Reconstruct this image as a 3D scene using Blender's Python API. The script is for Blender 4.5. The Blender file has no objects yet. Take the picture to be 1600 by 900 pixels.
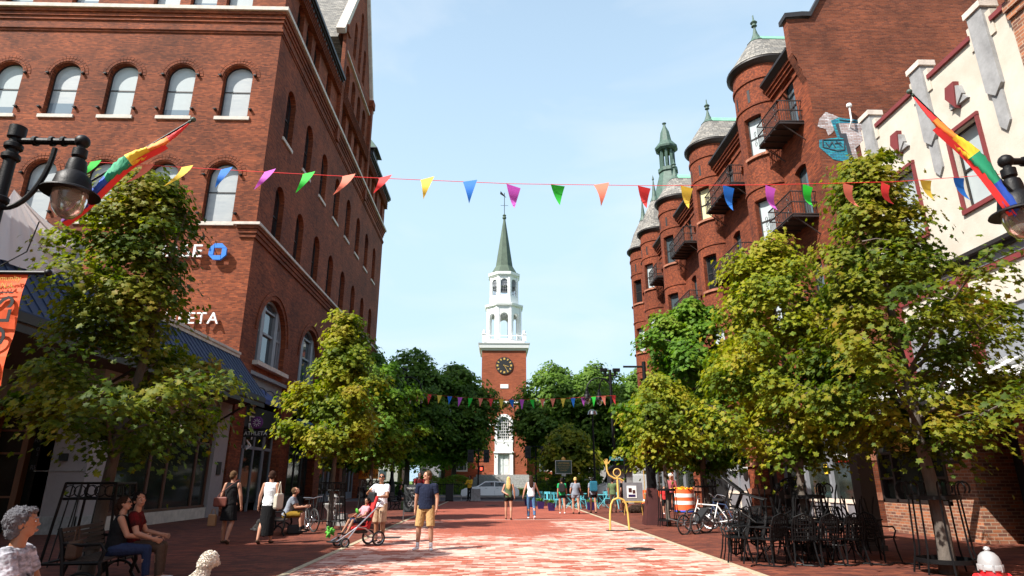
import bpy, bmesh, math, random
import numpy as np
from mathutils import Vector, Matrix, noise
from mathutils.geometry import delaunay_2d_cdt
R = math.radians
sc = bpy.context.scene
col = bpy.data.collections.new('street'); sc.collection.children.link(col)
LC = bpy.context.view_layer.layer_collection.children['street']; LC.exclude = True      # kept out of evaluation while building
# ------------------------------------------------------------ camera, sky, sun, exposure
PITCH, YAW = R(17.354), R(1.424)
cam = bpy.data.objects.new('camera', bpy.data.cameras.new('camera')); col.objects.link(cam)
cam.location = (0, 0, 1.53)
cam.rotation_euler = (R(90)+PITCH, 0, -YAW)
cam.data.sensor_width = 36; cam.data.lens = 36*960/1600; cam.data.clip_end = 3000; cam.data.clip_start = .05
sc.camera = cam
SUN_EL, SUN_AZ = R(48), R(35)          # light travels towards +X, turned SUN_AZ towards +Y
sun = bpy.data.objects.new('sun', bpy.data.lights.new('sun', 'SUN')); col.objects.link(sun)
trav = Vector((math.cos(SUN_EL)*math.cos(SUN_AZ), math.cos(SUN_EL)*math.sin(SUN_AZ), -math.sin(SUN_EL)))
sun.rotation_euler = trav.to_track_quat('-Z', 'Y').to_euler()
sun.data.energy = 5.0; sun.data.angle = R(.5); sun.data.color = (1, .95, .88)
w = bpy.data.worlds.new('World'); sc.world = w; w.use_nodes = True
nt = w.node_tree; nt.nodes.clear()
out = nt.nodes.new('ShaderNodeOutputWorld'); bg = nt.nodes.new('ShaderNodeBackground')
sky = nt.nodes.new('ShaderNodeTexSky'); sky.sky_type = 'NISHITA'; sky.sun_disc = False
sky.sun_elevation = SUN_EL; sky.sun_rotation = math.atan2(-trav.x, -trav.y)
sky.air_density = 1.0; sky.dust_density = 2.5; sky.ozone_density = 2.0
tc = nt.nodes.new('ShaderNodeTexCoord'); mp = nt.nodes.new('ShaderNodeMapping'); mp.inputs['Scale'].default_value = (1.2, 1.2, 3.4)
ns = nt.nodes.new('ShaderNodeTexNoise'); ns.inputs['Scale'].default_value = 2.2; ns.inputs['Detail'].default_value = 8; ns.inputs['Roughness'].default_value = .5; ns.inputs['Distortion'].default_value = .4
rp = nt.nodes.new('ShaderNodeValToRGB'); rp.color_ramp.elements[0].position = .46; rp.color_ramp.elements[1].position = .86
rp.color_ramp.elements[0].color = (0, 0, 0, 1); rp.color_ramp.elements[1].color = (.6, .6, .6, 1)
mx = nt.nodes.new('ShaderNodeMix'); mx.data_type = 'RGBA'; mx.inputs[7].default_value = (4.3, 4.4, 4.5, 1)
L = nt.links.new
L(tc.outputs['Generated'], mp.inputs['Vector']); L(mp.outputs[0], ns.inputs['Vector']); L(ns.outputs['Fac'], rp.inputs[0])
hz = nt.nodes.new('ShaderNodeMix'); hz.data_type = 'RGBA'; hz.inputs[7].default_value = (2.9, 3.95, 4.75, 1)      # bright summer haze, thinning out towards the zenith
sp = nt.nodes.new('ShaderNodeSeparateXYZ'); hr = nt.nodes.new('ShaderNodeValToRGB'); L(tc.outputs['Generated'], sp.inputs[0]); L(sp.outputs[2], hr.inputs[0])
e_ = hr.color_ramp.elements; e_[0].position = 0; e_[0].color = (.9, .9, .9, 1); e_[1].position = .80; e_[1].color = (0, 0, 0, 1); q_ = e_.new(.4); q_.color = (.84, .84, .84, 1); q_ = e_.new(.68); q_.color = (.56, .56, .56, 1)
L(hr.outputs[0], hz.inputs[0]); L(sky.outputs[0], hz.inputs[6]); L(rp.outputs[0], mx.inputs[0]); L(hz.outputs[2], mx.inputs[6]); L(mx.outputs[2], bg.inputs[0]); L(bg.outputs[0], out.inputs[0])
bg.inputs[1].default_value = .125
vs = sc.view_settings; vs.view_transform = 'Standard'; vs.look = 'None'; vs.exposure = 1.0; vs.gamma = 1
sc.cycles.max_bounces = 6; sc.cycles.transparent_max_bounces = 8; sc.cycles.use_denoising = True
sc.cycles.caustics_reflective = False; sc.cycles.caustics_refractive = False

# ------------------------------------------------------------ materials
M = {}
def mat(name, c, rough=.6, metal=0, spec=.5, var=0, vs_=3.0, bump=0, bs=30, coat=0, trans=0, c2=None, alpha=None, stretch=None):
    m = bpy.data.materials.new(name); m.use_nodes = True; t = m.node_tree; b = t.nodes['Principled BSDF']
    b.inputs['Base Color'].default_value = (*c, 1); b.inputs['Roughness'].default_value = rough
    b.inputs['Metallic'].default_value = metal; b.inputs['Specular IOR Level'].default_value = spec
    if coat: b.inputs['Coat Weight'].default_value = coat; b.inputs['Coat Roughness'].default_value = .03
    if trans: b.inputs['Transmission Weight'].default_value = trans
    co = t.nodes.new('ShaderNodeTexCoord').outputs['Object']
    if stretch:
        q = t.nodes.new('ShaderNodeMapping'); q.inputs['Scale'].default_value = stretch; t.links.new(co, q.inputs[0]); co = q.outputs[0]
    if var or c2:
        n = t.nodes.new('ShaderNodeTexNoise'); n.inputs['Scale'].default_value = vs_; n.inputs['Detail'].default_value = 6; n.inputs['Roughness'].default_value = .65
        t.links.new(co, n.inputs['Vector'])
        r = t.nodes.new('ShaderNodeValToRGB'); e = r.color_ramp.elements; e[0].position = .32; e[1].position = .68
        if c2: e[0].color = (*c, 1); e[1].color = (*c2, 1)
        else:
            e[0].color = (*[x*(1-var) for x in c], 1); e[1].color = (*[min(1, x*(1+var)) for x in c], 1)
        t.links.new(n.outputs['Fac'], r.inputs[0]); t.links.new(r.outputs[0], b.inputs['Base Color'])
    if bump:
        n2 = t.nodes.new('ShaderNodeTexNoise'); n2.inputs['Scale'].default_value = bs; n2.inputs['Detail'].default_value = 5
        t.links.new(co, n2.inputs['Vector'])
        bp = t.nodes.new('ShaderNodeBump'); bp.inputs['Strength'].default_value = bump; bp.inputs['Distance'].default_value = .02
        t.links.new(n2.outputs['Fac'], bp.inputs['Height']); t.links.new(bp.outputs[0], b.inputs['Normal'])
    M[name] = m; return m

def brickmat(name, c1, c2, mortar, bw=.21, rh=.072, ms=.009, dark=.5, patch=None, rough=.85, big=.35, mural=False, bias=0.0):
    m = bpy.data.materials.new(name); m.use_nodes = True; t = m.node_tree; b = t.nodes['Principled BSDF']; l = t.links.new
    N = t.nodes.new
    b.inputs['Roughness'].default_value = rough; b.inputs['Specular IOR Level'].default_value = .25
    uv = N('ShaderNodeUVMap'); uv.uv_map = 'UVMap'
    k = N('ShaderNodeTexBrick'); k.inputs['Scale'].default_value = 1; k.inputs['Brick Width'].default_value = bw; k.inputs['Row Height'].default_value = rh
    k.inputs['Mortar Size'].default_value = ms; k.inputs['Mortar Smooth'].default_value = .3; k.inputs['Bias'].default_value = bias
    k.inputs['Color1'].default_value = (*c1, 1); k.inputs['Color2'].default_value = (*c2, 1); k.inputs['Mortar'].default_value = (*mortar, 1)
    l(uv.outputs[0], k.inputs['Vector'])
    co = N('ShaderNodeTexCoord').outputs['Object']
    n = N('ShaderNodeTexNoise'); n.inputs['Scale'].default_value = big; n.inputs['Detail'].default_value = 9; n.inputs['Roughness'].default_value = .7; l(co, n.inputs['Vector'])
    r = N('ShaderNodeValToRGB'); e = r.color_ramp.elements; e[0].position = .3; e[1].position = .62; e[0].color = (dark, dark, dark, 1); e[1].color = (1.12, 1.1, 1.08, 1)
    l(n.outputs['Fac'], r.inputs[0])
    mul = N('ShaderNodeMix'); mul.data_type = 'RGBA'; mul.blend_type = 'MULTIPLY'; mul.inputs[0].default_value = 1
    l(k.outputs['Color'], mul.inputs[6]); l(r.outputs[0], mul.inputs[7]); cur = mul.outputs[2]
    # row-wise streaks
    mp_ = N('ShaderNodeMapping'); mp_.inputs['Scale'].default_value = (.9, 9, 1); l(uv.outputs[0], mp_.inputs[0])
    n3 = N('ShaderNodeTexNoise'); n3.inputs['Scale'].default_value = 1; n3.inputs['Detail'].default_value = 4; l(mp_.outputs[0], n3.inputs['Vector'])
    r3 = N('ShaderNodeValToRGB'); e = r3.color_ramp.elements; e[0].position = .35; e[1].position = .65; e[0].color = (.78, .76, .74, 1); e[1].color = (1.12, 1.12, 1.12, 1)
    l(n3.outputs['Fac'], r3.inputs[0])
    m3 = N('ShaderNodeMix'); m3.data_type = 'RGBA'; m3.blend_type = 'MULTIPLY'; m3.inputs[0].default_value = 1
    l(cur, m3.inputs[6]); l(r3.outputs[0], m3.inputs[7]); cur = m3.outputs[2]
    if patch:      # worn / whitened bricks, more of them where a region noise says so
        pc, lo, hi, sx, sy, scale = patch
        kb = N('ShaderNodeTexBrick'); kb.inputs['Scale'].default_value = 1; kb.inputs['Brick Width'].default_value = bw; kb.inputs['Row Height'].default_value = rh
        kb.inputs['Mortar Size'].default_value = 0; kb.inputs['Color1'].default_value = (0, 0, 0, 1); kb.inputs['Color2'].default_value = (1, 1, 1, 1)
        l(uv.outputs[0], kb.inputs['Vector'])
        mq = N('ShaderNodeMapping'); mq.inputs['Scale'].default_value = (sx, sy, 1); l(co, mq.inputs[0])
        nq = N('ShaderNodeTexNoise'); nq.inputs['Scale'].default_value = scale; nq.inputs['Detail'].default_value = 7; nq.inputs['Roughness'].default_value = .6; l(mq.outputs[0], nq.inputs['Vector'])
        ad = N('ShaderNodeMath'); ad.operation = 'MULTIPLY_ADD'; ad.inputs[1].default_value = .34; l(kb.outputs['Color'], ad.inputs[0]); l(nq.outputs['Fac'], ad.inputs[2])
        geo = N('ShaderNodeSeparateXYZ'); l(co, geo.inputs[0])
        # the whitened zone fades out beyond y = 26 and left of the middle past y = 21
        ra = N('ShaderNodeMapRange'); ra.inputs[1].default_value = 25.6; ra.inputs[2].default_value = 26.2; ra.inputs[3].default_value = 0; ra.inputs[4].default_value = .5; l(geo.outputs[1], ra.inputs[0])
        rb = N('ShaderNodeMapRange'); rb.inputs[1].default_value = 18.5; rb.inputs[2].default_value = 21; rb.inputs[3].default_value = 0; rb.inputs[4].default_value = 1; l(geo.outputs[1], rb.inputs[0])
        rc = N('ShaderNodeMapRange'); rc.inputs[1].default_value = 1.2; rc.inputs[2].default_value = 2.4; rc.inputs[3].default_value = .5; rc.inputs[4].default_value = 0; l(geo.outputs[0], rc.inputs[0])
        rd = N('ShaderNodeMapRange'); rd.inputs[1].default_value = -2.4; rd.inputs[2].default_value = -1.2; rd.inputs[3].default_value = 0; rd.inputs[4].default_value = 1; l(geo.outputs[0], rd.inputs[0])
        mm = N('ShaderNodeMath'); mm.operation = 'MULTIPLY'; l(rb.outputs[0], mm.inputs[0]); l(rc.outputs[0], mm.inputs[1])
        m4 = N('ShaderNodeMath'); m4.operation = 'MULTIPLY'; l(mm.outputs[0], m4.inputs[0]); l(rd.outputs[0], m4.inputs[1])
        s1 = N('ShaderNodeMath'); s1.operation = 'SUBTRACT'; l(ad.outputs[0], s1.inputs[0]); l(ra.outputs[0], s1.inputs[1])
        s2 = N('ShaderNodeMath'); s2.operation = 'SUBTRACT'; l(s1.outputs[0], s2.inputs[0]); l(m4.outputs[0], s2.inputs[1])
        rr = N('ShaderNodeMapRange'); rr.inputs[1].default_value = lo; rr.inputs[2].default_value = hi; l(s2.outputs[0], rr.inputs[0])
        m5 = N('ShaderNodeMix'); m5.data_type = 'RGBA'; m5.inputs[7].default_value = (*pc, 1); l(rr.outputs[0], m5.inputs[0]); l(cur, m5.inputs[6]); cur = m5.outputs[2]
    l(cur, b.inputs['Base Color'])
    bp = N('ShaderNodeBump'); bp.inputs['Strength'].default_value = .5; bp.inputs['Distance'].default_value = .006; bp.invert = True
    l(k.outputs['Fac'], bp.inputs['Height']); l(bp.outputs[0], b.inputs['Normal'])
    M[name] = m; return m

brickmat('brick_left', (.31, .074, .026), (.13, .027, .012), (.14, .06, .03), dark=.42)
brickmat('brick_right', (.27, .064, .024), (.12, .028, .014), (.09, .035, .02), dark=.55)
brickmat('brick_side', (.21, .055, .022), (.11, .028, .014), (.15, .07, .045), dark=.5, big=.6)
brickmat('brick_mixed', (.40, .15, .07), (.13, .06, .045), (.35, .25, .18), bw=.24, rh=.085, ms=.012, dark=.8)
brickmat('brick_church', (.34, .085, .035), (.25, .06, .03), (.25, .10, .06), dark=.8)
brickmat('road_brick', (.36, .095, .055), (.25, .06, .038), (.15, .06, .045), bw=.22, rh=.11, ms=.007, dark=.72, patch=((.58, .38, .31), .55, .80, .6, 1.6, .9))
brickmat('walk_brick', (.20, .054, .028), (.08, .021, .015), (.06, .03, .025), bw=.22, rh=.11, ms=.006, dark=.62, big=.6)
brickmat('slate', (.27, .26, .235), (.13, .13, .125), (.05, .05, .05), bw=.34, rh=.20, ms=.012, dark=.8)
mat('slate_dark', (.08, .08, .09), .6, var=.3)
mat('stone', (.52, .46, .40), .8, var=.2, bump=.3)
mat('brownstone', (.30, .12, .07), .85, var=.3, bump=.8, bs=8)
mat('granite', (.36, .30, .20), .8, var=.25, vs_=9, bump=.3)
mat('greystone', (.28, .28, .27), .85, var=.3, vs_=5, bump=.4)
mat('blind', (.34, .385, .39), .7, coat=.6, var=.04)
mat('blind_yellow', (.55, .50, .28), .7, coat=.6, var=.05)
mat('glass', (.012, .014, .016), .04, spec=.6, var=.3, vs_=.6)
mat('glass_sky', (.05, .07, .08), .03, spec=1)
mat('glass_shop', (.010, .012, .011), .06, spec=.3, c2=(.03, .035, .028), vs_=.9)
mat('frame_dark', (.016, .012, .011), .5)
mat('frame_grey', (.20, .21, .23), .55, var=.1)
mat('frame_white', (.66, .65, .62), .5, var=.06)
mat('frame_brown', (.09, .035, .018), .5, var=.2)
mat('cream', (.66, .56, .46), .6, var=.06)
mat('stucco', (.52, .48, .41), .9, c2=(.43, .38, .31), vs_=1.1, bump=.25, bs=25)
mat('stucco_left', (.29, .26, .26), .9, var=.06, bump=.1)
mat('grey_pilaster', (.25, .25, .25), .85, var=.25, vs_=2.5)
mat('grey_panel', (.18, .175, .19), .6, var=.15)
mat('red_trim', (.16, .025, .025), .6, var=.15)
mat('wood_orange', (.16, .06, .02), .5, var=.3, stretch=(8, 8, .6))
mat('soffit', (.06, .045, .04), .8, var=.15)
mat('copper', (.13, .32, .22), .6, c2=(.20, .42, .30), vs_=2)
mat('copper_dark', (.03, .055, .042), .6, c2=(.07, .13, .095), vs_=4)
mat('spire', (.055, .085, .055), .6, var=.25, vs_=1.5)
mat('white_paint', (.78, .79, .78), .55, var=.04)
mat('church_door', (.62, .66, .64), .5, var=.05)
mat('blue_metal', (.012, .026, .07), .7, var=.12)
mat('blue_cloth', (.030, .05, .16), .8, var=.1)
mat('blue_awning2', (.02, .10, .22), .8, var=.1)
mat('iron', (.004, .004, .0045), .5, spec=.22, bump=.15, bs=40)
mat('iron_rail', (.035, .026, .024), .55, metal=.2)
mat('iron_brown', (.055, .014, .013), .5, var=.2)
mat('steel', (.45, .45, .46), .3, metal=.9)
mat('bark', (.13, .105, .085), .9, c2=(.055, .045, .038), vs_=7, bump=.8, bs=22, stretch=(1, 1, .3))
mat('asphalt', (.075, .065, .065), .9, var=.2, vs_=3, bump=.2)
mat('concrete', (.42, .35, .29), .85, var=.15)
mat('grass', (.07, .13, .012), .9, c2=(.13, .2, .025), vs_=.8)
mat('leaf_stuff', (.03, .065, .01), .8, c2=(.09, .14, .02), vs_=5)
mat('teal', (.10, .42, .48), .45, var=.06)
mat('yellow_pipe', (.62, .40, .10), .45, var=.1)
mat('hydrant_red', (.62, .015, .02), .3, coat=.4, var=.05)
mat('hydrant_silver', (.33, .33, .33), .4, metal=.2, var=.06)
mat('purple', (.022, .010, .08), .5)
mat('orange', (.80, .12, .03), .55, var=.06)
mat('white', (.80, .80, .78), .55, var=.05)
mat('black', (.010, .010, .011), .6)
mat('black_gloss', (.010, .010, .011), .15)
mat('rubber', (.015, .015, .015), .8)
mat('car_white', (.82, .82, .80), .25, coat=.8)
mat('lamp_glass', (.50, .46, .40), .12, trans=.75)
mat('sign_orange', (.75, .10, .02), .7)
mat('sign_yellow', (.75, .30, .03), .7)
mat('sign_green', (.02, .06, .04), .5)
mat('gold', (.60, .38, .10), .4, metal=.3)
mat('sign_teal', (.02, .16, .18), .5)
mat('chase_blue', (.02, .17, .58), .4)
mat('purple_sign', (.12, .02, .15), .5)
mat('chalk', (.025, .03, .032), .8, var=.4, vs_=6)
mat('red', (.55, .02, .02), .5)
mat('fur_white', (.78, .72, .62), .95, var=.12, vs_=20, bump=1, bs=60)
mat('fur_brown', (.05, .025, .015), .95, var=.3, vs_=20, bump=1, bs=60)
mat('fur_grey', (.35, .34, .32), .95, c2=(.05, .05, .05), vs_=9, bump=1, bs=60)
for k_, c_ in dict(flag_red=(.70, .03, .03), flag_orange=(.85, .22, .03), flag_yellow=(.85, .55, .03), flag_green=(.01, .25, .12), flag_blue=(.02, .08, .45), flag_violet=(.12, .03, .20)).items():
    mat(k_, c_, .7)
def cloth(name, c, tr=.35):
    m = mat(name, c, .7); t = m.node_tree; b = t.nodes['Principled BSDF']; o = t.nodes['Material Output']
    d = t.nodes.new('ShaderNodeBsdfTranslucent'); d.inputs[0].default_value = (*c, 1)
    x = t.nodes.new('ShaderNodeMixShader'); x.inputs[0].default_value = tr
    t.links.new(b.outputs[0], x.inputs[1]); t.links.new(d.outputs[0], x.inputs[2]); t.links.new(x.outputs[0], o.inputs[0])
    return m
PENN = dict(green=(.03, .62, .05), salmon=(.88, .25, .16), red=(.80, .06, .06), yellow=(.90, .66, .08), blue=(.02, .20, .72), violet=(.62, .12, .62))
for k_, c_ in PENN.items(): cloth('penn_'+k_, c_, .45)
cloth('tarp', (.72, .68, .68), .2)

def leafmat(name, g, y, o, oamt=.5):
    m = bpy.data.materials.new(name); m.use_nodes = True; t = m.node_tree; b = t.nodes['Principled BSDF']; N = t.nodes.new; l = t.links.new
    b.inputs['Roughness'].default_value = .6; b.inputs['Specular IOR Level'].default_value = .22
    co = N('ShaderNodeTexCoord').outputs['Object']
    n1 = N('ShaderNodeTexNoise'); n1.inputs['Scale'].default_value = .75; n1.inputs['Detail'].default_value = 3; l(co, n1.inputs['Vector'])
    n2 = N('ShaderNodeTexNoise'); n2.inputs['Scale'].default_value = 14; n2.inputs['Detail'].default_value = 2; l(co, n2.inputs['Vector'])
    a = N('ShaderNodeMath'); a.operation = 'MULTIPLY_ADD'; a.inputs[1].default_value = .45; l(n2.outputs['Fac'], a.inputs[0]); l(n1.outputs['Fac'], a.inputs[2])
    r = N('ShaderNodeValToRGB'); e = r.color_ramp.elements
    e[0].position = .50; e[0].color = (*[x*.6 for x in g], 1); e[1].position = .66; e[1].color = (*g, 1)
    q = e.new(.80); q.color = (*y, 1); q = e.new(.80+oamt*.25); q.color = (*o, 1)
    l(a.outputs[0], r.inputs[0]); l(r.outputs[0], b.inputs['Base Color'])
    d = N('ShaderNodeBsdfTranslucent'); mc = N('ShaderNodeMix'); mc.data_type = 'RGBA'; mc.blend_type = 'MULTIPLY'; mc.inputs[0].default_value = 1; mc.inputs[7].default_value = (1.5, 1.6, .6, 1)
    l(r.outputs[0], mc.inputs[6]); l(mc.outputs[2], d.inputs[0])
    x = N('ShaderNodeMixShader'); x.inputs[0].default_value = .42
    l(b.outputs[0], x.inputs[1]); l(d.outputs[0], x.inputs[2]); l(x.outputs[0], t.nodes['Material Output'].inputs[0])
    M[name] = m
leafmat('leaf_maple', (.052, .092, .006), (.17, .185, .010), (.24, .15, .018), .8)
leafmat('leaf_gold', (.085, .135, .008), (.25, .255, .012), (.27, .18, .02), .75)
leafmat('leaf_green', (.055, .135, .010), (.13, .23, .016), (.18, .18, .02), .9)
leafmat('leaf_dark', (.062, .130, .016), (.13, .22, .025), (.14, .21, .025), .9)

# ------------------------------------------------------------ mesh helpers
WM = {}
def put(o, parent):
    """parent o (built in world coordinates) under parent"""
    o.parent = parent
    o.matrix_parent_inverse = WM[parent.name].inverted() if parent.name in WM else Matrix.Identity(4)
def tag(o, label=None, cat=None, group=None, kind=None):
    if label: o['label'] = label
    if cat: o['category'] = cat
    if group: o['group'] = group
    if kind: o['kind'] = kind
    return o
def thing(name, label, cat, loc=(0, 0, 0), rz=0, group=None, s=1):
    o = bpy.data.objects.new(name, None); col.objects.link(o); o.empty_display_size = .1
    o.location = loc; o.rotation_euler = (0, 0, rz); o.scale = (s, s, s)
    WM[o.name] = Matrix.Translation(loc) @ Matrix.Rotation(rz, 4, 'Z') @ Matrix.Scale(s, 4)
    return tag(o, label, cat, group)
def copy_tree(o, parent=None):
    c = o.copy(); col.objects.link(c)
    if parent is not None: c.parent = parent
    for ch in list(o.children): copy_tree(ch, c)
    return c
def dup(o, loc, rz=0, label=None, s=None, rx=None, ry=None):
    c = copy_tree(o); c.location = loc; c.rotation_euler = (rx or 0, ry or 0, rz)
    if s: c.scale = (s, s, s)
    if label: c['label'] = label
    return c
KEEP = {'belfry_lattice', 'clock_hands', 'numeral', 'photo_shapes', 'petal_marks', 'roof', 'steps', 'belfry', 'eye'}
EXTRA = {}
def pieces(s):
    """split one builder into its clearly separate pieces"""
    par = list(range(len(s.v)))
    def fd(i):
        while par[i] != i: par[i] = par[par[i]]; i = par[i]
        return i
    for f in s.f:
        a = fd(f[0])
        for i in f[1:]:
            b = fd(i)
            if a != b: par[b] = a
    ids = {}; isl = []
    for i in range(len(s.v)):
        r = fd(i)
        if r not in ids: ids[r] = len(isl); isl.append([])
        isl[ids[r]].append(i)
    k = len(isl)
    if k < 2 or k > 900: return [s]
    V = np.array(s.v, float); lo = np.array([V[i].min(0) for i in isl]); hi = np.array([V[i].max(0) for i in isl]); sz = (hi-lo).max(1)
    gap = np.maximum(0, np.maximum(lo[:, None]-hi[None], lo[None]-hi[:, None])); near = np.sqrt((gap**2).sum(2)) <= np.maximum(.02, .5*np.maximum(sz[:, None], sz[None]))
    lab = -np.ones(k, int); n = 0
    for i in range(k):
        if lab[i] < 0:
            st = [i]; lab[i] = n
            while st:
                j = st.pop()
                for q in np.nonzero(near[j] & (lab < 0))[0]: lab[q] = n; st.append(q)
            n += 1
    if n == 1: return [s]
    out = []
    vl = {}
    for i, L_ in enumerate(isl):
        for v in L_: vl[v] = lab[i]
    for g in range(n):
        m = MB(); mp_ = {}
        for f in s.f:
            if vl[f[0]] == g:
                for v in f:
                    if v not in mp_: mp_[v] = len(m.v); m.v.append(s.v[v])
                m.f.append(tuple(mp_[v] for v in f))
        out.append(m)
    return out
class MB:
    def __init__(s): s.v = []; s.f = []
    def add(s, vs_, fs):
        n = len(s.v); s.v += [tuple(p) for p in vs_]; s.f += [tuple(i+n for i in f) for f in fs]; return s
    def box(s, x0, x1, y0, y1, z0, z1):
        return s.add([(x0,y0,z0),(x1,y0,z0),(x1,y1,z0),(x0,y1,z0),(x0,y0,z1),(x1,y0,z1),(x1,y1,z1),(x0,y1,z1)],
            [(0,3,2,1),(4,5,6,7),(0,1,5,4),(1,2,6,5),(2,3,7,6),(3,0,4,7)])
    def quad(s, a, b, c, d): return s.add([a, b, c, d], [(0, 1, 2, 3)])
    def poly(s, pts): return s.add(pts, [tuple(range(len(pts)))])
    def prism(s, pts, d):          # pts 3D planar loop, extruded by vector d
        n = len(pts); d = Vector(d); q = [tuple(Vector(p)+d) for p in pts]
        return s.add(list(pts)+q, [tuple(range(n))[::-1], tuple(range(n, 2*n))] + [(i, (i+1) % n, (i+1) % n+n, i+n) for i in range(n)])
    def tube(s, path, r, seg=8, closed=False, caps=True):
        P = [Vector(p) for p in path]; n = len(P); rs = r if isinstance(r, (list, tuple)) else [r]*n
        up = None; rings = []
        for i in range(n):
            if closed: t = P[(i+1) % n]-P[i-1]
            else: t = (P[min(i+1, n-1)]-P[max(i-1, 0)])
            if t.length < 1e-9: t = Vector((0, 0, 1))
            t.normalize()
            if up is None: up = t.orthogonal().normalized()
            else:
                up = up-t*up.dot(t)
                up = up.normalized() if up.length > 1e-6 else t.orthogonal().normalized()
            bx = t.cross(up)
            rings.append([P[i]+(up*math.cos(a)+bx*math.sin(a))*rs[i] for a in [2*math.pi*k/seg for k in range(seg)]])
        V = [p for r_ in rings for p in r_]; F = []
        for i in range(n if closed else n-1):
            j = (i+1) % n
            for k in range(seg): F.append((i*seg+k, i*seg+(k+1) % seg, j*seg+(k+1) % seg, j*seg+k))
        if caps and not closed: F += [tuple(range(seg))[::-1], tuple(range((n-1)*seg, n*seg))]
        return s.add(V, F)
    def lathe(s, prof, c=(0, 0, 0), seg=20, a0=0, a1=2*math.pi, sq=1):
        full = abs(a1-a0) > 6.28; m = seg if full else seg+1; V = []; F = []
        for r, z in prof:
            for k in range(m):
                a = a0+(a1-a0)*k/seg; V.append((c[0]+r*math.cos(a), c[1]+r*math.sin(a)*sq, c[2]+z))
        for i in range(len(prof)-1):
            for k in range(seg):
                k2 = (k+1) % m if full else k+1
                F.append((i*m+k, i*m+k2, (i+1)*m+k2, (i+1)*m+k))
        if full:
            if prof[0][0] > 1e-4: F.append(tuple(range(m))[::-1])
            if prof[-1][0] > 1e-4: F.append(tuple(range((len(prof)-1)*m, len(prof)*m)))
        return s.add(V, F)
    def sphere(s, c, r, seg=12, sc_=(1, 1, 1)):
        n = seg//2; return s.add(*_sph(c, r, seg, n, sc_))
    def build(s, name, m, parent=None, world=True, smooth=False, kind=None, uv=True):
        if parent is not None and kind is None and name not in KEEP and 8 < len(s.v) < 12000:
            g = pieces(s)
            if 1 < len(g) <= 60:
                r = [x.build(name, m, parent, world, smooth, 'whole', uv) for x in g]; EXTRA[r[0].name] = r[1:]; return r[0]
        if kind == 'whole': kind = None
        me = bpy.data.meshes.new(name); me.from_pydata(s.v, [], s.f); me.validate()
        if smooth: me.shade_smooth()
        if isinstance(m, str): m = M[m]
        me.materials.append(m)
        if uv: box_uv(me)
        o = bpy.data.objects.new(name, me); col.objects.link(o)
        if smooth == 'auto':
            pass
        if kind: o['kind'] = kind
        if parent is not None:
            if world: put(o, parent)
            else: o.parent = parent
        return o
def _sph(c, r, seg, n, k):
    V = [(c[0], c[1], c[2]-r*k[2])]; F = []
    for i in range(1, n):
        a = -math.pi/2+math.pi*i/n
        for j in range(seg):
            b = 2*math.pi*j/seg; V.append((c[0]+r*k[0]*math.cos(a)*math.cos(b), c[1]+r*k[1]*math.cos(a)*math.sin(b), c[2]+r*k[2]*math.sin(a)))
    V.append((c[0], c[1], c[2]+r*k[2])); e = len(V)-1
    for j in range(seg): F.append((0, 1+(j+1) % seg, 1+j)); F.append((e, e-seg+j, e-seg+(j+1) % seg))
    for i in range(n-2):
        for j in range(seg): F.append((1+i*seg+j, 1+i*seg+(j+1) % seg, 1+(i+1)*seg+(j+1) % seg, 1+(i+1)*seg+j))
    return V, F
def box_uv(me):
    u = me.uv_layers.new(name='UVMap'); n = len(me.loops)
    if not n: return
    vi = np.empty(n, int); me.loops.foreach_get('vertex_index', vi)
    co = np.empty(len(me.vertices)*3); me.vertices.foreach_get('co', co); co = co.reshape(-1, 3)[vi]
    nf = len(me.polygons); no = np.empty(nf*3); me.polygons.foreach_get('normal', no); no = no.reshape(-1, 3)
    tot = np.empty(nf, int); me.polygons.foreach_get('loop_total', tot); no = np.repeat(no, tot, 0)
    h = np.hypot(no[:, 0], no[:, 1]); flat = h < .35
    tx = np.where(flat, 1, -no[:, 1]/np.maximum(h, 1e-6)); ty = np.where(flat, 0, no[:, 0]/np.maximum(h, 1e-6))
    U = co[:, 0]*tx+co[:, 1]*ty; V = np.where(flat, co[:, 1], co[:, 2]/np.where(flat, 1, np.maximum(h, .3)))
    u.data.foreach_set('uv', np.stack([U, V], 1).ravel())
def soft(o, angle=40):
    for x in EXTRA.get(o.name, []): soft(x, angle)
    me = o.data; me.shade_smooth()
    try: me.set_sharp_from_angle(angle=R(angle))
    except Exception: pass
    return o
def bevel(o, w=.01, seg=2):
    b = o.modifiers.new('bevel', 'BEVEL'); b.width = w; b.segments = seg; b.limit_method = 'ANGLE'; return o

def arch(w, h, rise=None, n=14):
    """opening outline in (x, z), bottom centre at 0; rise None = semicircle, 0 = flat"""
    a = w/2
    if rise == 0: return [(-a, 0), (a, 0), (a, h), (-a, h)]
    rise = a if rise is None else rise
    rad = (a*a+rise*rise)/(2*rise); cz = h-rad; t0 = math.asin(min(1, a/rad))
    if rise >= a-1e-6: t0 = math.pi/2
    return [(-a, 0), (a, 0)] + [(rad*math.sin(t0-2*t0*i/n), cz+rad*math.cos(t0-2*t0*i/n)) for i in range(n+1)]
def inset(loop, d):
    n = len(loop); o = []
    for i in range(n):
        p0, p1, p2 = Vector(loop[i-1]), Vector(loop[i]), Vector(loop[(i+1) % n])
        a = (p1-p0).normalized(); b = (p2-p1).normalized(); na = Vector((-a.y, a.x)); nb = Vector((-b.y, b.x))
        m = (na+nb); m = m/max(.3, m.dot(m)/2) if m.length > 1e-6 else na
        q = p1+m*d; o.append((q.x, q.y))
    return o
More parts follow.
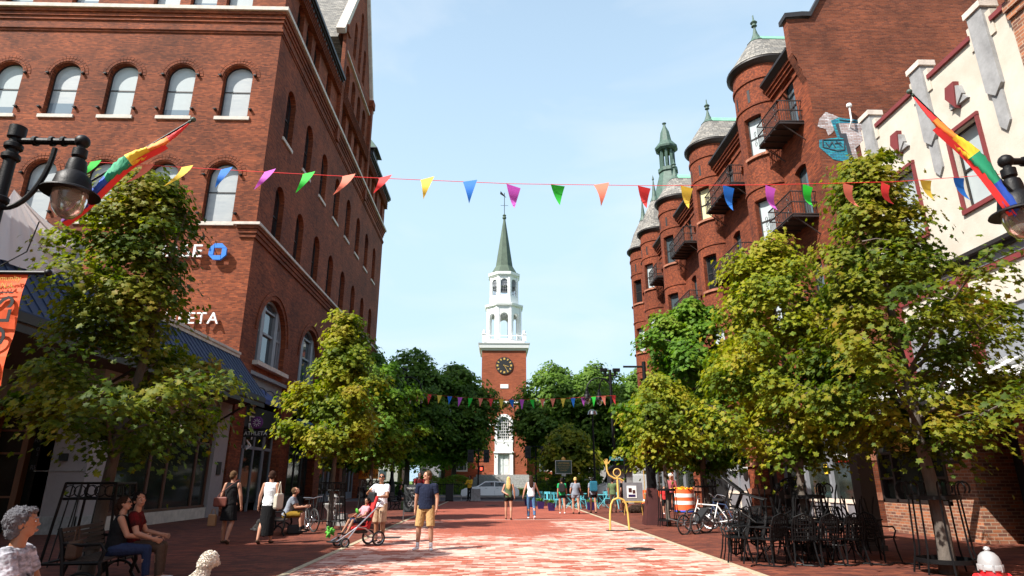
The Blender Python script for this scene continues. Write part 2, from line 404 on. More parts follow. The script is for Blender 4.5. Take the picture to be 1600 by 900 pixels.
def pip(p, poly):
    x, y = p; c = False; n = len(poly)
    for i in range(n):
        x1, y1 = poly[i]; x2, y2 = poly[i-1]
        if (y1 > y) != (y2 > y) and x < (x2-x1)*(y-y1)/(y2-y1)+x1: c = not c
    return c
def wallface(mb, outline, holes, fr, depth=.3):
    """flat wall with openings. fr(x, y, z) maps wall coordinates (x along, y inward, z up) to world"""
    P = [Vector(p) for p in outline]; E = [(i, (i+1) % len(P)) for i in range(len(P))]
    for h in holes:
        n = len(P); P += [Vector(p) for p in h]; E += [(n+i, n+(i+1) % len(h)) for i in range(len(h))]
    vo, eo, fo = delaunay_2d_cdt(P, E, [], 0, 1e-5)[:3]
    F = []
    for f in fo:
        c = sum((vo[i] for i in f), Vector((0, 0)))/len(f)
        if pip(c, outline) and not any(pip(c, h) for h in holes):
            F.append(tuple(f))
    mb.add([fr(p.x, 0, p.y) for p in vo], F)
    for h in holes:
        n = len(h); mb.add([fr(x, 0, z) for x, z in h]+[fr(x, depth, z) for x, z in h], [(i, i+n, (i+1) % n+n, (i+1) % n) for i in range(n)])
def frame_S(y): return lambda x, d, z: (x, y+d, z)            # faces -Y
def frame_E(x): return lambda a, d, z: (x-d, a, z)            # faces +X, a = y
def frame_W(x): return lambda a, d, z: (x+d, -a, z)           # faces -X, a = -y
def ringmesh(mb, outer, inner, y0, y1):
    n = len(outer)
    V = [(x, y0, z) for x, z in outer]+[(x, y0, z) for x, z in inner]+[(x, y1, z) for x, z in outer]+[(x, y1, z) for x, z in inner]
    F = []
    for i in range(n):
        j = (i+1) % n
        F += [(i, j, j+n, i+n), (i+2*n, i+3*n, j+3*n, j+2*n), (i+n, j+n, j+3*n, i+3*n), (i, i+2*n, j+2*n, j)]
    mb.add(V, F)
WINCACHE = {}
def window(parent, loc, rz, w, h, rise=None, depth=.3, frame='frame_dark', pane='glass', rails=(.5,), muls=(), sill=None, fw=.07, sillw=.16):
    """window part (frame) with pane and sill sub-parts; local x along the wall, y inward"""
    key = (w, h, rise, depth, frame, pane, rails, muls, sill, fw)
    if key in WINCACHE:
        o = copy_tree(WINCACHE[key], None)
    else:
        out_ = arch(w, h, rise); inn = inset(out_, fw)
        mb = MB(); ringmesh(mb, out_, inn, depth, depth-.06)
        ztop = h
        for r_ in rails: mb.box(-w/2+fw, w/2-fw, depth-.055, depth-.01, h*r_-.03, h*r_+.03)
        for m_ in muls: mb.box(w*m_-.03, w*m_+.03, depth-.058, depth-.012, fw, h-fw if rise == 0 else h-w*.18)
        o = mb.build('window', frame)
        p = MB().poly([(x, depth-.02, z) for x, z in inn]).build('pane', pane); p.parent = o
        if sill:
            s = MB().box(-w/2-sillw, w/2+sillw, -.09, depth-.07, -.2, -.003).build('sill', sill); s.parent = o
        WINCACHE[key] = o
    o.location = loc; o.rotation_euler = (0, 0, rz); put(o, parent); return o
def txt(s, size, m, name, loc, rot, ext=.01, align='CENTER', xs=1, parent=None, spacing=1):
    c = bpy.data.curves.new('t', 'FONT'); c.body = s; c.size = size; c.extrude = ext; c.align_x = align; c.align_y = 'CENTER'; c.resolution_u = 3; c.space_character = spacing
    o = bpy.data.objects.new('t', c); sc.collection.objects.link(o)
    dg = bpy.context.evaluated_depsgraph_get(); me = bpy.data.meshes.new_from_object(o.evaluated_get(dg))
    bpy.data.objects.remove(o); me.materials.clear(); me.materials.append(M[m]); me.name = name
    t = bpy.data.objects.new(name, me); col.objects.link(t)
    t.location = loc; t.rotation_euler = rot; t.scale = (xs, 1, 1)
    if parent is not None: put(t, parent)
    return t
SOUTH = (R(90), 0, 0); EAST = (R(90), 0, R(90)); WEST = (R(90), 0, R(-90))
mat('blind_dim', (.25, .28, .30), .6, coat=.7, c2=(.36, .38, .37), vs_=.7, stretch=(1, 1, 3)); mat('glass_blue', (.16, .21, .25), .1, coat=.7)
# ============================================================ SETTING
def slab(name, x0, x1, y0, y1, z, m, kind='structure', th=.3):
    o = MB().box(x0, x1, y0, y1, z-th, z).build(name, m); o['kind'] = kind; return o
KL, KR = -3.5, 4.42
KW = .13
g = MB().box(-600, 600, -60, 900, -.5, -.05).build('ground', 'grass'); g['kind'] = 'structure'
slab('road', KL, KR, -8, 49.2, 0, 'road_brick')
slab('sidewalk', -40, KL-KW, -8, 49.2, .004, 'walk_brick')
slab('sidewalk', KR+KW, 40, -8, 49.2, .004, 'walk_brick')
slab('kerb', KL-KW, KL, -8, 49.0, .010, 'granite')
slab('kerb', KR, KR+KW, -8, 49.0, .010, 'granite')
slab('kerb', -80, 80, 49.2, 49.5, .012, 'concrete')
slab('cross_street', -200, 200, 49.5, 61, -.02, 'asphalt', th=.4)
slab('kerb', -200, 200, 61, 61.3, .12, 'concrete', th=.4)
slab('lawn', -200, 200, 61.3, 67, .10, 'grass', th=.4)
slab('lawn', -200, 200, 67, 140, .55, 'grass', th=.8)
mb = MB()
for y in (16.5, 33, 41): mb.box(KL, KR, y, y+.05, 0, .004)
o = MB().box(-2.2, 3.6, 26.35, 26.45, -.05, .005).build('paving_band', 'concrete'); o['kind'] = 'structure'

# ============================================================ LEFT BRICK BUILDING
XL = -12.4; YC = 29.4; YE = 62
bl = thing('brick_building', 'tall red brick commercial block with arched windows and a steep gable on the left', 'building', ((XL-8), 45, 0))
fs, fe = frame_S(YC), frame_E(XL)
mb = MB(); holes = []; wins = []
for i in range(6):
    x = -14.45-3.13*i
    for z0, h in ((20.32, 3.33), (14.15, 3.45)):
        holes.append([(x+a, z0+b) for a, b in arch(1.58, h)]); wins.append((x, z0, 1.58, h, None))
for x in (-15.04, -17.08, -19.18, -23.8, -27.5): holes.append([(x+a, 27.42+b) for a, b in arch(1.5, 2.8)]); wins.append((x, 27.42, 1.5, 2.8, None))
wallface(mb, [(-34, 0), (XL, 0), (XL, 31), (-34, 31)], holes, fs, .34)
for x, z0, w_, h, r_ in wins:
    window(bl, (x, YC, z0), 0, w_, h, r_, .34, 'frame_dark', ('blind', 'blind_dim')[int(abs(x*7)+z0) % 3 == 1], (.52,), (), 'stone', fw=.06, sillw=.15)
rw = random.Random(2)
for x, z0, w_, h, r_ in wins:      # half raised blinds leave the lower glass bare
    if rw.random() < .6:
        k = rw.uniform(.16, .34)*h; o = MB().quad((x-w_/2+.06, YC+.312, z0+.06), (x+w_/2-.06, YC+.312, z0+.06), (x+w_/2-.06, YC+.312, z0+k), (x-w_/2+.06, YC+.312, z0+k)).build('bare_glass', 'glass_blue', bl)
holes = []
for i in range(8):
    y = 32.2+3.72*i
    for z0, h in ((20.35, 3.45), (14.1, 3.4)):
        holes.append([(y+a, z0+b) for a, b in arch(1.45, h)]); window(bl, (XL, y, z0), R(90), 1.45, h, None, .36, 'frame_dark', 'glass', (.5,), (), 'stone', fw=.06, sillw=.12)
for y in (32.0, 33.8, 35.6, 38.7, 53.4, 55.3, 57.2, 60.2):
    holes.append([(y+a, 27.45+b) for a, b in arch(1.15, 2.55)]); window(bl, (XL, y, 27.45), R(90), 1.15, 2.55, None, .34, 'frame_dark', 'glass', (.5,), (), None, fw=.06)
for y in (43.3, 45.4, 47.5, 49.6):
    holes.append([(y+a, 27.45+b) for a, b in arch(1.25, 6.6)]); window(bl, (XL, y, 27.45), R(90), 1.25, 6.6, None, .4, 'frame_dark', 'glass', (.33, .36, .6), (), None, fw=.06)
for y, z0, h in ((44.6, 35.9, 3.6), (46.4, 35.9, 6.2), (48.2, 35.9, 3.6)):
    holes.append([(y+a, z0+b) for a, b in arch(.9, h)]); window(bl, (XL, y, z0), R(90), .9, h, None, .34, 'frame_dark', 'glass', (.5,), (), None, fw=.06)
AR = [33.55+7.05*i for i in range(4)]
for y in AR: holes.append([(y+a, 7.35+b) for a, b in arch(4.3, 3.75)])
GR = []
for y in AR: GR.append(y); holes.append([(y+a, .0+b) for a, b in arch(5.5, 6.85, 0)])
wallface(mb, [(YC, -.1), (YE, -.1), (YE, 31), (51.8, 31), (51.8, 35.3), (46.4, 46.0), (41.0, 35.3), (41.0, 31), (YC, 31)], [[(a, max(b, -.0)) for a, b in h] for h in holes], fe, .38)
mb.quad((XL, YE, 0), (-34, YE, 0), (-34, YE, 31), (XL, YE, 31)); mb.quad((-34, YC, 0), (-34, YE, 0), (-34, YE, 31), (-34, YC, 31))
# piers of the gable bay and corbel bands in brick
for y in (41.0, 51.3):
    mb.box(XL, XL+.28, y, y+.6, 26, 35.6); mb.box(XL-.3, XL+.42, y-.12, y+.72, 35.6, 36.3)
for z, d, t in ((26.95, .22, .2), (26.72, .14, .2), (26.5, .07, .2), (25.85, .12, .16), (25.72, .06, .12)):
    mb.box(-34, XL+d, YC-d, YC, z, z+t); mb.box(XL, XL+d, YC, YE, z, z+t)
for z, d, t in ((13.75, .22, .17), (13.52, .15, .2), (13.3, .09, .2)):
    mb.box(-13.05-d, XL+d, YC-d, YC, z, z+t); mb.box(XL, XL+d, YC, YE, z, z+t)
for i in range(11): mb.box(XL, XL+.3, YC+.05, YE, 31-.12*i-.1, 31-.12*i-.035) if i % 2 else None
for y in AR:            # ring of headers round the big arches
    for k in range(25):
        a = math.pi*k/24; c_, s_ = math.cos(a), math.sin(a)
    o_ = arch(4.3+.9, 3.75-2.15+2.6, None, 24)[2:]; i_ = arch(4.3+.5, 3.75-2.15+2.4, None, 24)[2:]
    z0 = 7.35+3.75-2.15-(3.75-2.15)
    for k in range(len(o_)-1):
        q = [fe(y+o_[k][0], -.06, 7.35+o_[k][1]), fe(y+o_[k+1][0], -.06, 7.35+o_[k+1][1]), fe(y+i_[k+1][0], -.06, 7.35+i_[k+1][1]), fe(y+i_[k][0], -.06, 7.35+i_[k][1])]
        mb.prism(q, (-.06, 0, 0))
for yy in ((YC, 30.75), (36.35, 37.8), (43.4, 44.85), (50.45, 51.9), (57.5, 59)): mb.box(XL, XL+.16, yy[0], yy[1], 0, 7.0)
wallb = mb.build('wall', 'brick_left', bl)
# headers over the south windows: arch rings, slightly proud
for i in range(6):
    x = -14.45-3.13*i
    for z0, h in ((20.32, 3.33), (14.15, 3.45)):
        c_z = z0+h-.79; mr = MB()
        for r0, r1, d in ((.86, 1.0, .035), (1.04, 1.2, .02)):
            for k in range(18):
                a, b = math.pi*k/18+.01, math.pi*(k+1)/18-.01
                mr.prism([(x+r0*math.cos(a), YC-d, c_z+r0*math.sin(a)), (x+r1*math.cos(a), YC-d, c_z+r1*math.sin(a)), (x+r1*math.cos(b), YC-d, c_z+r1*math.sin(b)), (x+r0*math.cos(b), YC-d, c_z+r0*math.sin(b))], (0, d, 0))
        mr.build('arch_ring', 'brick_left', bl, kind='whole')
ms = MB()      # iron shutter pintles
for i in range(6):
    x = -14.45-3.13*i
    for z in (22.9, 20.75, 16.8, 14.6):
        for sx in (-.95, .95): ms.box(x+sx-.05, x+sx+.05, YC-.14, YC, z-.06, z+.06); ms.box(x+sx-.1, x+sx+.02, YC-.16, YC-.13, z-.02, z+.03)
ms.build('shutter_pintle', 'iron', bl, kind=None)
mb = MB(); mb.box(-34, XL+.34, YC-.34, YC+.05, 27.15, 27.38); mb.box(XL-.05, XL+.34, YC+.05, YE+.1, 27.15, 27.38)
mb.build('belt_course', 'stone', bl)
mb = MB(); mb.box(-13.4, XL+.32, YC-.32, YC+.05, 13.92, 14.06); mb.box(XL-.05, XL+.32, YC+.05, YE+.1, 13.92, 14.06)
mb.build('belt_course', 'stone', bl)
mb = MB()
for y0, y1 in ((YC-.5, 40.9), (52.0, YE+.3)):
    mb.box(XL-.3, XL+.55, y0, y1, 31.0, 31.25); mb.box(XL-.3, XL+.42, y0, y1, 30.86, 31.0)
    n = int((y1-y0)/.45)
    for k in range(n): mb.box(XL, XL+.32, y0+.1+k*.45, y0+.28+k*.45, 30.6, 30.86)
mb.build('cornice', 'frame_dark', bl)
mb = MB(); mb.box(XL, XL+.1, YC, 40.9, 30.25, 30.33); mb.box(XL, XL+.1, 52, YE, 30.25, 30.33); mb.box(XL, XL+.18, YC, 40.9, 30.05, 30.12); mb.box(XL, XL+.18, 52, YE, 30.05, 30.12)
mb.box(XL, XL+.16, 41.7, 51.2, 34.6, 34.75); mb.build('belt_course', 'stone', bl)
mb = MB()      # gable coping
for s_ in (-1, 1):
    a, b = Vector((XL+.25, 46.4, 46.5)), Vector((XL+.25, 46.4+s_*5.6, 35.35)); n_ = Vector((0, s_*.42, .2))
    mb.prism([tuple(a), tuple(b), tuple(b+n_), tuple(a+Vector((0, 0, .6)))], (-.7, 0, 0))
mb.build('gable_coping', 'stone', bl)
mb = MB(); mb.prism([(XL-.45, 41.0, 35.2), (XL-.45, 51.8, 35.2), (XL-.45, 46.4, 45.9)], (-14, 0, 0))
mb.add([(XL-.1, YC, 31.25), (XL-.1, 41, 31.25), (XL-6, 41, 38), (XL-6, YC+6, 38)], [(0, 1, 2, 3)])
mb.add([(XL-.1, 51.8, 31.25), (XL-.1, YE, 31.25), (XL-6, YE-6, 38), (XL-6, 51.8, 38)], [(0, 1, 2, 3)])
mb.box(-34, XL-.4, YC+.3, YE-.3, 30.4, 31.2)
mb.build('roof', 'slate', bl)
for y in (33.5, 56.3):
    d = MB().box(XL-2.5, XL-.15, y-1, y+1, 31.3, 33.4); d.prism([(XL+.25, y-1.3, 33.4), (XL+.25, y+1.3, 33.4), (XL-.6, y, 34.9)], (-2.5, 0, 0))
    dd = d.build('dormer', 'frame_dark', bl); q = MB().prism([(XL+.1, y-1.2, 33.52), (XL+.1, y+1.2, 33.52), (XL-.7, y, 35.05)], (-2.4, 0, 0)).build('dormer_roof', 'copper_dark', bl); q.parent = dd; q.matrix_parent_inverse = Matrix.Identity(4)
    q = MB().box(XL-.16, XL-.1, y-.6, y+.6, 31.8, 33.1).build('pane', 'glass_sky'); q.parent = dd
mb = MB()
for k in range(28): mb.tube([(XL+.1, 30+k*.38, 31.25), (XL+.1, 30+k*.38, 32.1)], .02, 5)
mb.tube([(XL+.1, 30, 32.1), (XL+.1, 40.5, 32.1)], .03, 5); mb.tube([(XL+.1, 30, 31.6), (XL+.1, 40.5, 31.6)], .02, 5); mb.build('roof_railing', 'iron', bl)
# big arched windows: pale timber frames
def big_arch(y):
    w_, h = 4.3, 3.75; L_ = arch(w_, h); mb = MB(); ringmesh(mb, L_, inset(L_, .16), .5, .28)
    for x in (-1.05, 1.05): mb.box(x-.22, x+.22, .24, .48, 0, 3.28)
    mb.box(-w_/2+.1, w_/2-.1, .3, .46, 1.75, 1.87); mb.box(-.9, .9, .3, .44, 3.05, 3.15)
    for x in (-1.75, 1.75): mb.box(x-.06, x+.06, .32, .46, 0, 2.4)
    o = mb.build('window', 'frame_grey'); p = MB().poly([(x, .42, z) for x, z in inset(L_, .1)]).build('pane', 'glass_sky'); p.parent = o
    s = MB().box(-2.4, 2.4, -.3, .3, -.22, -.003).build('sill', 'stone'); s.parent = o
    o.location = (XL, y, 7.35); o.rotation_euler = (0, 0, R(90)); put(o, bl); return o
for y in AR: big_arch(y)
# street level: four shop bays
for i, y in enumerate(AR):
    mb = MB(); y0, y1 = y-2.75, y+2.75
    mb.box(XL-.5, XL-.12, y0, y1, 5.55, 6.84); mb.box(XL-.35, XL+.12, y0-.05, y1+.05, 6.62, 6.8); mb.box(XL-.35, XL-.05, y0, y1, 5.5, 5.62)
    mb.build('fascia', 'frame_grey', bl)
    mb = MB(); mb.box(XL-.45, XL-.1, y0, y1, 4.02, 4.2); mb.box(XL-1.5, XL-1.3, y0, y1, 0, 5.5)
    mb.build('shopfront', 'black', bl)
    mb = MB()
    for yy in (y0+.05, y0+1.3, y0+1.42, y+.0, y+1.3, y1-1.3, y1-.15): mb.box(XL-.42, XL-.3, yy, yy+.1, 0, 4.0)
    mb.box(XL-.42, XL-.3, y0, y1, 3.05, 3.2); mb.box(XL-.42, XL-.3, y0, y1, 0, .55) if i else mb.box(XL-.42, XL-.3, y0, y0+1.3, 0, .4)
    mb.build('shopfront_frame', 'frame_grey' if i != 1 else 'frame_dark', bl)
    MB().quad((XL-.36, y0, .4), (XL-.36, y1, .4), (XL-.36, y1, 4), (XL-.36, y0, 4)).build('glass_pane', 'glass_shop', bl)
    mb = MB()
    for k in range(3):
        yy = y-1.4+k*1.3; P = [(XL-.12, yy, 5.7)]+[(XL-.12+.32-.32*math.cos(a), yy, 5.7+.38*math.sin(a)) for a in [math.pi*t/8 for t in range(1, 8)]]+[(XL+.52, yy, 5.62)]
        mb.tube(P, .022, 6); mb.lathe([(.03, .12), (.06, .08), (.15, -.06), (.155, -.1)], (XL+.52, yy, 5.6), 10)
    mb.build('gooseneck_lamp', 'iron', bl) if i == 0 else None
def awning(name, label, y0, y1, zt, zb, out_, m, x=XL):
    mb = MB(); a = [(x, y0, zt), (x, y1, zt), (x+out_, y1, zb), (x+out_, y0, zb)]
    mb.add(a+[(p[0], p[1], p[2]-.02) for p in a], [(0, 3, 2, 1), (4, 5, 6, 7)])
    mb.add([(x, y0, zt), (x+out_, y0, zb), (x, y0, zb)], [(0, 1, 2)]); mb.add([(x, y1, zt), (x+out_, y1, zb), (x, y1, zb)], [(0, 2, 1)])
    mb.add([(x+out_, y0, zb), (x+out_, y1, zb), (x+out_, y1, zb-.22), (x+out_, y0, zb-.22)], [(0, 1, 2, 3)])
    return tag(mb.build(name, m), label, 'awning')
awning('awning', 'dark blue cloth awning over the store entrance at the brick corner', 30.9, 33.2, 6.1, 5.35, 1.0, 'blue_cloth')
awning('awning', 'bright blue awning half hidden behind the slender street tree', 39.2, 42.3, 5.2, 4.1, 1.3, 'blue_awning2')

# unseen shop rows behind the camera, added to block sky light and sun
for nm, x0, x1, h in (('left', -28, -12.6, 11.8), ('right', 12.6, 28, 12)):
    t = thing('brick_building', 'unseen brick shop row behind the viewer on the %s side, added to block light' % nm, 'building', ((x0+x1)/2, -22, 0)); MB().box(x0, x1, -55, 10.5 if nm == 'left' else -6.2, 0, h).build('wall', 'brick_mixed', t)
# one-storey pavilion with the blue metal roof
pv = thing('storefront_building', 'low stucco shop with blue standing seam canopy roof beside the brick block', 'building', (-16, 24, 0))
mb = MB(); X0 = -12.45
mb.box(-24, XL-.6, 19.9, YC-.01, 3.95, 7.1)
mb.box(X0-.35, X0+.12, 28.1, YC-.02, 0, 4.9)             # white pilaster by the brick corner
mb.box(-13.9, X0+.05, 19.7, 20.9, 0, 4.9)             # corner wall
mb.box(-13.9, -13.5, 19.7, YC-.02, 0, 4.0)
mb.box(X0-.4, X0, 20.9, 28.1, 3.9, 4.9)
mb.box(-24, -13.9, 20.6, 20.9, 3.9, 4.9)
mb.build('wall', 'stucco_left', pv)
MB().box(X0-.1, X0+.1, 20.95, 28.08, 0, .42).build('plinth', 'stone', pv)
mb = MB(); mb.box(-13.95, X0+.1, 19.62, 19.7, 0, .5); mb.box(X0+.05, X0+.12, 19.62, 20.9, 0, .5); mb.box(-13.93, X0+.07, 19.66, 19.7, 1.78, 1.8); mb.build('plinth', 'greystone', pv)
mb = MB()
for y in (20.95, 23.3, 24.5, 26.8, 27.95): mb.box(X0-.12, X0-.02, y, y+.13, .42, 3.9)
mb.box(X0-.12, X0-.02, 20.95, 28.08, 2.95, 3.05); mb.box(X0-.12, X0+.02, 20.95, 28.08, .42, .52)
for k in range(14): mb.box(X0-.1, X0-.04, 21.4+k*.5, 21.43+k*.5, 3.05, 3.9)
mb.build('window_frame', 'frame_brown', pv)
MB().quad((X0-.07, 20.95, .42), (X0-.07, 28.08, .42), (X0-.07, 28.08, 3.9), (X0-.07, 20.95, 3.9)).build('glass_pane', 'glass_shop', pv)
MB().box(-20, -13.9, 20.4, 20.5, 0, 3.9).build('glass_door', 'glass_shop', pv)
mb = MB()
for x in (-14.72, -15.8, -17): mb.box(x-.09, x+.09, 20.15, 20.38, 0, 3.9)
for z in (1.0, 2.3, 3.0, 3.8): mb.box(-18, -14.8, 20.3, 20.38, z, z+.06)
mb.build('door_frame', 'wood_orange', pv)
t_ = txt('FOR LEASE', .17, 'frame_grey', 'lettering', (-14.28, 20.37, 2.72), SOUTH, .003, parent=pv, xs=.8)
t_ = txt('OFFICE\nSUITE\n&', .15, 'frame_grey', 'lettering', (-14.28, 20.37, 2.3), SOUTH, .003, parent=pv, xs=.9)
t_ = txt('RETAIL', .2, 'frame_grey', 'lettering', (-14.28, 20.37, 1.9), SOUTH, .003, parent=pv, xs=.9)
MB().box(-13.2, -12.98, 19.55, 19.66, 2.08, 2.3).build('wall_lamp', 'black', pv)
MB().box(X0+.121, X0+.16, 28.55, 28.95, 1.75, 2.3).build('wall_plaque', 'frame_dark', pv)
mb = MB(); xt, zt, xb, zb = -12.35, 7.1, -10.9, 5.25
mb.prism([(xt, 12, zt), (xb, 12, zb), (xb, 12, zb-.1), (xt, 12, zt-.12)], (0, YC-12.03, 0))
k = 12.2
while k < YC: mb.prism([(xt, k, zt+.05), (xb, k, zb+.05), (xb, k, zb), (xt, k, zt)], (0, .035, 0)); k += .4
mb.build('canopy_roof', 'blue_metal', pv)
mb = MB(); mb.box(-12.7, -12.3, 17.5, YC-.03, 7.1, 7.3); mb.box(-12.7, -12.25, 19.9, YC-.03, 7.25, 7.36); mb.build('coping', 'stone', pv)
mb = MB(); mb.box(-12.7, -12.3, 10, 17.5, 6, 8.25); mb.build('parapet', 'frame_grey', pv)
mb = MB(); mb.box(-24, xb, 12, YC-.03, 4.92, 5.02); mb.build('soffit', 'soffit', pv)
mb = MB(); mb.box(xb-.1, xb+.06, 12, YC-.03, 4.98, 5.2); mb.box(xb-.02, xb+.04, 12, YC-.03, 4.75, 4.92)
for y in (16, 19, 22, 25, 28): mb.tube([(X0, y, 3.9), (xb, y, 4.9)], .045, 6)
mb.build('canopy_fascia', 'frame_dark', pv)
# white drape
mb = MB(); NU, NV = 26, 10
A, B, C_, D_ = Vector((-11.9, 14.0, 8.35)), Vector((-11.9, 16.4, 8.0)), Vector((-11.75, 16.0, 6.75)), Vector((-11.75, 12.9, 6.3))
V = []
for i in range(NU+1):
    s_ = i/NU; e_ = B.lerp(C_, s_*2) if s_ < .5 else C_.lerp(D_, s_*2-1)
    for j in range(NV+1):
        t_ = j/NV; p = A.lerp(e_, t_); p.x += .09*math.sin(s_*38+math.sin(s_*9)*2)*t_**.7; p.z += -.05*math.sin(s_*21)*t_-.12*math.sin(math.pi*t_); V.append(tuple(p))
mb.add(V, [(i*(NV+1)+j, i*(NV+1)+j+1, (i+1)*(NV+1)+j+1, (i+1)*(NV+1)+j) for i in range(NU) for j in range(NV)])
o = mb.build('cloth_drape', 'tarp', smooth=True); tag(o, 'white fabric sheet hanging in folds over the low blue shop roof', 'fabric')

# wall signs
sg = thing('wall_sign', 'white letters and blue octagon emblem of the bank on the sunlit brick wall', 'sign', (-15.5, YC-.25, 12.45))
mb = MB(); cx, cz = -13.98, 12.42; Ro, Ri = .47, .2; ap = Ro*math.cos(R(22.5))
for k in range(4):
    a = k*math.pi/2; c_, s_ = math.cos(a), math.sin(a)
    q = [(-Ri+.02, Ri+.0), (-Ri+.02, ap), (Ro*.38, ap), (ap, Ro*.38), (ap, Ri+.0)]
    q = [(-Ri+.02, Ri), (-Ri+.02, ap), (ap*.41, ap), (ap-.01, ap*.45), (Ri+.13, Ri)]
    mb.prism([(cx+x*c_-z*s_, YC-.32, cz+x*s_+z*c_) for x, z in q][::-1], (0, .12, 0))
mb.build('emblem', 'chase_blue', sg)
txt('CHASE', .95, 'white', 'lettering', (-16.4, YC-.26, 12.42), SOUTH, .05, xs=1.15, parent=sg)
mb = MB()
for x in (-17.9, -16.2, -14.75): mb.tube([(x, YC, 13.3), (x, YC-.35, 13.25), (x, YC-.5, 13.1)], .02, 6); mb.lathe([(.03, .1), (.12, -.06)], (x, YC-.5, 13.05), 10)
mb.build('sign_lamp', 'iron', sg)
s2_ = thing('wall_sign', 'white raised store letters low on the sunlit brick wall', 'sign', (-15.3, YC-.2, 9))
txt('ATHLETA', .82, 'white', 'lettering', (-15.35, YC-.2, 8.98), SOUTH, .04, xs=.98, parent=s2_, spacing=1.12)
s3_ = thing('shop_sign', 'black signboard with pale store letters above the corner entrance', 'sign', (XL+.1, 33.6, 4.5))
MB().box(XL-.1, XL+.05, 31.0, 36.2, 4.05, 5.1).build('board', 'black', s3_)
txt('ATHLETA', .86, 'frame_white', 'lettering', (XL+.08, 34.3, 4.56), EAST, .02, parent=s3_, xs=.85, spacing=1.08)
MB().lathe([(.001, 0), (.34, 0), (.34, .02), (.001, .02)], (0, 0, 0), 20).build('emblem', 'frame_grey', s3_)
e_ = bpy.data.objects[-1] if False else s3_.children[-1]; e_.rotation_euler = (0, R(90), 0); e_.location = (XL+.1, 31.75, 4.58)
s4_ = thing('blade_sign', 'black hanging store sign with a round purple emblem above it', 'sign', (XL+.7, 30.9, 3.8))
MB().box(XL+.1, XL+1.3, 30.86, 30.92, 3.52, 3.84).build('board', 'black', s4_)
txt('ATHLETA', .26, 'frame_white', 'lettering', (XL+.72, 30.85, 3.68), SOUTH, .004, parent=s4_, xs=1)
mb = MB(); mb.add(*_sph((0, 0, 0), .3, 20, 8, (1, .12, 1))); em = mb.build('emblem', 'purple_sign', s4_); em.location = (XL+.72, 30.88, 4.2)
mb = MB()
for k in range(10):
    a = k*math.pi/5; mb.box(-.012, .012, -.045, -.037, .07, .2)
    v = mb.v[-8:]; mb.v[-8:] = [(x*math.cos(a)-z*math.sin(a), y, x*math.sin(a)+z*math.cos(a)) for x, y, z in v]
p = mb.build('petal_marks', 'white', s4_); p.location = (XL+.72, 30.88, 4.2)
mb = MB(); mb.tube([(XL, 30.89, 3.9), (XL+1.4, 30.89, 3.9)], .025, 6); mb.box(XL+.0, XL+.1, 30.8, 30.98, 3.45, 3.95); mb.build('bracket', 'iron', s4_)
# ============================================================ CHURCH
CY, CX = 85.0, 1.0
ch = thing('church', 'brick church with white octagonal belfry, green spire and black clock closing the street', 'church', (CX, CY, .5))
mb = MB(); f_ = frame_S(CY); hs = [[(CX+a, 6.45+b) for a, b in arch(1.7, 3.3)], [(CX+a, 2.2+b) for a, b in arch(1.5, 2.65, 0)]]
wallface(mb, [(-2.1, .4), (4.1, .4), (4.1, 18.9), (-2.1, 18.9)], hs, f_, .35)
mb.quad((4.1, CY, .4), (4.1, CY+6.2, .4), (4.1, CY+6.2, 18.9), (4.1, CY, 18.9)); mb.quad((-2.1, CY+6.2, .4), (-2.1, CY, .4), (-2.1, CY, 18.9), (-2.1, CY+6.2, 18.9))
mb.quad((4.1, CY+6.2, .4), (-2.1, CY+6.2, .4), (-2.1, CY+6.2, 18.9), (4.1, CY+6.2, 18.9))
mb.build('tower_wall', 'brick_church', ch)
mb = MB(); f2 = frame_S(CY+1.8); hs = [[(x+a, 2.6+b) for a, b in arch(1.7, 5.2)] for x in (-4.7, 6.7)]
wallface(mb, [(-7.2, .4), (9.2, .4), (9.2, 9.4), (1, 14.6), (-7.2, 9.4)], hs, f2, .3)
mb.quad((9.2, CY+1.8, .4), (9.2, CY+30, .4), (9.2, CY+30, 9.4), (9.2, CY+1.8, 9.4)); mb.quad((-7.2, CY+30, .4), (-7.2, CY+1.8, .4), (-7.2, CY+1.8, 9.4), (-7.2, CY+30, 9.4))
mb.build('nave_wall', 'brick_church', ch)
for x in (-4.7, 6.7): window(ch, (x, CY+1.8, 2.6), 0, 1.7, 5.2, None, .2, 'frame_white', 'glass_sky', (.25, .5, .75), (-.2, .2), None, fw=.22)
mb = MB(); mb.prism([(-7.8, CY+1.5, 9.2), (1, CY+1.5, 14.9), (9.8, CY+1.5, 9.2), (9.8, CY+1.5, 9.5), (1, CY+1.5, 15.3), (-7.8, CY+1.5, 9.5)], (0, 29, 0)); mb.build('nave_roof', 'slate_dark', ch)
# tower front joinery
o = window(ch, (CX, CY, 6.45), 0, 1.7, 3.3, None, .15, 'frame_white', 'glass', tuple(i/9 for i in range(1, 9)), (-.3, -.15, 0, .15, .3), None, fw=.14)
mb = MB(); a_ = arch(2.5, 3.75); ringmesh(mb, [(CX+x, 6.35+z) for x, z in a_], [(CX+x, 6.35+z) for x, z in inset(a_, .36)], CY-.14, CY+.02)
mb.box(-2.1, -.27, CY-.1, CY, 8.55, 8.8); mb.box(2.27, 4.1, CY-.1, CY, 8.55, 8.8); mb.box(-1, 3, CY-.1, CY, 11.6, 11.85)
mb.box(CX-1.2, CX+1.2, CY-.12, CY, 5.1, 6.35); mb.box(CX-1.35, CX+1.35, CY-.3, CY, 4.95, 5.15)
mb.box(CX-1.25, CX-.78, CY-.2, CY, 2.2, 4.95); mb.box(CX+.78, CX+1.25, CY-.2, CY, 2.2, 4.95); mb.box(CX-.5, CX+.6, CY-.06, CY, 13.6, 14.15)
mb.build('trim', 'white_paint', ch)
for k in range(9): pass
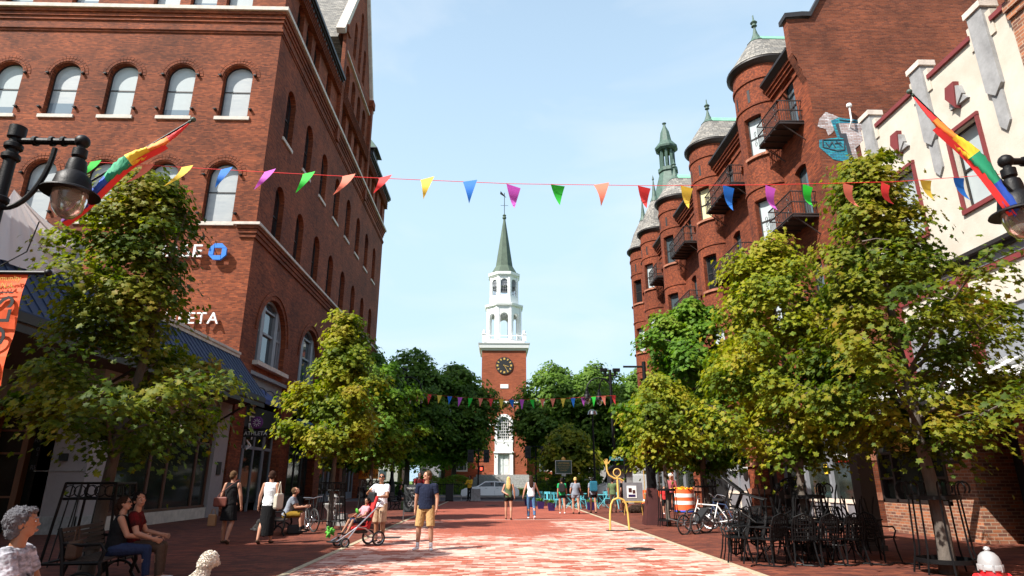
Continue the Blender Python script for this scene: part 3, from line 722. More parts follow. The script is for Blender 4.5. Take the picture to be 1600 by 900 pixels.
d_ = MB().box(CX-.75, CX-.02, CY+.1, CY+.16, 2.2, 4.85).box(CX+.02, CX+.75, CY+.1, CY+.16, 2.2, 4.85)
for sx in (-.38, .38):
    for z0, z1 in ((2.45, 3.2), (3.35, 4.6)): d_.box(CX+sx-.22, CX+sx+.22, CY+.07, CY+.1, z0, z1)
d_.build('door', 'church_door', ch)
st = MB()
for k in range(6): st.box(-2.6-.3*k, 4.6+.3*k, CY-1.2-.35*k, CY-.01, .4+.3*(5-k)-.0, .4+.3*(6-k)-.004*k)
st.build('steps', 'greystone', ch)
# clock
mb = MB(); mb.prism([(CX+.04+1.2*math.cos(a), CY-.12, 16.75+1.2*math.sin(a)) for a in [2*math.pi*k/32 for k in range(32)]], (0, .12, 0))
ck = mb.build('clock_face', 'black', ch)
mb = MB(); cc = (CX+.04, CY-.14, 16.75)
for k in range(12):
    a = math.pi/6*k; c_, s_ = math.cos(a), math.sin(a); w_ = .05 if k % 3 else .08
    mb.prism([(cc[0]+x*c_+z*s_, cc[1], cc[2]-x*s_+z*c_) for x, z in ((-w_*1.6, .82), (w_*1.6, .82), (w_*1.6, 1.08), (-w_*1.6, 1.08))], (0, .02, 0))
mb.build('numeral', 'gold', ch); mb = MB()
for a, l_, w_ in ((R(103), .62, .05), (R(150), .95, .035)):
    c_, s_ = math.cos(a), math.sin(a)
    mb.prism([(cc[0]+x*c_+z*s_, cc[1]-.02, cc[2]-x*s_+z*c_) for x, z in ((-w_, -.15), (w_, -.15), (w_*.6, l_), (-w_*.6, l_))], (0, .02, 0))
cm = mb.build('clock_hand', 'gold', ch); cm.parent = ck; cm.matrix_parent_inverse = Matrix.Identity(4)
# cornice, balustrade
mb = MB(); cyc = CY+3.1
def sqr(z0, z1, h0, h1): mb.add([(CX+sx*h0, cyc+sy*h0, z0) for sx, sy in ((-1, -1), (1, -1), (1, 1), (-1, 1))]+[(CX+sx*h1, cyc+sy*h1, z1) for sx, sy in ((-1, -1), (1, -1), (1, 1), (-1, 1))], [(0, 3, 2, 1), (4, 5, 6, 7)]+[(i, (i+1) % 4, (i+1) % 4+4, i+4) for i in range(4)])
sqr(18.9, 19.2, 3.15, 3.3); sqr(19.2, 19.75, 3.45, 3.55); sqr(19.75, 19.9, 3.6, 3.65)
sqr(19.9, 20.3, 2.95, 2.95)
for sx in (-1, 1):
    for sy in (-1, 1): mb.box(CX+sx*2.85-.25, CX+sx*2.85+.25, cyc+sy*2.85-.25, cyc+sy*2.85+.25, 20.3, 21.2); mb.box(CX+sx*2.85-.32, CX+sx*2.85+.32, cyc+sy*2.85-.32, cyc+sy*2.85+.32, 21.2, 21.32); mb.sphere((CX+sx*2.85, cyc+sy*2.85, 21.6), .22, 10, (1, 1, 1.4))
for s_ in (-1, 1): mb.box(CX-2.7, CX+2.7, cyc+s_*2.85-.05, cyc+s_*2.85+.05, 21.05, 21.15); mb.box(CX+s_*2.85-.05, CX+s_*2.85+.05, cyc-2.7, cyc+2.7, 21.05, 21.15)
def octo(z0, z1, r0, r1, cap=True):
    A_ = [(CX+r0*math.cos(R(22.5+45*k)), cyc+r0*math.sin(R(22.5+45*k)), z0) for k in range(8)]; B_ = [(CX+r1*math.cos(R(22.5+45*k)), cyc+r1*math.sin(R(22.5+45*k)), z1) for k in range(8)]
    mb.add(A_+B_, ([tuple(range(8))[::-1], tuple(range(8, 16))] if cap else [])+[(i, (i+1) % 8, (i+1) % 8+8, i+8) for i in range(8)])
def octwalls(r, z0, z1, w_, h0, h, dep):
    side = 2*r*math.sin(R(22.5)); ap = r*math.cos(R(22.5))
    for k in range(8):
        a = R(45*k-90); n_ = Vector((math.cos(a), math.sin(a), 0)); t_ = Vector((-math.sin(a), math.cos(a), 0))
        fr = lambda x, d, z, n_=n_, t_=t_: tuple(Vector((CX, cyc, 0))+n_*(ap-d)+t_*x+Vector((0, 0, z)))
        wallface(mb, [(-side/2, z0), (side/2, z0), (side/2, z1), (-side/2, z1)], [[(x, h0+z) for x, z in arch(w_, h)]], fr, dep)
        for sx in (-1, 1):
            x0 = sx*(side/2-.14); q = [fr(x0-.13, -.07, z0), fr(x0+.13, -.07, z0), fr(x0+.13, -.07, z1), fr(x0-.13, -.07, z1)]; mb.prism(q, tuple(-n_*.07))
        q = [fr(-side/2, -.05, h0+h-w_/2), fr(side/2, -.05, h0+h-w_/2), fr(side/2, -.05, h0+h-w_/2+.1), fr(-side/2, -.05, h0+h-w_/2+.1)]
octo(20.3, 20.6, 2.9, 2.75); octwalls(2.68, 20.6, 25.7, 1.15, 20.75, 3.9, .5)
octo(25.55, 25.7, 2.7, 2.95); octo(25.7, 26.0, 2.98, 3.05); octo(26.0, 26.15, 3.05, 2.5); octo(26.15, 27.2, 2.32, 2.3)
octwalls(2.2, 27.2, 30.3, .98, 27.45, 2.5, .22)
octo(30.3, 30.55, 2.3, 2.5); octo(30.55, 30.95, 2.52, 2.56)
mb.build('belfry', 'white_paint', ch)
mb = MB(); octo(30.95, 31.0, 2.1, 2.1); mb.build('belfry_floor', 'white_paint', ch)
mb = MB(); octo(30.95, 31.1, 2.3, 2.3); octo(31.1, 31.5, 2.05, 1.85); octo(31.5, 32.3, 1.85, 1.38, False); octo(32.3, 40.3, 1.38, .16, False); mb.sphere((CX, cyc, 40.5), .32, 10); mb.lathe([(.15, 0), (.3, .3), (.1, .55)], (CX, cyc, 40.6), 10)
mb.build('spire', 'spire', ch)
mb = MB(); mb.tube([(CX, cyc, 40.9), (CX, cyc, 44.8)], .05, 6); mb.tube([(CX-.6, cyc, 42.6), (CX+.6, cyc, 42.6)], .03, 5); mb.tube([(CX, cyc-.6, 42.8), (CX, cyc+.6, 42.8)], .03, 5)
mb.prism([(CX-.7, cyc, 44.6), (CX-.1, cyc, 44.2), (CX+.3, cyc, 43.95), (CX-.1, cyc, 44.5), (CX-.6, cyc, 45.1)], (0, .04, 0)); mb.build('weathervane', 'iron', ch)
mb = MB()
for k in range(8):
    a = R(45*k-90); c_ = Vector((CX, cyc, 0)); n_ = Vector((math.cos(a), math.sin(a), 0)); t_ = Vector((-math.sin(a), math.cos(a), 0))
    for z in (27.9, 28.4, 28.9, 29.4): mb.prism([tuple(c_+n_*1.88+t_*x+Vector((0, 0, zz))) for x, zz in ((-.46, z), (.46, z), (.46, z+.05), (-.46, z+.05))], tuple(n_*.04))
    for x in (-.15, .15): mb.prism([tuple(c_+n_*1.88+t_*xx+Vector((0, 0, zz))) for xx, zz in ((x-.025, 27.4), (x+.025, 27.4), (x+.025, 29.9), (x-.025, 29.9))], tuple(n_*.04))
    mb.prism([tuple(c_+n_*1.86+t_*x+Vector((0, 0, 28.9+z))) for x, z in arch(.96, 1.0)], tuple(-n_*.03))
mb.build('belfry_lattice', 'frame_grey', ch)

# ============================================================ RIGHT TURRETED BRICK BUILDING
XR = 12.4; YS = 20.8; YN = 50.4
br = thing('brick_building', 'red brick turreted row building with iron balconies and slate cone roofs on the right', 'building', (XR+8, 35, 0))
fw_ = frame_W(XR); TU = [(25.05, 21.0, 0), (32.2, 21.0, 0), (39.5, 20.9, 0), (45.2, 20.9, 1), (49.2, 20.9, 1)]; TX = 12.7; TR = 1.33
holes = []; mb = MB()
FL = (3.3, 7.25, 11.35, 15.45)
doors = [22.35, 29.35, 36.6, 42.6]
for y in doors:
    for z in FL[1:]:
        for yy in (y,):
            holes.append([(-yy+a, z+.15+b) for a, b in arch(.95, 2.35, .12)]); window(br, (XR, yy, z+.15), R(-90), .95, 2.35, .12, .25, 'frame_dark', 'glass_sky', (.5,), (), None, fw=.06)
for y in (34.6, 27.4): 
    for z in FL[1:]: holes.append([(-y+a, z+.3+b) for a, b in arch(.45, 1.9)]); window(br, (XR, y, z+.3), R(-90), .45, 1.9, None, .2, 'frame_dark', 'glass', (), (), None, fw=.05)
wallface(mb, [(-YN, 3.9), (-YS, 3.9), (-YS, 18.6), (-YN, 18.6)], holes, fw_, .3)
# party wall toward the camera, stepped parapet and slope
mb.build('wall', 'brick_right', br)
mb = MB(); mb.poly([(XR, YS, 0), (40, YS, 0), (40, YS, 30), (17.9, YS, 28.5), (12.9, YS, 19.9), (12.55, YS, 19.9), (11.95, YS, 19.85), (11.95, YS, 18.2), (12.12, YS, 17.9), (12.12, YS, 17.6), (12.26, YS, 17.4), (12.26, YS, 17.15), (XR, YS, 16.9)])
mb.add([(XR, YS+.35, 3.9), (11.95, YS+.35, 18.2), (11.95, YS+.35, 19.85), (12.55, YS+.35, 19.9), (11.95, YS, 18.2), (11.95, YS, 19.85), (XR, YS, 16.9), (XR, YS+.35, 16.9)], [(4, 5, 2, 1), (6, 4, 1, 7)])
mb.box(40, 40.2, YS, YN, 0, 20); mb.quad((40, YN, 0), (XR, YN, 0), (XR, YN, 18.6), (40, YN, 18.6))
mb.build('party_wall', 'brick_side', br)
mb = MB(); P = [(11.85, 19.85), (12.6, 19.95), (12.95, 19.95), (18, 28.6), (40, 30.2)]
for (x0, z0), (x1, z1) in zip(P, P[1:]): mb.prism([(x0, YS-.12, z0), (x1, YS-.12, z1), (x1, YS-.12, z1+.22), (x0, YS-.12, z0+.22)], (0, .6, 0))
mb.build('parapet_coping', 'frame_dark', br)
mb = MB(); ys = [YS+.35]+[t for y, e, p in TU for t in (y-1.29, y+1.29)]
for a, b in zip(ys[::2], ys[1::2]):
    for z, d, t in ((18.0, .12, .15), (18.15, .2, .15), (18.3, .28, .12), (17.6, .06, .1)): mb.box(XR-d, XR, a, b, z, z+t)
mb.build('corbel', 'brick_right', br)
mb = MB()
for a, b in zip(ys[::2], ys[1::2]): mb.prism([(XR-.3, a, 18.42), (XR-.5, a, 18.62), (XR-.5, a, 18.74), (XR+.4, a, 18.74), (XR+.4, a, 18.42)], (0, b-a, 0))
mb.build('gutter', 'frame_dark', br)
mb = MB(); mb.prism([(XR-.3, YS+.36, 18.75), (16, YS+.36, 22.6), (36, YS+.36, 22.6), (39.9, YS+.36, 18.75)], (0, YN-YS-.4, 0)); mb.build('roof', 'slate', br)
def turret(y, ze, pointed, i):
    t = MB(); c = (TX, y, 0)
    zc = {0: 0}
    # drum faces with real window openings: south-west, west and north-west windows per floor
    N_ = 48; lev = [3.9]; op = {}
    spans = [(R(180+34), R(19)), (R(180-34), R(16))]
    zs = sorted(set([3.9, 20.2]+[z+.05 for z in FL[1:]]+[z+2.0 for z in FL[1:]]))
    V = []; F = []
    angs = sorted(set([round(R(90)+R(180)*k/N_*1.0, 5) for k in range(N_+1)]+[round(a+s_*h, 5) for a, h in spans for s_ in (-1, 1)]))
    nA = len(angs)
    for z in zs:
        for a in angs: V.append((TX+TR*math.cos(a), y+TR*math.sin(a), z))
    wins_ = []
    for k in range(len(zs)-1):
        inwin = any(abs(zs[k]-(z+.05)) < 1e-6 for z in FL[1:])
        for j in range(nA-1):
            am = (angs[j]+angs[j+1])/2
            if inwin and any(abs(am-a) < h for a, h in spans): continue
            F.append((k*nA+j, (k+1)*nA+j, (k+1)*nA+j+1, k*nA+j+1))
    t.add(V, F)
    for z in FL[1:]:
        for a, h in spans:
            r0, r1 = TR, TR-.3
            for s_ in (-1, 1):
                b = a+s_*h; p, q = (TX+r0*math.cos(b), y+r0*math.sin(b)), (TX+r1*math.cos(b), y+r1*math.sin(b))
                t.quad((*p, z+.05), (*q, z+.05), (*q, z+2.0), (*p, z+2.0))
            pts = [a-h+2*h*k/8 for k in range(9)]
            for zz in (z+.05, z+2.0): t.add([(TX+r*math.cos(b), y+r*math.sin(b), zz) for b in pts for r in (r0, r1)], [(2*k, 2*k+1, 2*k+3, 2*k+2) for k in range(8)])
    # projecting bands
    for z, d, th in ((19.25, .06, .16), (17.95, .05, .1), (13.85, .05, .1), (9.75, .05, .1)):
        t.lathe([(TR, z), (TR+d, z+.01), (TR+d, z+th), (TR, z+th+.01)], c, 40, R(90), R(270))
    tu = t.build('turret', 'brick_right', br)
    tr = MB()
    for z in (18.75,): 
        for a in (R(214), R(180), R(146)): tr.prism([(TX+(TR+.012)*math.cos(a+s_), y+(TR+.012)*math.sin(a+s_), z+q) for s_, q in ((-.045, -.55), (.045, -.55), (.045, .1), (-.045, .1))], (.02*-math.cos(a), .02*-math.sin(a), 0))
    sl = tr.build('vent_slot', 'black', br); sl.parent = tu; sl.matrix_parent_inverse = Matrix.Identity(4)
    for z in FL[1:]:
        for n_, (a, h) in enumerate(spans):
            wm = MB(); r = TR-.2; w_ = 2*r*math.sin(h); ap = r*math.cos(h)
            cx_, cy_ = TX+ap*math.cos(a), y+ap*math.sin(a)
            key = ('tw', n_)
            L_ = arch(w_, 1.95, 0); ringmesh(wm, L_, inset(L_, .05), 0, .06); wm.box(-w_/2, w_/2, 0, .05, .93, .99)
            o = wm.build('window', 'frame_dark'); o.location = (cx_, cy_, z+.05); o.rotation_euler = (0, 0, a+R(90)); put(o, br)
            pm = 'blind' if (i+int(z)) % 3 != 1 else ('blind_yellow' if i == 1 else 'glass')
            if i == 1 and z > 15: pm = 'blind_yellow'
            if i == 1 and 11 < z < 12: pm = 'glass'
            if i == 0: pm = 'blind'
            if i == 2: pm = 'glass_sky'
            p = MB().quad((-w_/2, .03, 0), (w_/2, .03, 0), (w_/2, .03, 1.95), (-w_/2, .03, 1.95)).build('pane', pm); p.parent = o
            s = MB(); s.lathe([(TR-.02, z-.12), (TR+.1, z-.12), (TR+.1, z+.0), (TR-.02, z+.04)], c, 10, a-h-.08, a+h+.08)
            so = s.build('sill', 'brownstone'); so.parent = o
            so.matrix_parent_inverse = (Matrix.Translation((cx_, cy_, z+.05)) @ Matrix.Rotation(a+R(90), 4, 'Z')).inverted()
    # eave and cone
    e = MB(); e.lathe([(TR, -.2), (TR+.12, -.14), (TR+.25, 0), (TR+.25, .07), (TR+.1, .08)], (TX, y, 20.2), 40, R(80), R(280)); e.build('turret_gutter', 'frame_dark', br)
    cn = MB(); ze_ = 20.3; hh = 1.75 if not pointed else 2.8; rt = .42 if not pointed else .3
    prof = [(TR+.26, ze_), (TR*.98, ze_+.38), (TR*.70, ze_+hh*.55), (rt, ze_+hh)]
    cn.lathe(prof, c, 32)
    if not pointed:      # ridge running back into the main roof
        V = []
        for r, z in prof: V += [(TX, y-r, z), (TX, y+r, z), (TX+4.5, y-r, z), (TX+4.5, y+r, z)]
        F = [(4*k, 4*k+4, 4*k+6, 4*k+2) for k in range(3)]+[(4*k+1, 4*k+3, 4*k+7, 4*k+5) for k in range(3)]+[(12, 13, 15, 14)]
        cn.add(V, F)
    cn.build('turret_roof', 'slate', br)
    cp = MB(); zt_ = ze_+hh
    cp.lathe([(rt+.05, zt_-.02), (rt*.6, zt_+.25), (.12, zt_+.6), (.06, zt_+.9), (.05, zt_+1.0), (.14, zt_+1.07), (.1, zt_+1.18), (.17, zt_+1.28), (.08, zt_+1.4), (.04, zt_+1.46), (.03, zt_+1.72), (.001, zt_+1.75)] if not pointed else [(rt+.06, zt_-.02), (rt*.7, zt_+.4), (.1, zt_+1.3), (.04, zt_+1.9), (.09, zt_+1.96), (.07, zt_+2.1), (.001, zt_+2.4)], c, 14)
    cp.build('finial', 'copper_dark', br)
    if not pointed:
        rg = MB(); rg.prism([(TX+.1, y-rt-.05, zt_-.02), (TX+.1, y+rt+.05, zt_-.02), (TX+.1, y+.1, zt_+.42), (TX+.1, y-.1, zt_+.42)], (4.4, 0, 0)); rg.build('ridge_cap', 'copper', br)
for i, (y, ze, p) in enumerate(TU): turret(y, ze, p, i)
# balconies
def balcony(y0, y1, z, gap=0):
    b = MB(); dx = 1.0
    x0, x1 = XR-dx, XR
    b.box(x0, x1, y0, y1, z-.06, z-.03)
    n = int((y1-y0)/.1)
    for k in range(n+1): b.tube([(x0, y0+(y1-y0)*k/n, z), (x0, y0+(y1-y0)*k/n, z+.95)], .012, 4)
    for yy in (y0, y1):
        for k in range(10): b.tube([(x0+dx*k/10, yy, z), (x0+dx*k/10, yy, z+.95)], .012, 4)
    for zz in (z, z+.5, z+.95):
        b.tube([(x1, y0, zz), (x0, y0, zz), (x0, y1, zz), (x1, y1, zz)], .03, 5)
    for k in range(int((y1-y0)/.5)+1):
        yy = y0+.5*k; b.box(x0, x1, yy, yy+.05, z-.12, z-.05)
        if k % 2 == 0:
            for a in range(3): b.tube([(x0-.005, yy+.25+.1*math.cos(t), z+.25+.25*a+.1*math.sin(t)) for t in [math.pi*2*q/8 for q in range(9)]], .012, 4)
    for yy in (y0+.1, y1-.1): b.tube([(x0+.1, yy, z-.08), (XR, yy, z-.8)], .025, 5)
    b.build('balcony', 'iron_rail', br)
BZ = {0: (21.5, 23.5), 1: (26.9, 30.6), 2: (34.6, 37.8), 3: (41.3, 43.6)}
for z in FL[1:]:
    for k, (a, b_) in BZ.items(): balcony(a, b_, z)
# cupola behind
mb = MB(); cx_, cy_ = 21.0, 60.0*21/19.3-2
c = (18.6, 60, 0)
mb.lathe([(2.2, 29), (.95, 33.5), (1.1, 33.6), (1.1, 34.0), (.8, 34.05)], c, 8); 
for k in range(8): a = R(45*k+22.5); mb.box(c[0]+.7*math.cos(a)-.12, c[0]+.7*math.cos(a)+.12, c[1]+.7*math.sin(a)-.12, c[1]+.7*math.sin(a)+.12, 34, 36.2)
mb.lathe([(1.0, 36.2), (1.25, 36.4), (1.3, 36.6), (.7, 37.4), (.5, 38.6), (.2, 39.3), (.12, 39.6), (.25, 39.8), (.001, 39.95)], c, 8)
cu = mb.build('cupola', 'copper_dark', br)
MB().lathe([(3.6, 22), (2.2, 29)], c, 8).build('cupola_base', 'slate_dark', br)
# mural on the party wall
mu = MB(); yy = YS-.012
def blob(pts, m, name='mural', d=0): 
    o = MB().poly([(x, YS-.012-d, z) for x, z in pts]).build(name, m, br); return o
brickmat('paint_white', (.50, .51, .54), (.33, .28, .28), (.30, .16, .12), dark=.6, big=2.5); brickmat('paint_teal', (.03, .34, .42), (.02, .18, .30), (.05, .08, .09), dark=.5, big=2.5); mat('paint_black', (.03, .035, .045), .8)
blob([(12.62,15.1),(12.92,15.42),(13.23,15.28),(13.54,15.11),(13.03,14.47),(12.86,14.36),(12.8,14.64),(12.49,14.75)], 'paint_white')
blob([(13.06,15.02),(13.39,15.17),(14.34,15.04),(14.28,14.95),(13.4,14.91),(13.6,14.25),(13.74,13.58),(13.85,13.15),(12.9,13.3),(12.42,13.84),(12.47,14.15),(13.2,14.28)], 'paint_teal', d=.004)
blob([(13.35,14.91),(14.42,14.92),(14.36,14.52),(14.21,14.43),(14.18,14.09),(13.83,13.81),(13.9,13.1),(13.7,13.1),(13.63,13.8),(13.58,14.45),(13.38,14.42)], 'paint_white', d=.008)
blob([(13.22,14.85),(13.33,14.91),(13.38,14.45),(13.58,14.45),(13.62,13.75),(13.7,13.15),(13.6,13.15),(13.49,13.58),(13.47,14.22),(13.3,14.29)], 'paint_black', d=.012)
mb = MB()
for a, b in (((12.6,14.16),(13.46,14.18)), ((13.46,14.18),(13.38,13.72)), ((13.38,13.72),(13.1,13.68)), ((12.56,13.84),(12.6,14.16)), ((13.1,13.68),(12.56,13.84)), ((12.7,14.05),(12.8,13.85)), ((12.8,13.85),(12.95,14.08)), ((12.95,14.08),(13.05,13.82)), ((13.12,14.1),(13.3,13.9)), ((13.05,14.0),(13.3,14.05)), ((13.4,15.06),(14.3,14.96))):
    mb.tube([(a[0], YS-.022, a[1]), (b[0], YS-.022, b[1])], .022, 4)
mb.build('mural', 'paint_black', br)
mb = MB(); mb.tube([(13.76, YS, 14.7), (13.76, YS-.2, 14.9), (13.78, YS-.2, 15.5)], .03, 6); mb.lathe([(.02, .1), (.09, .06), (.1, -.05), (.05, -.1)], (13.78, YS-.2, 15.6), 10)
tag(mb.build('floodlight', 'white'), 'small white floodlight on a bent pipe above the teal and white mural', 'lamp')

# street level of the turreted building: stone piers and three shop bays
def pier(y0, y1, m='brick_right', d=.14):
    mb = MB(); mb.box(XR-d, XR+.5, y0, y1, 0, 3.9); mb.build('pier', m, br)
    mb = MB()
    for z in (.9, 2.15, 3.4): mb.box(XR-d-.1, XR+.4, y0-.04, y1+.04, z, z+.24)
    mb.box(XR-d-.12, XR+.4, y0-.05, y1+.05, 0, .22); b_ = mb.build('pier_band', 'brownstone', br)
for a, b in ((20.82, 21.5), (29.6, 30.9), (38.4, 39.6), (44.5, 45.3), (49.6, 50.4)): pier(a, b)
pier(27.3, 27.75)
mb = MB(); mb.box(XR-.02, XR+.3, YS+.01, YN, 3.6, 3.95); mb.box(XR-.25, XR+.05, 21.5, 27.3, 3.5, 3.7); mb.box(XR-.25, XR+.05, 30.9, 38.4, 3.5, 3.7); mb.build('shop_cornice', 'cream', br)
def shopbay(y0, y1, base=.85, muls=(), m='frame_grey'):
    mb = MB(); mb.box(XR-.02, XR+.2, y0, y1, .12, base-.14); mb.build('shop_panel', 'grey_panel', br)
    mb = MB(); mb.box(XR-.06, XR+.2, y0, y1, base-.14, base); mb.box(XR-.06, XR+.2, y0, y1, 0, .12)
    n = max(2, int((y1-y0)/1.1))
    for k in range(n+1): yy = y0+(y1-y0-.1)*k/n; mb.box(XR-.05, XR+.2, yy, yy+.1, .1, base-.1)
    mb.build('shop_frame', 'cream', br)
    mb = MB()
    for yy in muls: mb.box(XR-.05, XR+.15, yy, yy+.14, base, 3.5)
    mb.box(XR-.03, XR+.15, y0, y0+.1, base, 3.5); mb.box(XR-.03, XR+.15, y1-.1, y1, base, 3.5); mb.build('shop_mullion', m, br)
    MB().quad((XR+.08, y1, base), (XR+.08, y0, base), (XR+.08, y0, 3.5), (XR+.08, y1, 3.5)).build('shop_glass', 'glass_shop', br)
shopbay(21.5, 27.3, .88, (23.4, 25.3))
shopbay(30.9, 34.1, 1.0, (32.4,)); MB().box(XR+.03, XR+.07, 30.95, 34.05, 1.0, 1.75).build('shop_panel', 'grey_panel', br)
shopbay(36.4, 38.4, .7, ()); shopbay(39.6, 44.5, .7, (42,)); shopbay(45.3, 49.6, .7, (47.4,))
mb = MB(); mb.box(XR-1.2, XR+.3, 34.15, 35.0, 0, 4.4); mb.box(XR-1.2, XR+.3, 34.15, 36.3, 3.3, 4.4); mb.build('dark_portal', 'black', br)
mb = MB(); mb.box(XR+.3, XR+.4, 27.75, 29.6, 0, 3.6); mb.box(XR+.2, XR+.3, 28.2, 28.3, 0, 3.6); mb.box(XR+.2, XR+.3, 29.1, 29.2, 0, 3.6); mb.build('door', 'frame_dark', br)
mb = MB(); mb.box(XR-.6, XR-.3, 39.9, 44.2, .9, 3.5); mb.build('curtain', 'frame_grey', br) if False else None
# shop signs
s_ = thing('hanging_sign', 'white hanging shoe shop sign with black and red lettering under the trees', 'sign', (XR-.8, 31.6, 3.3))
MB().box(XR-1.15, XR-.1, 31.55, 31.6, 3.2, 3.66).build('board', 'white', s_)
txt('danform', .27, 'black', 'lettering', (XR-.62, 31.54, 3.33), SOUTH, .003, parent=s_); txt('danform', .2, 'red', 'lettering', (XR-.62, 31.535, 3.52), SOUTH, .003, parent=s_)
mb = MB(); mb.tube([(XR, 31.58, 3.72), (XR-1.2, 31.58, 3.72)], .02, 6); mb.build('bracket', 'iron', s_)
s_ = thing('window_sign', 'white and red shoe shop lettering high on the display window', 'sign', (XR, 23, 2.35))
txt('danform', .36, 'frame_white', 'lettering', (XR+.04, 23.25, 2.38), WEST, .004, parent=s_, xs=.75); txt('shoes', .38, 'white', 'lettering', (XR+.04, 22.25, 2.38), WEST, .006, parent=s_, xs=.75)
MB().box(XR+.05, XR+.055, 21.8, 23.1, 2.14, 2.2).build('underline', 'red', s_)
s_ = thing('window_sign', 'white painted letters across the grey shopfront glass by the brick pier', 'sign', (XR, 32.5, 2.2))
MB().box(XR+.02, XR+.03, 31.05, 33.95, 2.22, 2.42).build('banner', 'white', s_); txt('IIIIIIIIIIIIIII', .2, 'red', 'stripes', (XR+.012, 32.5, 2.32), WEST, .002, parent=s_, xs=1.3)
txt('OXOYO  SAUCONY', .24, 'white', 'lettering', (XR+.02, 32.5, 2.06), WEST, .003, parent=s_, xs=1.1)
s_ = thing('hanging_sign', 'dark oval hanging sign with a pale border beside the black portal', 'sign', (XR-.9, 34.1, 2.9))
mb = MB(); mb.add(*_sph((0, 0, 0), .52, 24, 8, (1, .05, .42))); o = mb.build('board', 'sign_green', s_); o.location = (XR-.75, 33.9, 2.95)
mb = MB(); mb.tube([(XR-.75+.5*math.cos(a), 33.88, 2.95+.2*math.sin(a)) for a in [2*math.pi*k/24 for k in range(24)]], .014, 5, closed=True); mb.build('border', 'frame_white', s_)
txt('Gifts of the\nGreen Mountain', .1, 'frame_white', 'lettering', (XR-.75, 33.86, 2.96), SOUTH, .002, parent=s_)
mb = MB(); mb.add(*_sph((XR-.35, 30.7, 1.75), .3, 16, 8, (.45, .1, 1))); tag(mb.build('oval_sign', 'frame_dark'), 'tall narrow dark oval sign hung from the brownstone banded pier', 'sign')
# goods in the shoe shop window
mb = MB()
for k in range(9): mb.box(XR+.12, XR+.2, 22.0+k*.16, 22.1+k*.16, .9+.02*(k % 3), 1.15+.08*(k % 4))
tag(mb.build('window_display', 'orange', kind=None), 'orange and yellow goods at the foot of the shoe shop window', 'goods', kind='stuff')
mb = MB(); mb.box(XR+.02, XR+.04, 23.75, 23.95, 1.75, 2.1); tag(mb.build('window_notice', 'flag_yellow'), 'small yellow notice taped beside the shoe shop mullion', 'notice')
mb = MB(); mb.box(XR+.12, XR+.18, 25.0, 26.3, 1.3, 2.1)
for k in range(6): mb.box(XR+.1, XR+.13, 25.05+k*.2, 25.15+k*.2, 1.4, 2.0)
tag(mb.build('display_rack', 'gold'), 'yellow display rack behind the glass of the shoe shop', 'rack')

# ============================================================ WHITE STUCCO BUILDING
YW0, YW1 = 11.9, 18.35
ws = thing('stucco_building', 'cream stucco art deco building with grey pilasters and dark red trim on the right', 'building', (XR+5, 15, 0))
f_ = frame_W(XR); holes = []
W_ = [(16.65, 8.35, 1.0, 2.2), (14.1, 8.35, 1.0, 2.2)]
for y, z, w_, h in W_: holes.append([(-y+a, z+b) for a, b in arch(w_, h, 0)]); window(ws, (XR, y, z), R(-90), w_, h, 0, .22, 'frame_dark', 'blind', (.5,), (), None, fw=.05)
mb = MB(); wallface(mb, [(-YW1, 6.9), (-YW0, 6.9), (-YW0, 12.55), (-YW1, 12.55)], holes, f_, .22)
mb.quad((XR, YW1, 3), (26, YW1, 3), (26, YW1, 12.5), (XR, YW1, 12.5)); mb.quad((XR, YW0, 0), (XR, YW1, 0), (26, YW1, 0), (26, YW0, 0))
mb.quad((XR+.3, YW1, 12.0), (XR+.3, YW0, 12.0), (26, YW0, 12.0), (26, YW1, 12.0)); mb.quad((XR+.3, YW0, 12.0), (XR+.3, YW1, 12.0), (XR+.3, YW1, 12.55), (XR+.3, YW0, 12.55)); mb.quad((XR, YW0, 12.55), (XR, YW1, 12.55), (XR+.3, YW1, 12.55), (XR+.3, YW0, 12.55))
for y in (17.7, 15.15, 12.8): mb.box(XR-.04, XR+.4, y-.4, y+.4, 12.2, 12.9)
mb.build('wall', 'stucco', ws)
for y in (17.7, 15.15, 12.8):
    p = MB(); w_ = .24
    p.prism([(XR-.11, y-w_, 13.1), (XR-.11, y-w_, 10.85), (XR-.11, y, 10.62), (XR-.11, y+w_, 10.85), (XR-.11, y+w_, 13.1)], (.42, 0, 0))
    p.prism([(XR-.06, y-.16, 10.7), (XR-.06, y-.16, 9.85), (XR-.06, y, 9.65), (XR-.06, y+.16, 9.85), (XR-.06, y+.16, 10.7)], (.1, 0, 0))
    po = p.build('pilaster', 'grey_pilaster', ws)
    c_ = MB().box(XR-.16, XR+.34, y-w_-.05, y+w_+.05, 13.1, 13.27).build('pilaster_cap', 'stone', ws)
for y in (16.43, 13.98):
    p = MB(); p.prism([(XR-.16, y, 11.05), (XR-.16, y+.28, 11.5), (XR-.16, y+.2, 11.8), (XR-.16, y-.12, 11.8)], (.16, 0, 0)); p.build('ornament', 'red_trim', ws)
    p = MB(); p.prism([(XR-.08, y-.35, 11.15), (XR-.08, y+.3, 11.15), (XR-.08, y-.02, 11.62)], (.08, 0, 0)); p.prism([(XR-.12, y-.25, 11.35), (XR-.12, y+.0, 11.12), (XR-.12, y-.02, 11.72), (XR-.12, y-.2, 11.62)], (.12, 0, 0)); p.build('ornament', 'grey_pilaster', ws)
mb = MB()
for a, b in ((15.5, 17.35), (13.15, 14.8), (11.9, 12.45)): mb.box(XR-.08, XR+.34, a, b, 12.55, 12.68)
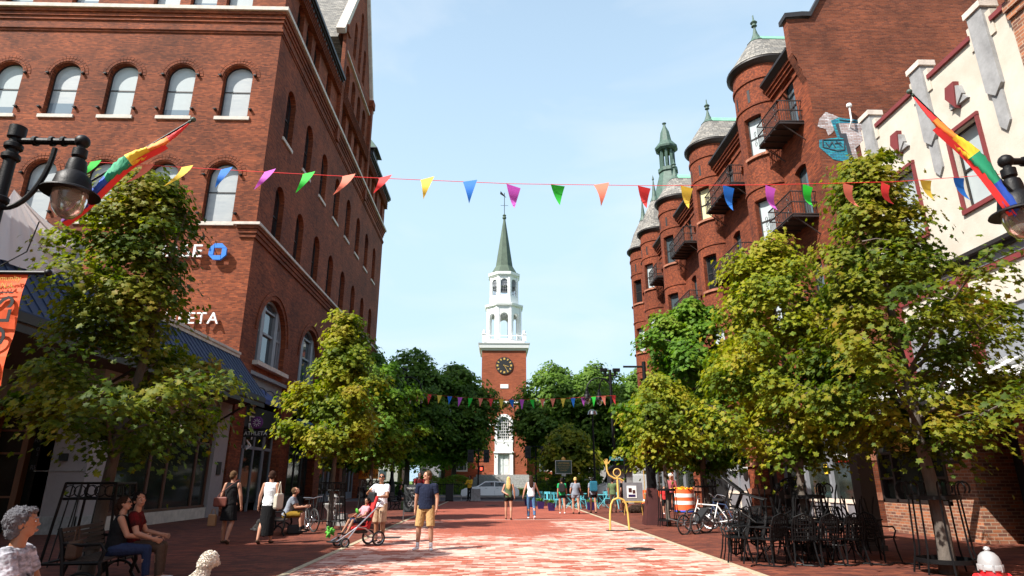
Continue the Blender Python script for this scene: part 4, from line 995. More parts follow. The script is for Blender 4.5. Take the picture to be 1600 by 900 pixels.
for y, z, w_, h in W_:
    for q in ((y-w_/2-.1, y+w_/2+.1, z+h, z+h+.1), (y-w_/2-.1, y+w_/2+.1, z-.12, z)): mb.box(XR-.07, XR+.01, *q)
    for s in (-1, 1): a, b = sorted((y+s*w_/2, y+s*(w_/2+.09))); mb.box(XR-.06, XR+.01, a, b, z, z+h)
mb.box(XR-.1, XR, YW0, YW1, 6.55, 6.68)
for y in (17.9, 15.2, 12.5): mb.box(XR-.12, XR+.05, y-.12, y+.12, 3.9, 7.05)
mb.build('trim', 'red_trim', ws)
mb = MB(); mb.box(XR-.3, XR, YW0, YW1, 7.05, 7.15); mb.box(XR-.16, XR, YW0, YW1, 6.95, 7.05); mb.build('ledge', 'frame_dark', ws)
mb = MB(); mb.box(XR-.04, XR+.2, YW0, YW1, 5.6, 6.95); mb.build('sign_band', 'stucco', ws)
mb = MB()
for a, b in ((15.45, 17.6), (12.75, 14.95)): mb.box(XR-.07, XR-.035, a, b, 6.72, 6.92)
mb.build('band_panel', 'grey_panel', ws)
mb = MB(); mb.box(XR+.02, XR+.3, YW0, YW1, 4.3, 5.6); mb.build('transom', 'frame_grey', ws)
# brick shopfront at street level, set back doorway
mb = MB(); XB = XR-.1
mb.box(XB, XR+.4, 17.2, 20.3, 0, .88); mb.box(XB-.0, XR+.4, 16.45, 17.2, 0, 3.6); mb.box(XB, XR+1.3, 16.25, 16.45, 0, 3.6); mb.box(XR+1.1, XR+1.3, 14.9, 16.25, 0, 3.6)
mb.box(XB, XR+.4, 11.9, 14.3, 0, 1.0); mb.box(XB, XR+1.3, 14.3, 14.6, 0, 3.6); mb.build('brick_front', 'brick_mixed', ws)
mb = MB(); mb.box(XR+.1, XR+.2, 17.2, 20.3, .9, 3.6)
for y in (17.2, 18.0, 19.5, 20.2): mb.box(XB-.02, XR+.12, y, y+.09, .88, 3.6)
for z in (.88, 1.55, 2.3): mb.box(XB, XR+.1, 17.2, 18.0, z, z+.07); mb.box(XB, XR+.1, 19.5, 20.3, z, z+.07)
mb.box(XB-.02, XR+.1, 17.2, 20.3, .88, .97)
for y in (11.9, 12.7, 13.5, 14.2): mb.box(XB-.02, XR+.12, y, y+.09, 1.0, 3.6)
for z in (1.0, 1.9, 2.8): mb.box(XB, XR+.1, 11.9, 14.3, z, z+.08)
mb.box(XR+1.0, XR+1.1, 14.65, 16.2, 0, 3.6)
mb.build('shop_frame', 'frame_dark', ws)
MB().quad((XR+.06, 20.25, .9), (XR+.06, 17.25, .9), (XR+.06, 17.25, 3.6), (XR+.06, 20.25, 3.6)).build('shop_glass', 'glass_shop', ws)
MB().quad((XR+.06, 14.25, 1.0), (XR+.06, 11.9, 1.0), (XR+.06, 11.9, 3.6), (XR+.06, 14.25, 3.6)).build('shop_glass', 'glass_shop', ws)
mb = MB(); mb.box(XB+.1, XR+.12, 18.12, 19.45, 2.35, 3.4); mb.build('window_blind', 'gold', ws)
mb = MB(); mb.box(XB-.1, XB, 15.3+1.25, 15.85+1.25, 1.95, 2.85); bo = mb.build('menu_case', 'frame_dark', ws)
o = MB().box(XB-.11, XB-.095, 16.66, 17.0, 2.05, 2.72).build('menu_sheet', 'frame_grey'); o.parent = bo
# glass canopy
cn = thing('glass_canopy', 'sloping pale metal and glass canopy over the brick restaurant front', 'canopy', (XR-.6, 16, 3.5))
mb = MB(); za, zb, xa, xb_ = 4.35, 3.45, XR, XR-1.7
mb.prism([(xa, 11.9, za), (xb_, 11.9, zb), (xb_, 11.9, zb-.03), (xa, 11.9, za-.03)], (0, 7.5, 0)); mb.build('canopy_panel', 'frame_white', cn)
mb = MB(); k = 11.9
while k < 19.4: mb.prism([(xa, k, za+.07), (xb_, k, zb+.07), (xb_, k, zb), (xa, k, za)], (0, .09, 0)); k += .62
mb.box(xb_-.06, xb_+.05, 11.9, 19.4, zb-.16, zb+.06); mb.build('canopy_rib', 'grey_pilaster', cn)
mb = MB(); k = 12.2
while k < 19.3: mb.prism([(xa, k, za+.012), (xb_+.08, k, zb+.012), (xb_+.08, k+.36, zb+.012), (xa, k+.36, za+.012)], (0, 0, .004)); k += .62*2
mb.build('canopy_glass', 'glass_shop', cn)
mb = MB()
for y in (12.5, 16.5, 19.2): mb.tube([(xb_+.1, y, zb), (XR, y, 2.4)], .03, 6)
mb.build('strut', 'iron_brown', cn)
mb = MB(); mb.box(8.45, 8.8, 14.75, 15.1, 0, 3.35); mb.box(8.42, 8.83, 14.72, 15.13, 0, .12)
mb.box(8.5, 12.4, 15.05, 15.2, 3.2, 3.4); mb.box(8.4, 8.9, 14.7, 17.0, 3.3, 3.42)
tag(mb.build('entrance_column', 'black'), 'thick black square column standing between the iron chairs and the brick front', 'column')
# far right brick block
rb = thing('brick_building', 'weathered brick corner block cut off by the right edge of the picture', 'building', (16, 8, 0))
mb = MB(); mb.box(XR-.1, 28, -6, YW0, 0, 15.5)
for z, d in ((12.3, .12), (12.1, .06), (9.4, .08)): mb.box(XR-.1-d, XR, -6, YW0+.01, z, z+.2)
mb.build('wall', 'brick_mixed', rb)
mb = MB(); mb.box(XR-.45, XR, -6, YW0+.05, 13.2, 13.5)
for k in range(20): mb.box(XR-.4, XR-.1, YW0-.3-k*.5, YW0-.1-k*.5, 12.7, 13.2)
mb.build('cornice', 'iron_rail', rb)
# ============================================================ TREES
def leaf_mesh(name, cen, nrm, size, rng, m, maple=True):
    """cen, nrm arrays -> many small lobed leaves in one crown mesh"""
    n = len(cen); nrm = nrm/np.linalg.norm(nrm, axis=1, keepdims=True)
    r = rng.normal(size=(n, 3)); t = np.cross(nrm, r); t /= np.linalg.norm(t, axis=1, keepdims=True); b = np.cross(nrm, t)
    if maple:     # stalk end, side lobes, tip
        L2 = np.array([(0, -.5), (.22, -.30), (.5, -.28), (.36, -.02), (.56, .22), (.26, .18), (0, .62), (-.26, .18), (-.56, .22), (-.36, -.02), (-.5, -.28), (-.22, -.30)])
        F = [(0, 1, 3, 5), (1, 2, 3), (3, 4, 5), (5, 6, 7), (0, 5, 7), (0, 7, 9, 11), (7, 8, 9), (9, 10, 11)]
        F = [(0, 1, 3), (1, 2, 3), (0, 3, 5), (3, 4, 5), (0, 5, 6), (0, 6, 7), (0, 7, 9), (7, 8, 9), (0, 9, 11), (9, 10, 11)]
    else:
        L2 = np.array([(0, -.5), (.34, -.05), (.12, .3), (0, .55), (-.3, .12), (-.3, -.2)]); F = [(0, 1, 2), (0, 2, 3), (0, 3, 4), (0, 4, 5)]
    k = len(L2); sz = size*rng.uniform(.65, 1.25, size=(n, 1, 1))
    fold = -.25*np.abs(L2[:, 0])[None, :, None]*nrm[:, None, :]
    P = cen[:, None, :]+sz*(L2[None, :, 0, None]*t[:, None, :]+L2[None, :, 1, None]*b[:, None, :]+fold)
    P = P.reshape(-1, 3); F = np.array(F); FF = (F[None]+(np.arange(n)*k)[:, None, None]).reshape(-1, 3)
    me = bpy.data.meshes.new(name); me.vertices.add(len(P)); me.vertices.foreach_set('co', P.ravel())
    me.loops.add(FF.size); me.loops.foreach_set('vertex_index', FF.ravel().astype(np.int32))
    me.polygons.add(len(FF)); me.polygons.foreach_set('loop_start', np.arange(0, FF.size, 3, dtype=np.int32)); me.polygons.foreach_set('loop_total', np.full(len(FF), 3, np.int32))
    me.update(); me.validate(); me.materials.append(M[m])
    o = bpy.data.objects.new(name, me); col.objects.link(o); return o
def tree(name, label, x, y, prof, seed, leaf='leaf_maple', ntuft=150, nleaf=80, size=.15, rt=.1, z0=0, fork=None, group=None, lean=(0, 0), maple=True, spread=.25, off=(0, 0), trunk_top=None, twigs=True, hollow=.35, skew=0, sprays=30, notch=()):
    """prof = [(z, radius)...] crown envelope"""
    rng = np.random.default_rng(seed); t = thing(name, label, 'tree', (x, y, z0), group=group)
    zs = [p[0] for p in prof]; rs = [p[1] for p in prof]; zlo, zhi = zs[0], zs[-1]; ztop = trunk_top or (zlo+(zhi-zlo)*.8)
    fork = fork or zlo+.1*(zhi-zlo)
    lobes = rng.uniform(0, 6.28, 4); amp = rng.uniform(.05, .15, 4)
    def env(z, a):
        k = 1
        for zc_, hz_, ac_, ha_, fc_ in notch:
            if abs(z-zc_) < hz_ and math.cos(a-ac_) > math.cos(ha_): k = fc_
        return k*np.interp(z, zs, rs)*(1+sum(amp[i]*math.sin((i+2)*a+lobes[i]+z*.9) for i in range(4)))
    mb = MB(); path = []; K = 9
    jit = rng.normal(0, .035, (K+1, 2))
    for i in range(K+1):
        s = i/K; path.append((lean[0]*s*s+off[0]*s+jit[i, 0]*(i > 0), lean[1]*s*s+off[1]*s+jit[i, 1]*(i > 0), ztop*s))
    mb.tube(path, [rt*(1.25 if i == 0 else 1)*(1-.82*(i/K)**1.3) for i in range(K+1)], 9)
    trunk_at = lambda z: Vector((np.interp(z, [p[2] for p in path], [p[0] for p in path]), np.interp(z, [p[2] for p in path], [p[1] for p in path]), z))
    trunk_r = lambda z: rt*(1-.82*(min(1, z/ztop))**1.3)
    tips = []; limbs = []; C_ = []
    if not sprays:
        nl = 11
        for i in range(nl):
            zz = fork+(ztop-fork)*(i/nl)**1.1*.92; a = i*2.4+rng.uniform(-.4, .4); p0 = trunk_at(zz)
            zt_ = min(zhi-.3, zz+rng.uniform(.35, .75)*(zhi-zlo)*.42); rr = env(zt_, a)*.78
            p2 = Vector((off[0]+lean[0]*.5+rr*math.cos(a), off[1]+lean[1]*.5+rr*math.sin(a), zt_)); p1 = p0.lerp(p2, .45)+Vector((0, 0, -.10*(p2-p0).length))
            pts = [p0.lerp(p1, u*2) if u < .5 else p1.lerp(p2, u*2-1) for u in (0, .25, .5, .75, 1)]
            r0 = min(trunk_r(zz)*.6, .012+.022*(p2-p0).length); mb.tube(pts, [r0, r0*.8, r0*.62, r0*.42, r0*.15], 6); limbs += pts[1:]
        tries = 0
        while len(C_) < ntuft and tries < ntuft*40:
            tries += 1; z = zlo+(zhi-zlo)*rng.uniform(0, 1); a = rng.uniform(0, 6.283); e = env(z, a)*(1+.16*math.sin(5*a+z*1.3)*math.sin(z*1.1+seed)); q = math.sqrt(rng.uniform(hollow**2, 1.0))
            if rng.uniform() > (e/max(rs))**1.0: continue
            C_.append((off[0]+e*q*math.cos(a), off[1]+e*q*math.sin(a), z+rng.normal(0, .1), q, a))
    else:       # leafy sprays carried by ascending branches, with air between them
        nb = sprays; per = max(3, int(ntuft/nb))
        for i in range(nb):
            u = (i+.5)/nb; zt_ = zlo+(zhi-zlo)*(u**.92)*.99; a = i*2.39996+rng.uniform(-.35, .35)
            rr = max(.12, env(zt_, a)*rng.uniform(.62, 1.12)); zz = max(fork, min(ztop*.98, zt_-rr*rng.uniform(.35, .75))); p0 = trunk_at(zz)
            p2 = Vector((off[0]+skew*(zt_-zlo)+rr*math.cos(a), off[1]+rr*math.sin(a), zt_)); p1 = p0.lerp(p2, .5)+Vector((0, 0, .07*(p2-p0).length))
            pts = [(p0*(1-v)**2+p1*2*v*(1-v)+p2*v*v) for v in (0, .2, .4, .6, .8, 1)]; L_ = (p2-p0).length
            r0 = min(trunk_r(zz)*.55, .010+.014*L_); mb.tube(pts, [r0*(1-.88*v) for v in (0, .2, .4, .6, .8, 1)], 6); limbs += pts[1:]
            sd = Vector((-math.sin(a), math.cos(a), 0)); k = max(2, int(per*min(1.5, .35+L_/1.6)))
            for q_ in range(k):
                v = rng.uniform(.30, 1.03); c = p0*(1-v)**2+p1*2*v*(1-v)+p2*v*v if v < 1 else p2; wl = .34*L_*math.sqrt(max(.05, 1.12-v))*rng.normal(0, .62)
                c = c+sd*wl+Vector((0, 0, rng.normal(0, .07)-.10*abs(wl))); C_.append((c.x, c.y, c.z, v, a))
    cen = []; nr = []
    for cx_, cy_, cz_, q, a in C_:
        k = max(8, int(nleaf*rng.uniform(.5, 1.3))); sp = spread*rng.uniform(.75, 1.25)
        d = rng.normal(0, 1, (k, 3))*np.array([sp, sp, sp*.34]); rad = np.hypot(d[:, 0], d[:, 1]); d[:, 2] -= .25*rad*rad/sp
        cen.append(d+np.array([cx_, cy_, cz_])); nv = rng.normal(0, .42, (k, 3))+np.array([math.cos(a)*.45, math.sin(a)*.45, 1.0])+d*np.array([.5, .5, 0])/sp
        nr.append(nv)
        if twigs and limbs:
            c = Vector((cx_, cy_, cz_)); l_ = min(limbs, key=lambda p: (p-c).length_squared); mb.tube([l_, l_.lerp(c, .5)+Vector((0, 0, .05)), c], [.014, .010, .004], 4)
    cen = np.concatenate(cen); nr = np.concatenate(nr)
    tr = mb.build('trunk', 'bark', t, world=False); soft(tr, 60)
    cr = leaf_mesh('crown', cen, nr, size, rng, leaf, maple); cr.parent = t
    return t
GT = 'small street trees along the pavements'
tree('street_tree', 'young maple in a tall iron guard over the near left bench', -6.64, 11.05, [(2.3, .7), (2.7, 1.8), (3.3, 2.2), (3.9, 2.0), (4.3, 1.65), (4.9, 1.45), (5.5, 1.45), (6.1, 1.2), (6.8, .8), (7.5, .25)], 3, 'leaf_maple', 215, 100, .102, .11, fork=1.8, group=GT, off=(.45, 0), lean=(.05, .1), skew=-.2, sprays=38, notch=((4.35, .55, 0, 1.25, .22), (5.4, .5, 0, 1.2, .6)))
tree('street_tree', 'maple over the near right pavement, bark pale, closest to the fire hydrant', 7.75, 11.3, [(2.35, .9), (3.0, 2.1), (3.9, 2.5), (4.8, 2.2), (5.6, 1.6), (6.4, .95), (7.4, .6), (8.25, .2)], 11, 'leaf_maple', 240, 100, .105, .12, fork=1.75, group=GT, off=(-.1, 0), lean=(-.15, .0), sprays=36)
tree('street_tree', 'yellowing maple rising out of the stacked black iron chairs', 6.45, 13.4, [(2.3, .6), (2.9, 1.8), (3.8, 2.2), (4.8, 1.9), (5.8, 1.5), (6.6, .8), (7.1, .3)], 21, 'leaf_gold', 230, 95, .108, .09, fork=1.7, group=GT, off=(-.1, 0))
tree('street_tree', 'slender bright green tree behind the woman with the stroller', -5.35, 21.3, [(2.6, .6), (3.3, 1.75), (4.2, 1.7), (5.1, 1.2), (5.9, .85), (6.8, .5), (7.4, .18)], 5, 'leaf_gold', 190, 75, .14, .09, fork=2.0, group=GT)
tree('street_tree', 'darker leafy tree just behind the slender bright green one', -5.1, 26.5, [(2.6, .8), (3.4, 2.0), (4.4, 2.1), (5.4, 1.5), (6.4, .6)], 6, 'leaf_green', 150, 70, .17, .09, fork=2.0, group=GT)
tree('street_tree', 'broad green tree behind the parked bicycles, twin trunked, before the turrets', 8.35, 25.6, [(2.5, 1.1), (3.6, 2.6), (5.0, 3.2), (6.5, 2.9), (7.7, 2.0), (8.6, 1.0), (9.2, .3)], 31, 'leaf_green', 270, 85, .18, .13, fork=1.8, group=GT)
tree('street_tree', 'small golden leaved tree beside the dark red lamp base', 6.0, 22.6, [(2.5, .5), (3.1, 1.3), (3.9, 1.45), (4.7, 1.0), (5.4, .35)], 32, 'leaf_gold', 120, 70, .14, .075, fork=1.9, group=GT)
tree('street_tree', 'golden green tree between the far right lamp post and the row of shops', 8.4, 34, [(2.4, .8), (3.4, 1.9), (4.6, 1.9), (5.6, 1.5), (6.4, .5)], 33, 'leaf_gold', 130, 70, .2, .1, fork=2.0, group=GT)
tree('street_tree', 'full green tree at the far end of the left brick facade', -9.4, 40, [(2.6, 1.2), (4, 2.6), (6, 2.9), (8, 2.0), (9.6, .7)], 34, 'leaf_green', 150, 70, .30, .13, fork=2.0, group=GT)
GB = 'large trees on the lawn around the church'
def big(label, x, y, h, r, seed, leaf='leaf_dark', z0=.5, low=3.4, n=360):
    tree('park_tree', label, x, y, [(low, r*.4), (low+h*.16, r*.72), (h*.45, r), (h*.68, r*.92), (h*.86, r*.62), (h*.96, r*.35), (h*1.03, r*.1)], seed, leaf, n, 62, .42, .3, z0, fork=low-.6, group=GB, maple=False, spread=.6, hollow=.5, sprays=0)
big('dark green lawn tree just left of the church tower', -4.6, 70, 13.2, 4.6, 41)
big('tall lawn tree left of the church, second from the tower', -9.3, 67, 14.4, 4.9, 42)
big('light green tree rising beside the far corner of the brick block', -13.5, 62, 14.2, 3.6, 43, 'leaf_green')
big('dark green lawn tree just right of the church tower', 6.3, 69, 13.2, 4.6, 44)
big('tall rounded lawn tree right of the church, second from the tower', 10.8, 68, 12.9, 4.6, 45)
big('small golden green tree above the street marker', 6.6, 57.5, 5.6, 2.3, 46, 'leaf_gold', low=1.9, n=130)
big('lawn tree far left, half hidden by the brick block', -19, 68, 12.5, 4.5, 47)
big('lawn tree behind the shops at the right end of the street', 16, 66, 12.5, 4.6, 48)
big('deep green lawn tree further right behind the street name post', 12.6, 72, 9.5, 4, 49)
big('deep green tree behind the lawn fence on the left', -12.5, 84, 13, 5, 50)
big('deep green tree behind the lawn at the far right', 17, 84, 13, 5, 51)
big('low dark tree left of the tower trunk group', -6.5, 78, 9, 4, 52)
def hedge(x0, x1, y, z0, h, d, seed, label, group='clipped hedges in front of the church'):
    rng = np.random.default_rng(seed); n = int((x1-x0)*d*260); L_ = x1-x0; nb = max(1, int(L_/2.2))
    u = rng.uniform(0, 1, (n, 3)); x = x0+L_*u[:, 0]; a = u[:, 1]*math.pi
    hh = h*(.78+.22*np.abs(np.sin((x-x0)/L_*math.pi*nb))); r_ = rng.uniform(.8, 1.02, n)
    P = np.stack([x, y+d/2*np.cos(a)*r_, z0+hh*np.clip(np.sin(a)*1.25, 0, 1)*r_], 1); Nn = np.stack([rng.normal(0, .4, n), np.cos(a), np.sin(a)+.3], 1)+rng.normal(0, .4, (n, 3))
    o = leaf_mesh('hedge', P, Nn, .22, rng, 'leaf_green', False)
    tag(o, label, 'hedge', group)
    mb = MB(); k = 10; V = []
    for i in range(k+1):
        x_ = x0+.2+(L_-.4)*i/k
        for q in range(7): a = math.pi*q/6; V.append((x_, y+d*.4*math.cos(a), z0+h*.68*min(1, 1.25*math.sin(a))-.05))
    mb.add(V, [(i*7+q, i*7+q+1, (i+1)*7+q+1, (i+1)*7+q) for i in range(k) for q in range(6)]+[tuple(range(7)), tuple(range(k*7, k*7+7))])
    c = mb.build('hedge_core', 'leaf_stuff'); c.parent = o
hedge(3.4, 10.4, 62.6, .1, 2.15, 1.8, 1, 'rounded green hedge behind the cafe chairs right of the church door')
hedge(3.0, 12, 61.9, .1, 1.1, .9, 4, 'low clipped hedge in front of the rounded one right of the church')
hedge(-8.0, -2.4, 62.6, .1, 1.9, 1.8, 2, 'green hedge behind the white car left of the church door')
hedge(-20, -9.2, 64.5, .1, 1.3, 1.4, 3, 'low hedge on the lawn at the far left')
def railing(x0, x1, y, z0, h, label):
    mb = MB(); n = int((x1-x0)/.22)
    for k in range(n+1): mb.box(x0+k*.22-.015, x0+k*.22+.015, y-.015, y+.015, z0, z0+h)
    for z in (z0+.15, z0+h-.15): mb.box(x0, x1, y-.02, y+.02, z, z+.04)
    tag(mb.build('iron_fence', 'iron'), label, 'fence', 'black railings along the far lawn')
railing(-22, -3.2, 61.8, .1, 1.15, 'black iron railing along the lawn left of the church')
railing(8.5, 24, 61.6, .1, 1.1, 'black iron railing along the lawn at the right')
# background houses glimpsed behind the trees
for i, (x, y, w_, h, m, lb) in enumerate(((-24, 105, 16, 8, 'greystone', 'pale clapboard house glimpsed behind the trees at far left'), (24, 108, 18, 8, 'stucco_left', 'grey house behind the lawn trees at far right'), (-9, 118, 10, 7, 'frame_grey', 'white house far behind the lawn left of the church'))):
    t = thing('house', lb, 'house', (x, y, .5)); MB().box(x-w_/2, x+w_/2, y, y+10, .5, h).build('wall', m, t)
    MB().prism([(x-w_/2-.5, y-.4, h), (x+w_/2+.5, y-.4, h), (x, y-.4, h+3.4)], (0, 11, 0)).build('roof', 'slate_dark', t)
    mb = MB(); 
    for k in range(4):
        for z in (1.6, 4.6): mb.box(x-w_/2+1+k*w_/4, x-w_/2+2.1+k*w_/4, y-.05, y, z, z+1.5)
    mb.build('window', 'glass_sky', t)
# ============================================================ STREET FURNITURE
def part(mb, name, m, t, smooth=True, **k):
    o = mb.build(name, m, t, world=False, **k)
    if smooth: soft(o, 35)
    return o
def sub(mb, name, m, p, smooth=True):
    o = mb.build(name, m); o.parent = p
    if smooth: soft(o, 35)
    return o
def pendant(mb, gl, x, y, z, s=1):
    """bell shaped pendant head hanging with its rim at height z"""
    mb.lathe([(.05*s, .62*s), (.085*s, .60*s), (.085*s, .50*s), (.06*s, .47*s), (.10*s, .44*s), (.115*s, .36*s), (.12*s, .27*s), (.19*s, .2*s), (.21*s, .1*s), (.22*s, .04*s), (.32*s, -.01*s), (.33*s, -.03*s), (.2*s, -.02*s)], (x, y, z), 28)
    gl.lathe([(.20*s, -.02*s), (.195*s, -.12*s), (.16*s, -.25*s), (.09*s, -.34*s), (.001, -.37*s)], (x, y, z), 24)
def pole_prof(h, r=.075): return [(.30, 0), (.30, .08), (.24, .12), (.2, .5), (.13, .9), (.15, .95), (r+.02, 1.0), (r, 1.1), (r*.9, h-.2), (r*1.3, h-.18), (r*1.3, h-.02), (r*.6, h)]
def near_lamp(x, y, h, side, label, banner=None):
    t = thing('street_lamp', label, 'street lamp', (x, y, 0), group='tall black street lamps along the kerbs')
    mb = MB(); mb.lathe(pole_prof(h), (0, 0, 0), 20)
    for z in (h-.35, h-.5, h-1.1, 3.9): mb.lathe([(.085, 0), (.105, .02), (.105, .07), (.085, .09)], (0, 0, z), 16)
    part(mb, 'pole', 'iron', t)
    mb = MB(); za = h-.22; L_ = .86; mb.tube([(0, 0, za), (side*L_*.5, 0, za+.0), (side*L_, 0, za+.0)], .045, 10); mb.sphere((side*L_, 0, za), .09, 14)
    for k in (.3, .55, .72): mb.lathe([(.001, -.03), (.065, -.02), (.065, .02), (.001, .03)], (0, 0, 0), 10); n = 10*4; mb.v[-n:] = [(side*L_*k+q[2], q[1], za+q[0]) for q in mb.v[-n:]]
    mb.tube([(side*.05, 0, za-.95)]+[(side*(.08+.5*math.sin(a)*.9), 0, za-.95+.85*(1-math.cos(a))) for a in [math.pi/2*k/10 for k in range(1, 11)]], .032, 8)
    mb.tube([(side*L_, 0, za), (side*L_, 0, za-.2)], .05, 10)
    part(mb, 'arm', 'iron', t)
    mb = MB(); gl = MB(); pendant(mb, gl, side*L_, 0, za-.72, 1.0); a = part(mb, 'lamp_shade', 'iron', t); g_ = sub(gl, 'globe', 'lamp_glass', a)
    return t
lpL = near_lamp(-6.27, 7.2, 5.95, 1, 'black street lamp with bell shaped head carrying the orange banner')
mb = MB(); mb.tube([(0, 0, 3.93), (.82, 0, 3.93)], .025, 8); mb.sphere((.82, 0, 3.93), .045, 10); mb.tube([(.1, 0, 3.93), (.5, 0, 4.2), (.56, .0, 4.6)], .008, 5); part(mb, 'banner_arm', 'iron', lpL)
mb = MB(); NU, NV = 6, 12; V = []
for i in range(NU+1):
    for j in range(NV+1): V.append((.06+.52*i/NU, .02*math.sin(j*.9+i*.4), 3.91-1.35*j/NV))
mb.add(V, [(i*(NV+1)+j, (i+1)*(NV+1)+j, (i+1)*(NV+1)+j+1, i*(NV+1)+j+1) for i in range(NU) for j in range(NV)])
bn = mb.build('banner', 'sign_orange'); tag(bn, 'orange street banner with dark vertical letters hung from the left lamp', 'banner'); bn.location = (-6.27, 7.2, 0)
for s_, sz, m_, dx, dz, ro, xs in (('Community', .1, 'gold', .33, 3.84, SOUTH, .9), ('Bank N.A.', .1, 'gold', .31, 3.75, SOUTH, .9), ('OLS', .42, 'black', .40, 3.3, (R(90), R(-90), 0), .9), ('O', .36, 'white', .42, 2.78, (R(90), R(-90), 0), .9)):
    o = txt(s_, sz, m_, 'lettering', (dx, -.04, dz), ro, .003, xs=xs); o.parent = bn
o = MB().box(.08, .5, -.045, -.04, 3.66, 3.675).build('rule', 'black'); o.parent = bn
lpR = near_lamp(7.48, 7.0, 5.72, -1, 'black street lamp by the stucco building with a bell shaped head')

def far_lamp(x, y, h, sides, label):
    t = thing('street_lamp', label, 'street lamp', (x, y, 0), group='double headed lamps at the end of the street')
    mb = MB(); mb.lathe([(.42, 0), (.42, .15), (.3, .3), (.24, 1.2), (.15, 1.6), (.13, 1.8), (.11, h)], (0, 0, 0), 16); part(mb, 'pole', 'iron', t)
    mb = MB()
    for s_ in (-1, 1): mb.box(s_*.5-.28, s_*.5+.28, -.15, .15, h-.15, h+.1); mb.box(s_*.38-.08, s_*.38+.08, -.06, .06, h-.5, h-.15)
    mb.box(-.45, .45, -.05, .05, h-.5, h-.4); part(mb, 'camera_head', 'iron', t, False)
    for dx, dy in sides:
        mb = MB(); r_ = dx/2; mb.tube([(0, 0, h-2.6)]+[(r_-r_*math.cos(a), dy*(a/math.pi), h-1.6+(.95)*math.sin(a)) for a in [math.pi*k/14 for k in range(15)]]+[(dx, dy, h-1.75)], .05, 8); part(mb, 'arm', 'iron', t)
        mb = MB(); gl = MB(); pendant(mb, gl, dx, dy, h-2.25, 1.25); a = part(mb, 'lamp_shade', 'iron', t); sub(gl, 'globe', 'lamp_glass', a)
far_lamp(-7.8, 48.4, 9.9, ((1.9, 0), (.8, .9)), 'tall black double headed lamp at the left end of the street')
far_lamp(9.0, 48.4, 9.9, ((-1.9, 0), (-.8, .9)), 'tall black double headed lamp at the right end of the street')
t = thing('street_lamp', 'shorter single globe lamp left of the far right double lamp', 'street lamp', (7.4, 48.0, 0))
mb = MB(); mb.lathe([(.3, 0), (.25, .2), (.12, 1), (.08, 1.2), (.07, 6.3)], (0, 0, 0), 12); part(mb, 'pole', 'iron', t)
mb = MB(); mb.lathe([(.08, 6.3), (.38, 6.35), (.3, 6.6), (.1, 6.75)], (0, 0, 0), 14); part(mb, 'lamp_shade', 'steel', t)

# bunting
def bunting(label, P, seq, wd, ht, tilt, seed, name='bunting'):
    rnd = random.Random(seed); t = thing(name, label, 'bunting', P[0])
    C = []; n = 40
    pts = [Vector(p) for p in P]; L_ = [0]
    for a, b in zip(pts, pts[1:]): L_.append(L_[-1]+(b-a).length)
    def at(s):
        s = s*L_[-1]
        for i in range(len(pts)-1):
            if s <= L_[i+1] or i == len(pts)-2:
                f = (s-L_[i])/(L_[i+1]-L_[i]); return pts[i].lerp(pts[i+1], f)
    mb = MB(); mb.tube([tuple(at(i/60)) for i in range(61)], wd*.022, 5); mb.build('cord', 'penn_red', t)
    for i, (s, c) in enumerate(seq):
        p = at(s); q = at(s+wd/L_[-1]); m_ = MB(); tl = tilt(s)+rnd.uniform(-.14, .14); ht_ = ht*rnd.uniform(.88, 1.08); K = 6; V = []; bow = rnd.uniform(.03, .1)*(-1 if tl < 0 else 1)
        for k in range(K+1):
            u = k/K; w_ = 1-u
            for sgn in (0, 1):
                b = p.lerp(q, .5+(sgn-.5)*w_); x = b.x+tl*ht_*u*u*1.0; y = b.y+bow*1.6*math.sin(u*2.4+sgn*(1-u))+abs(tl)*.25*u*ht; z = b.z-ht_*(u-.12*u*u*abs(tl)*2)
                V.append((x, y, z))
        V[-1] = V[-2] = tuple((Vector(V[-1])+Vector(V[-2]))/2+Vector((0, 0, 0))) if K else V[-1]
        m_.add(V, [(2*k, 2*k+1, 2*k+3, 2*k+2) for k in range(K)])
        m_.build('pennant', 'penn_'+c, t, smooth=True)
nb = [(-5.59,7.6,5.66),(-3.3,7.6,5.54),(-1.56,7.6,5.46),(.19,7.6,5.40),(2.04,7.6,5.395),(3.73,7.6,5.43),(5.55,7.6,5.5),(7.2,7.6,5.65)]
def sx(u):      # photo column -> share of the cord
    U = [135,400,600,800,1010,1200,1400,1575]; k = max(i for i in range(7) if U[i] <= max(u, 135)); f = (u-U[k])/(U[k+1]-U[k]); xs_ = [p[0] for p in nb]
    return ((xs_[k]+f*(xs_[k+1]-xs_[k]))-xs_[0])/(xs_[-1]-xs_[0])
seq = [(x, c) for x, c in ((140,'green'),(182,'salmon'),(222,'salmon'),(283,'yellow'),(345,'blue'),(413,'violet'),(473,'green'),(535,'salmon'),(592,'red'),(657,'yellow'),(723,'blue'),(791,'violet'),(860,'green'),(927,'salmon'),(996,'red'),(1063,'yellow'),(1129,'blue'),(1196,'violet'),(1254,'green'),(1316,'salmon'),(1376,'red'),(1436,'yellow'),(1487,'blue'),(1541,'violet'))]
bunting('string of bright pennants strung across the street between the two near lamps', nb, [(max(0, sx(u)), c) for u, c in seq], .2, .33, lambda s: -.75 if s < .12 else (-.45 if s < .32 else (-.12+ (s-.32)*.6 if s < .8 else .28)), 3)
fb = [(-7.9,48.2,8.15),(-2.79,48.2,7.65),(1.2,48.2,7.5),(5.2,48.2,7.6),(9.3,48.2,7.85)]
cs = ['violet','green','salmon','red','yellow','blue','violet','green','salmon','red','yellow','blue','violet','green','salmon','salmon','yellow','blue','violet','green','salmon','red']
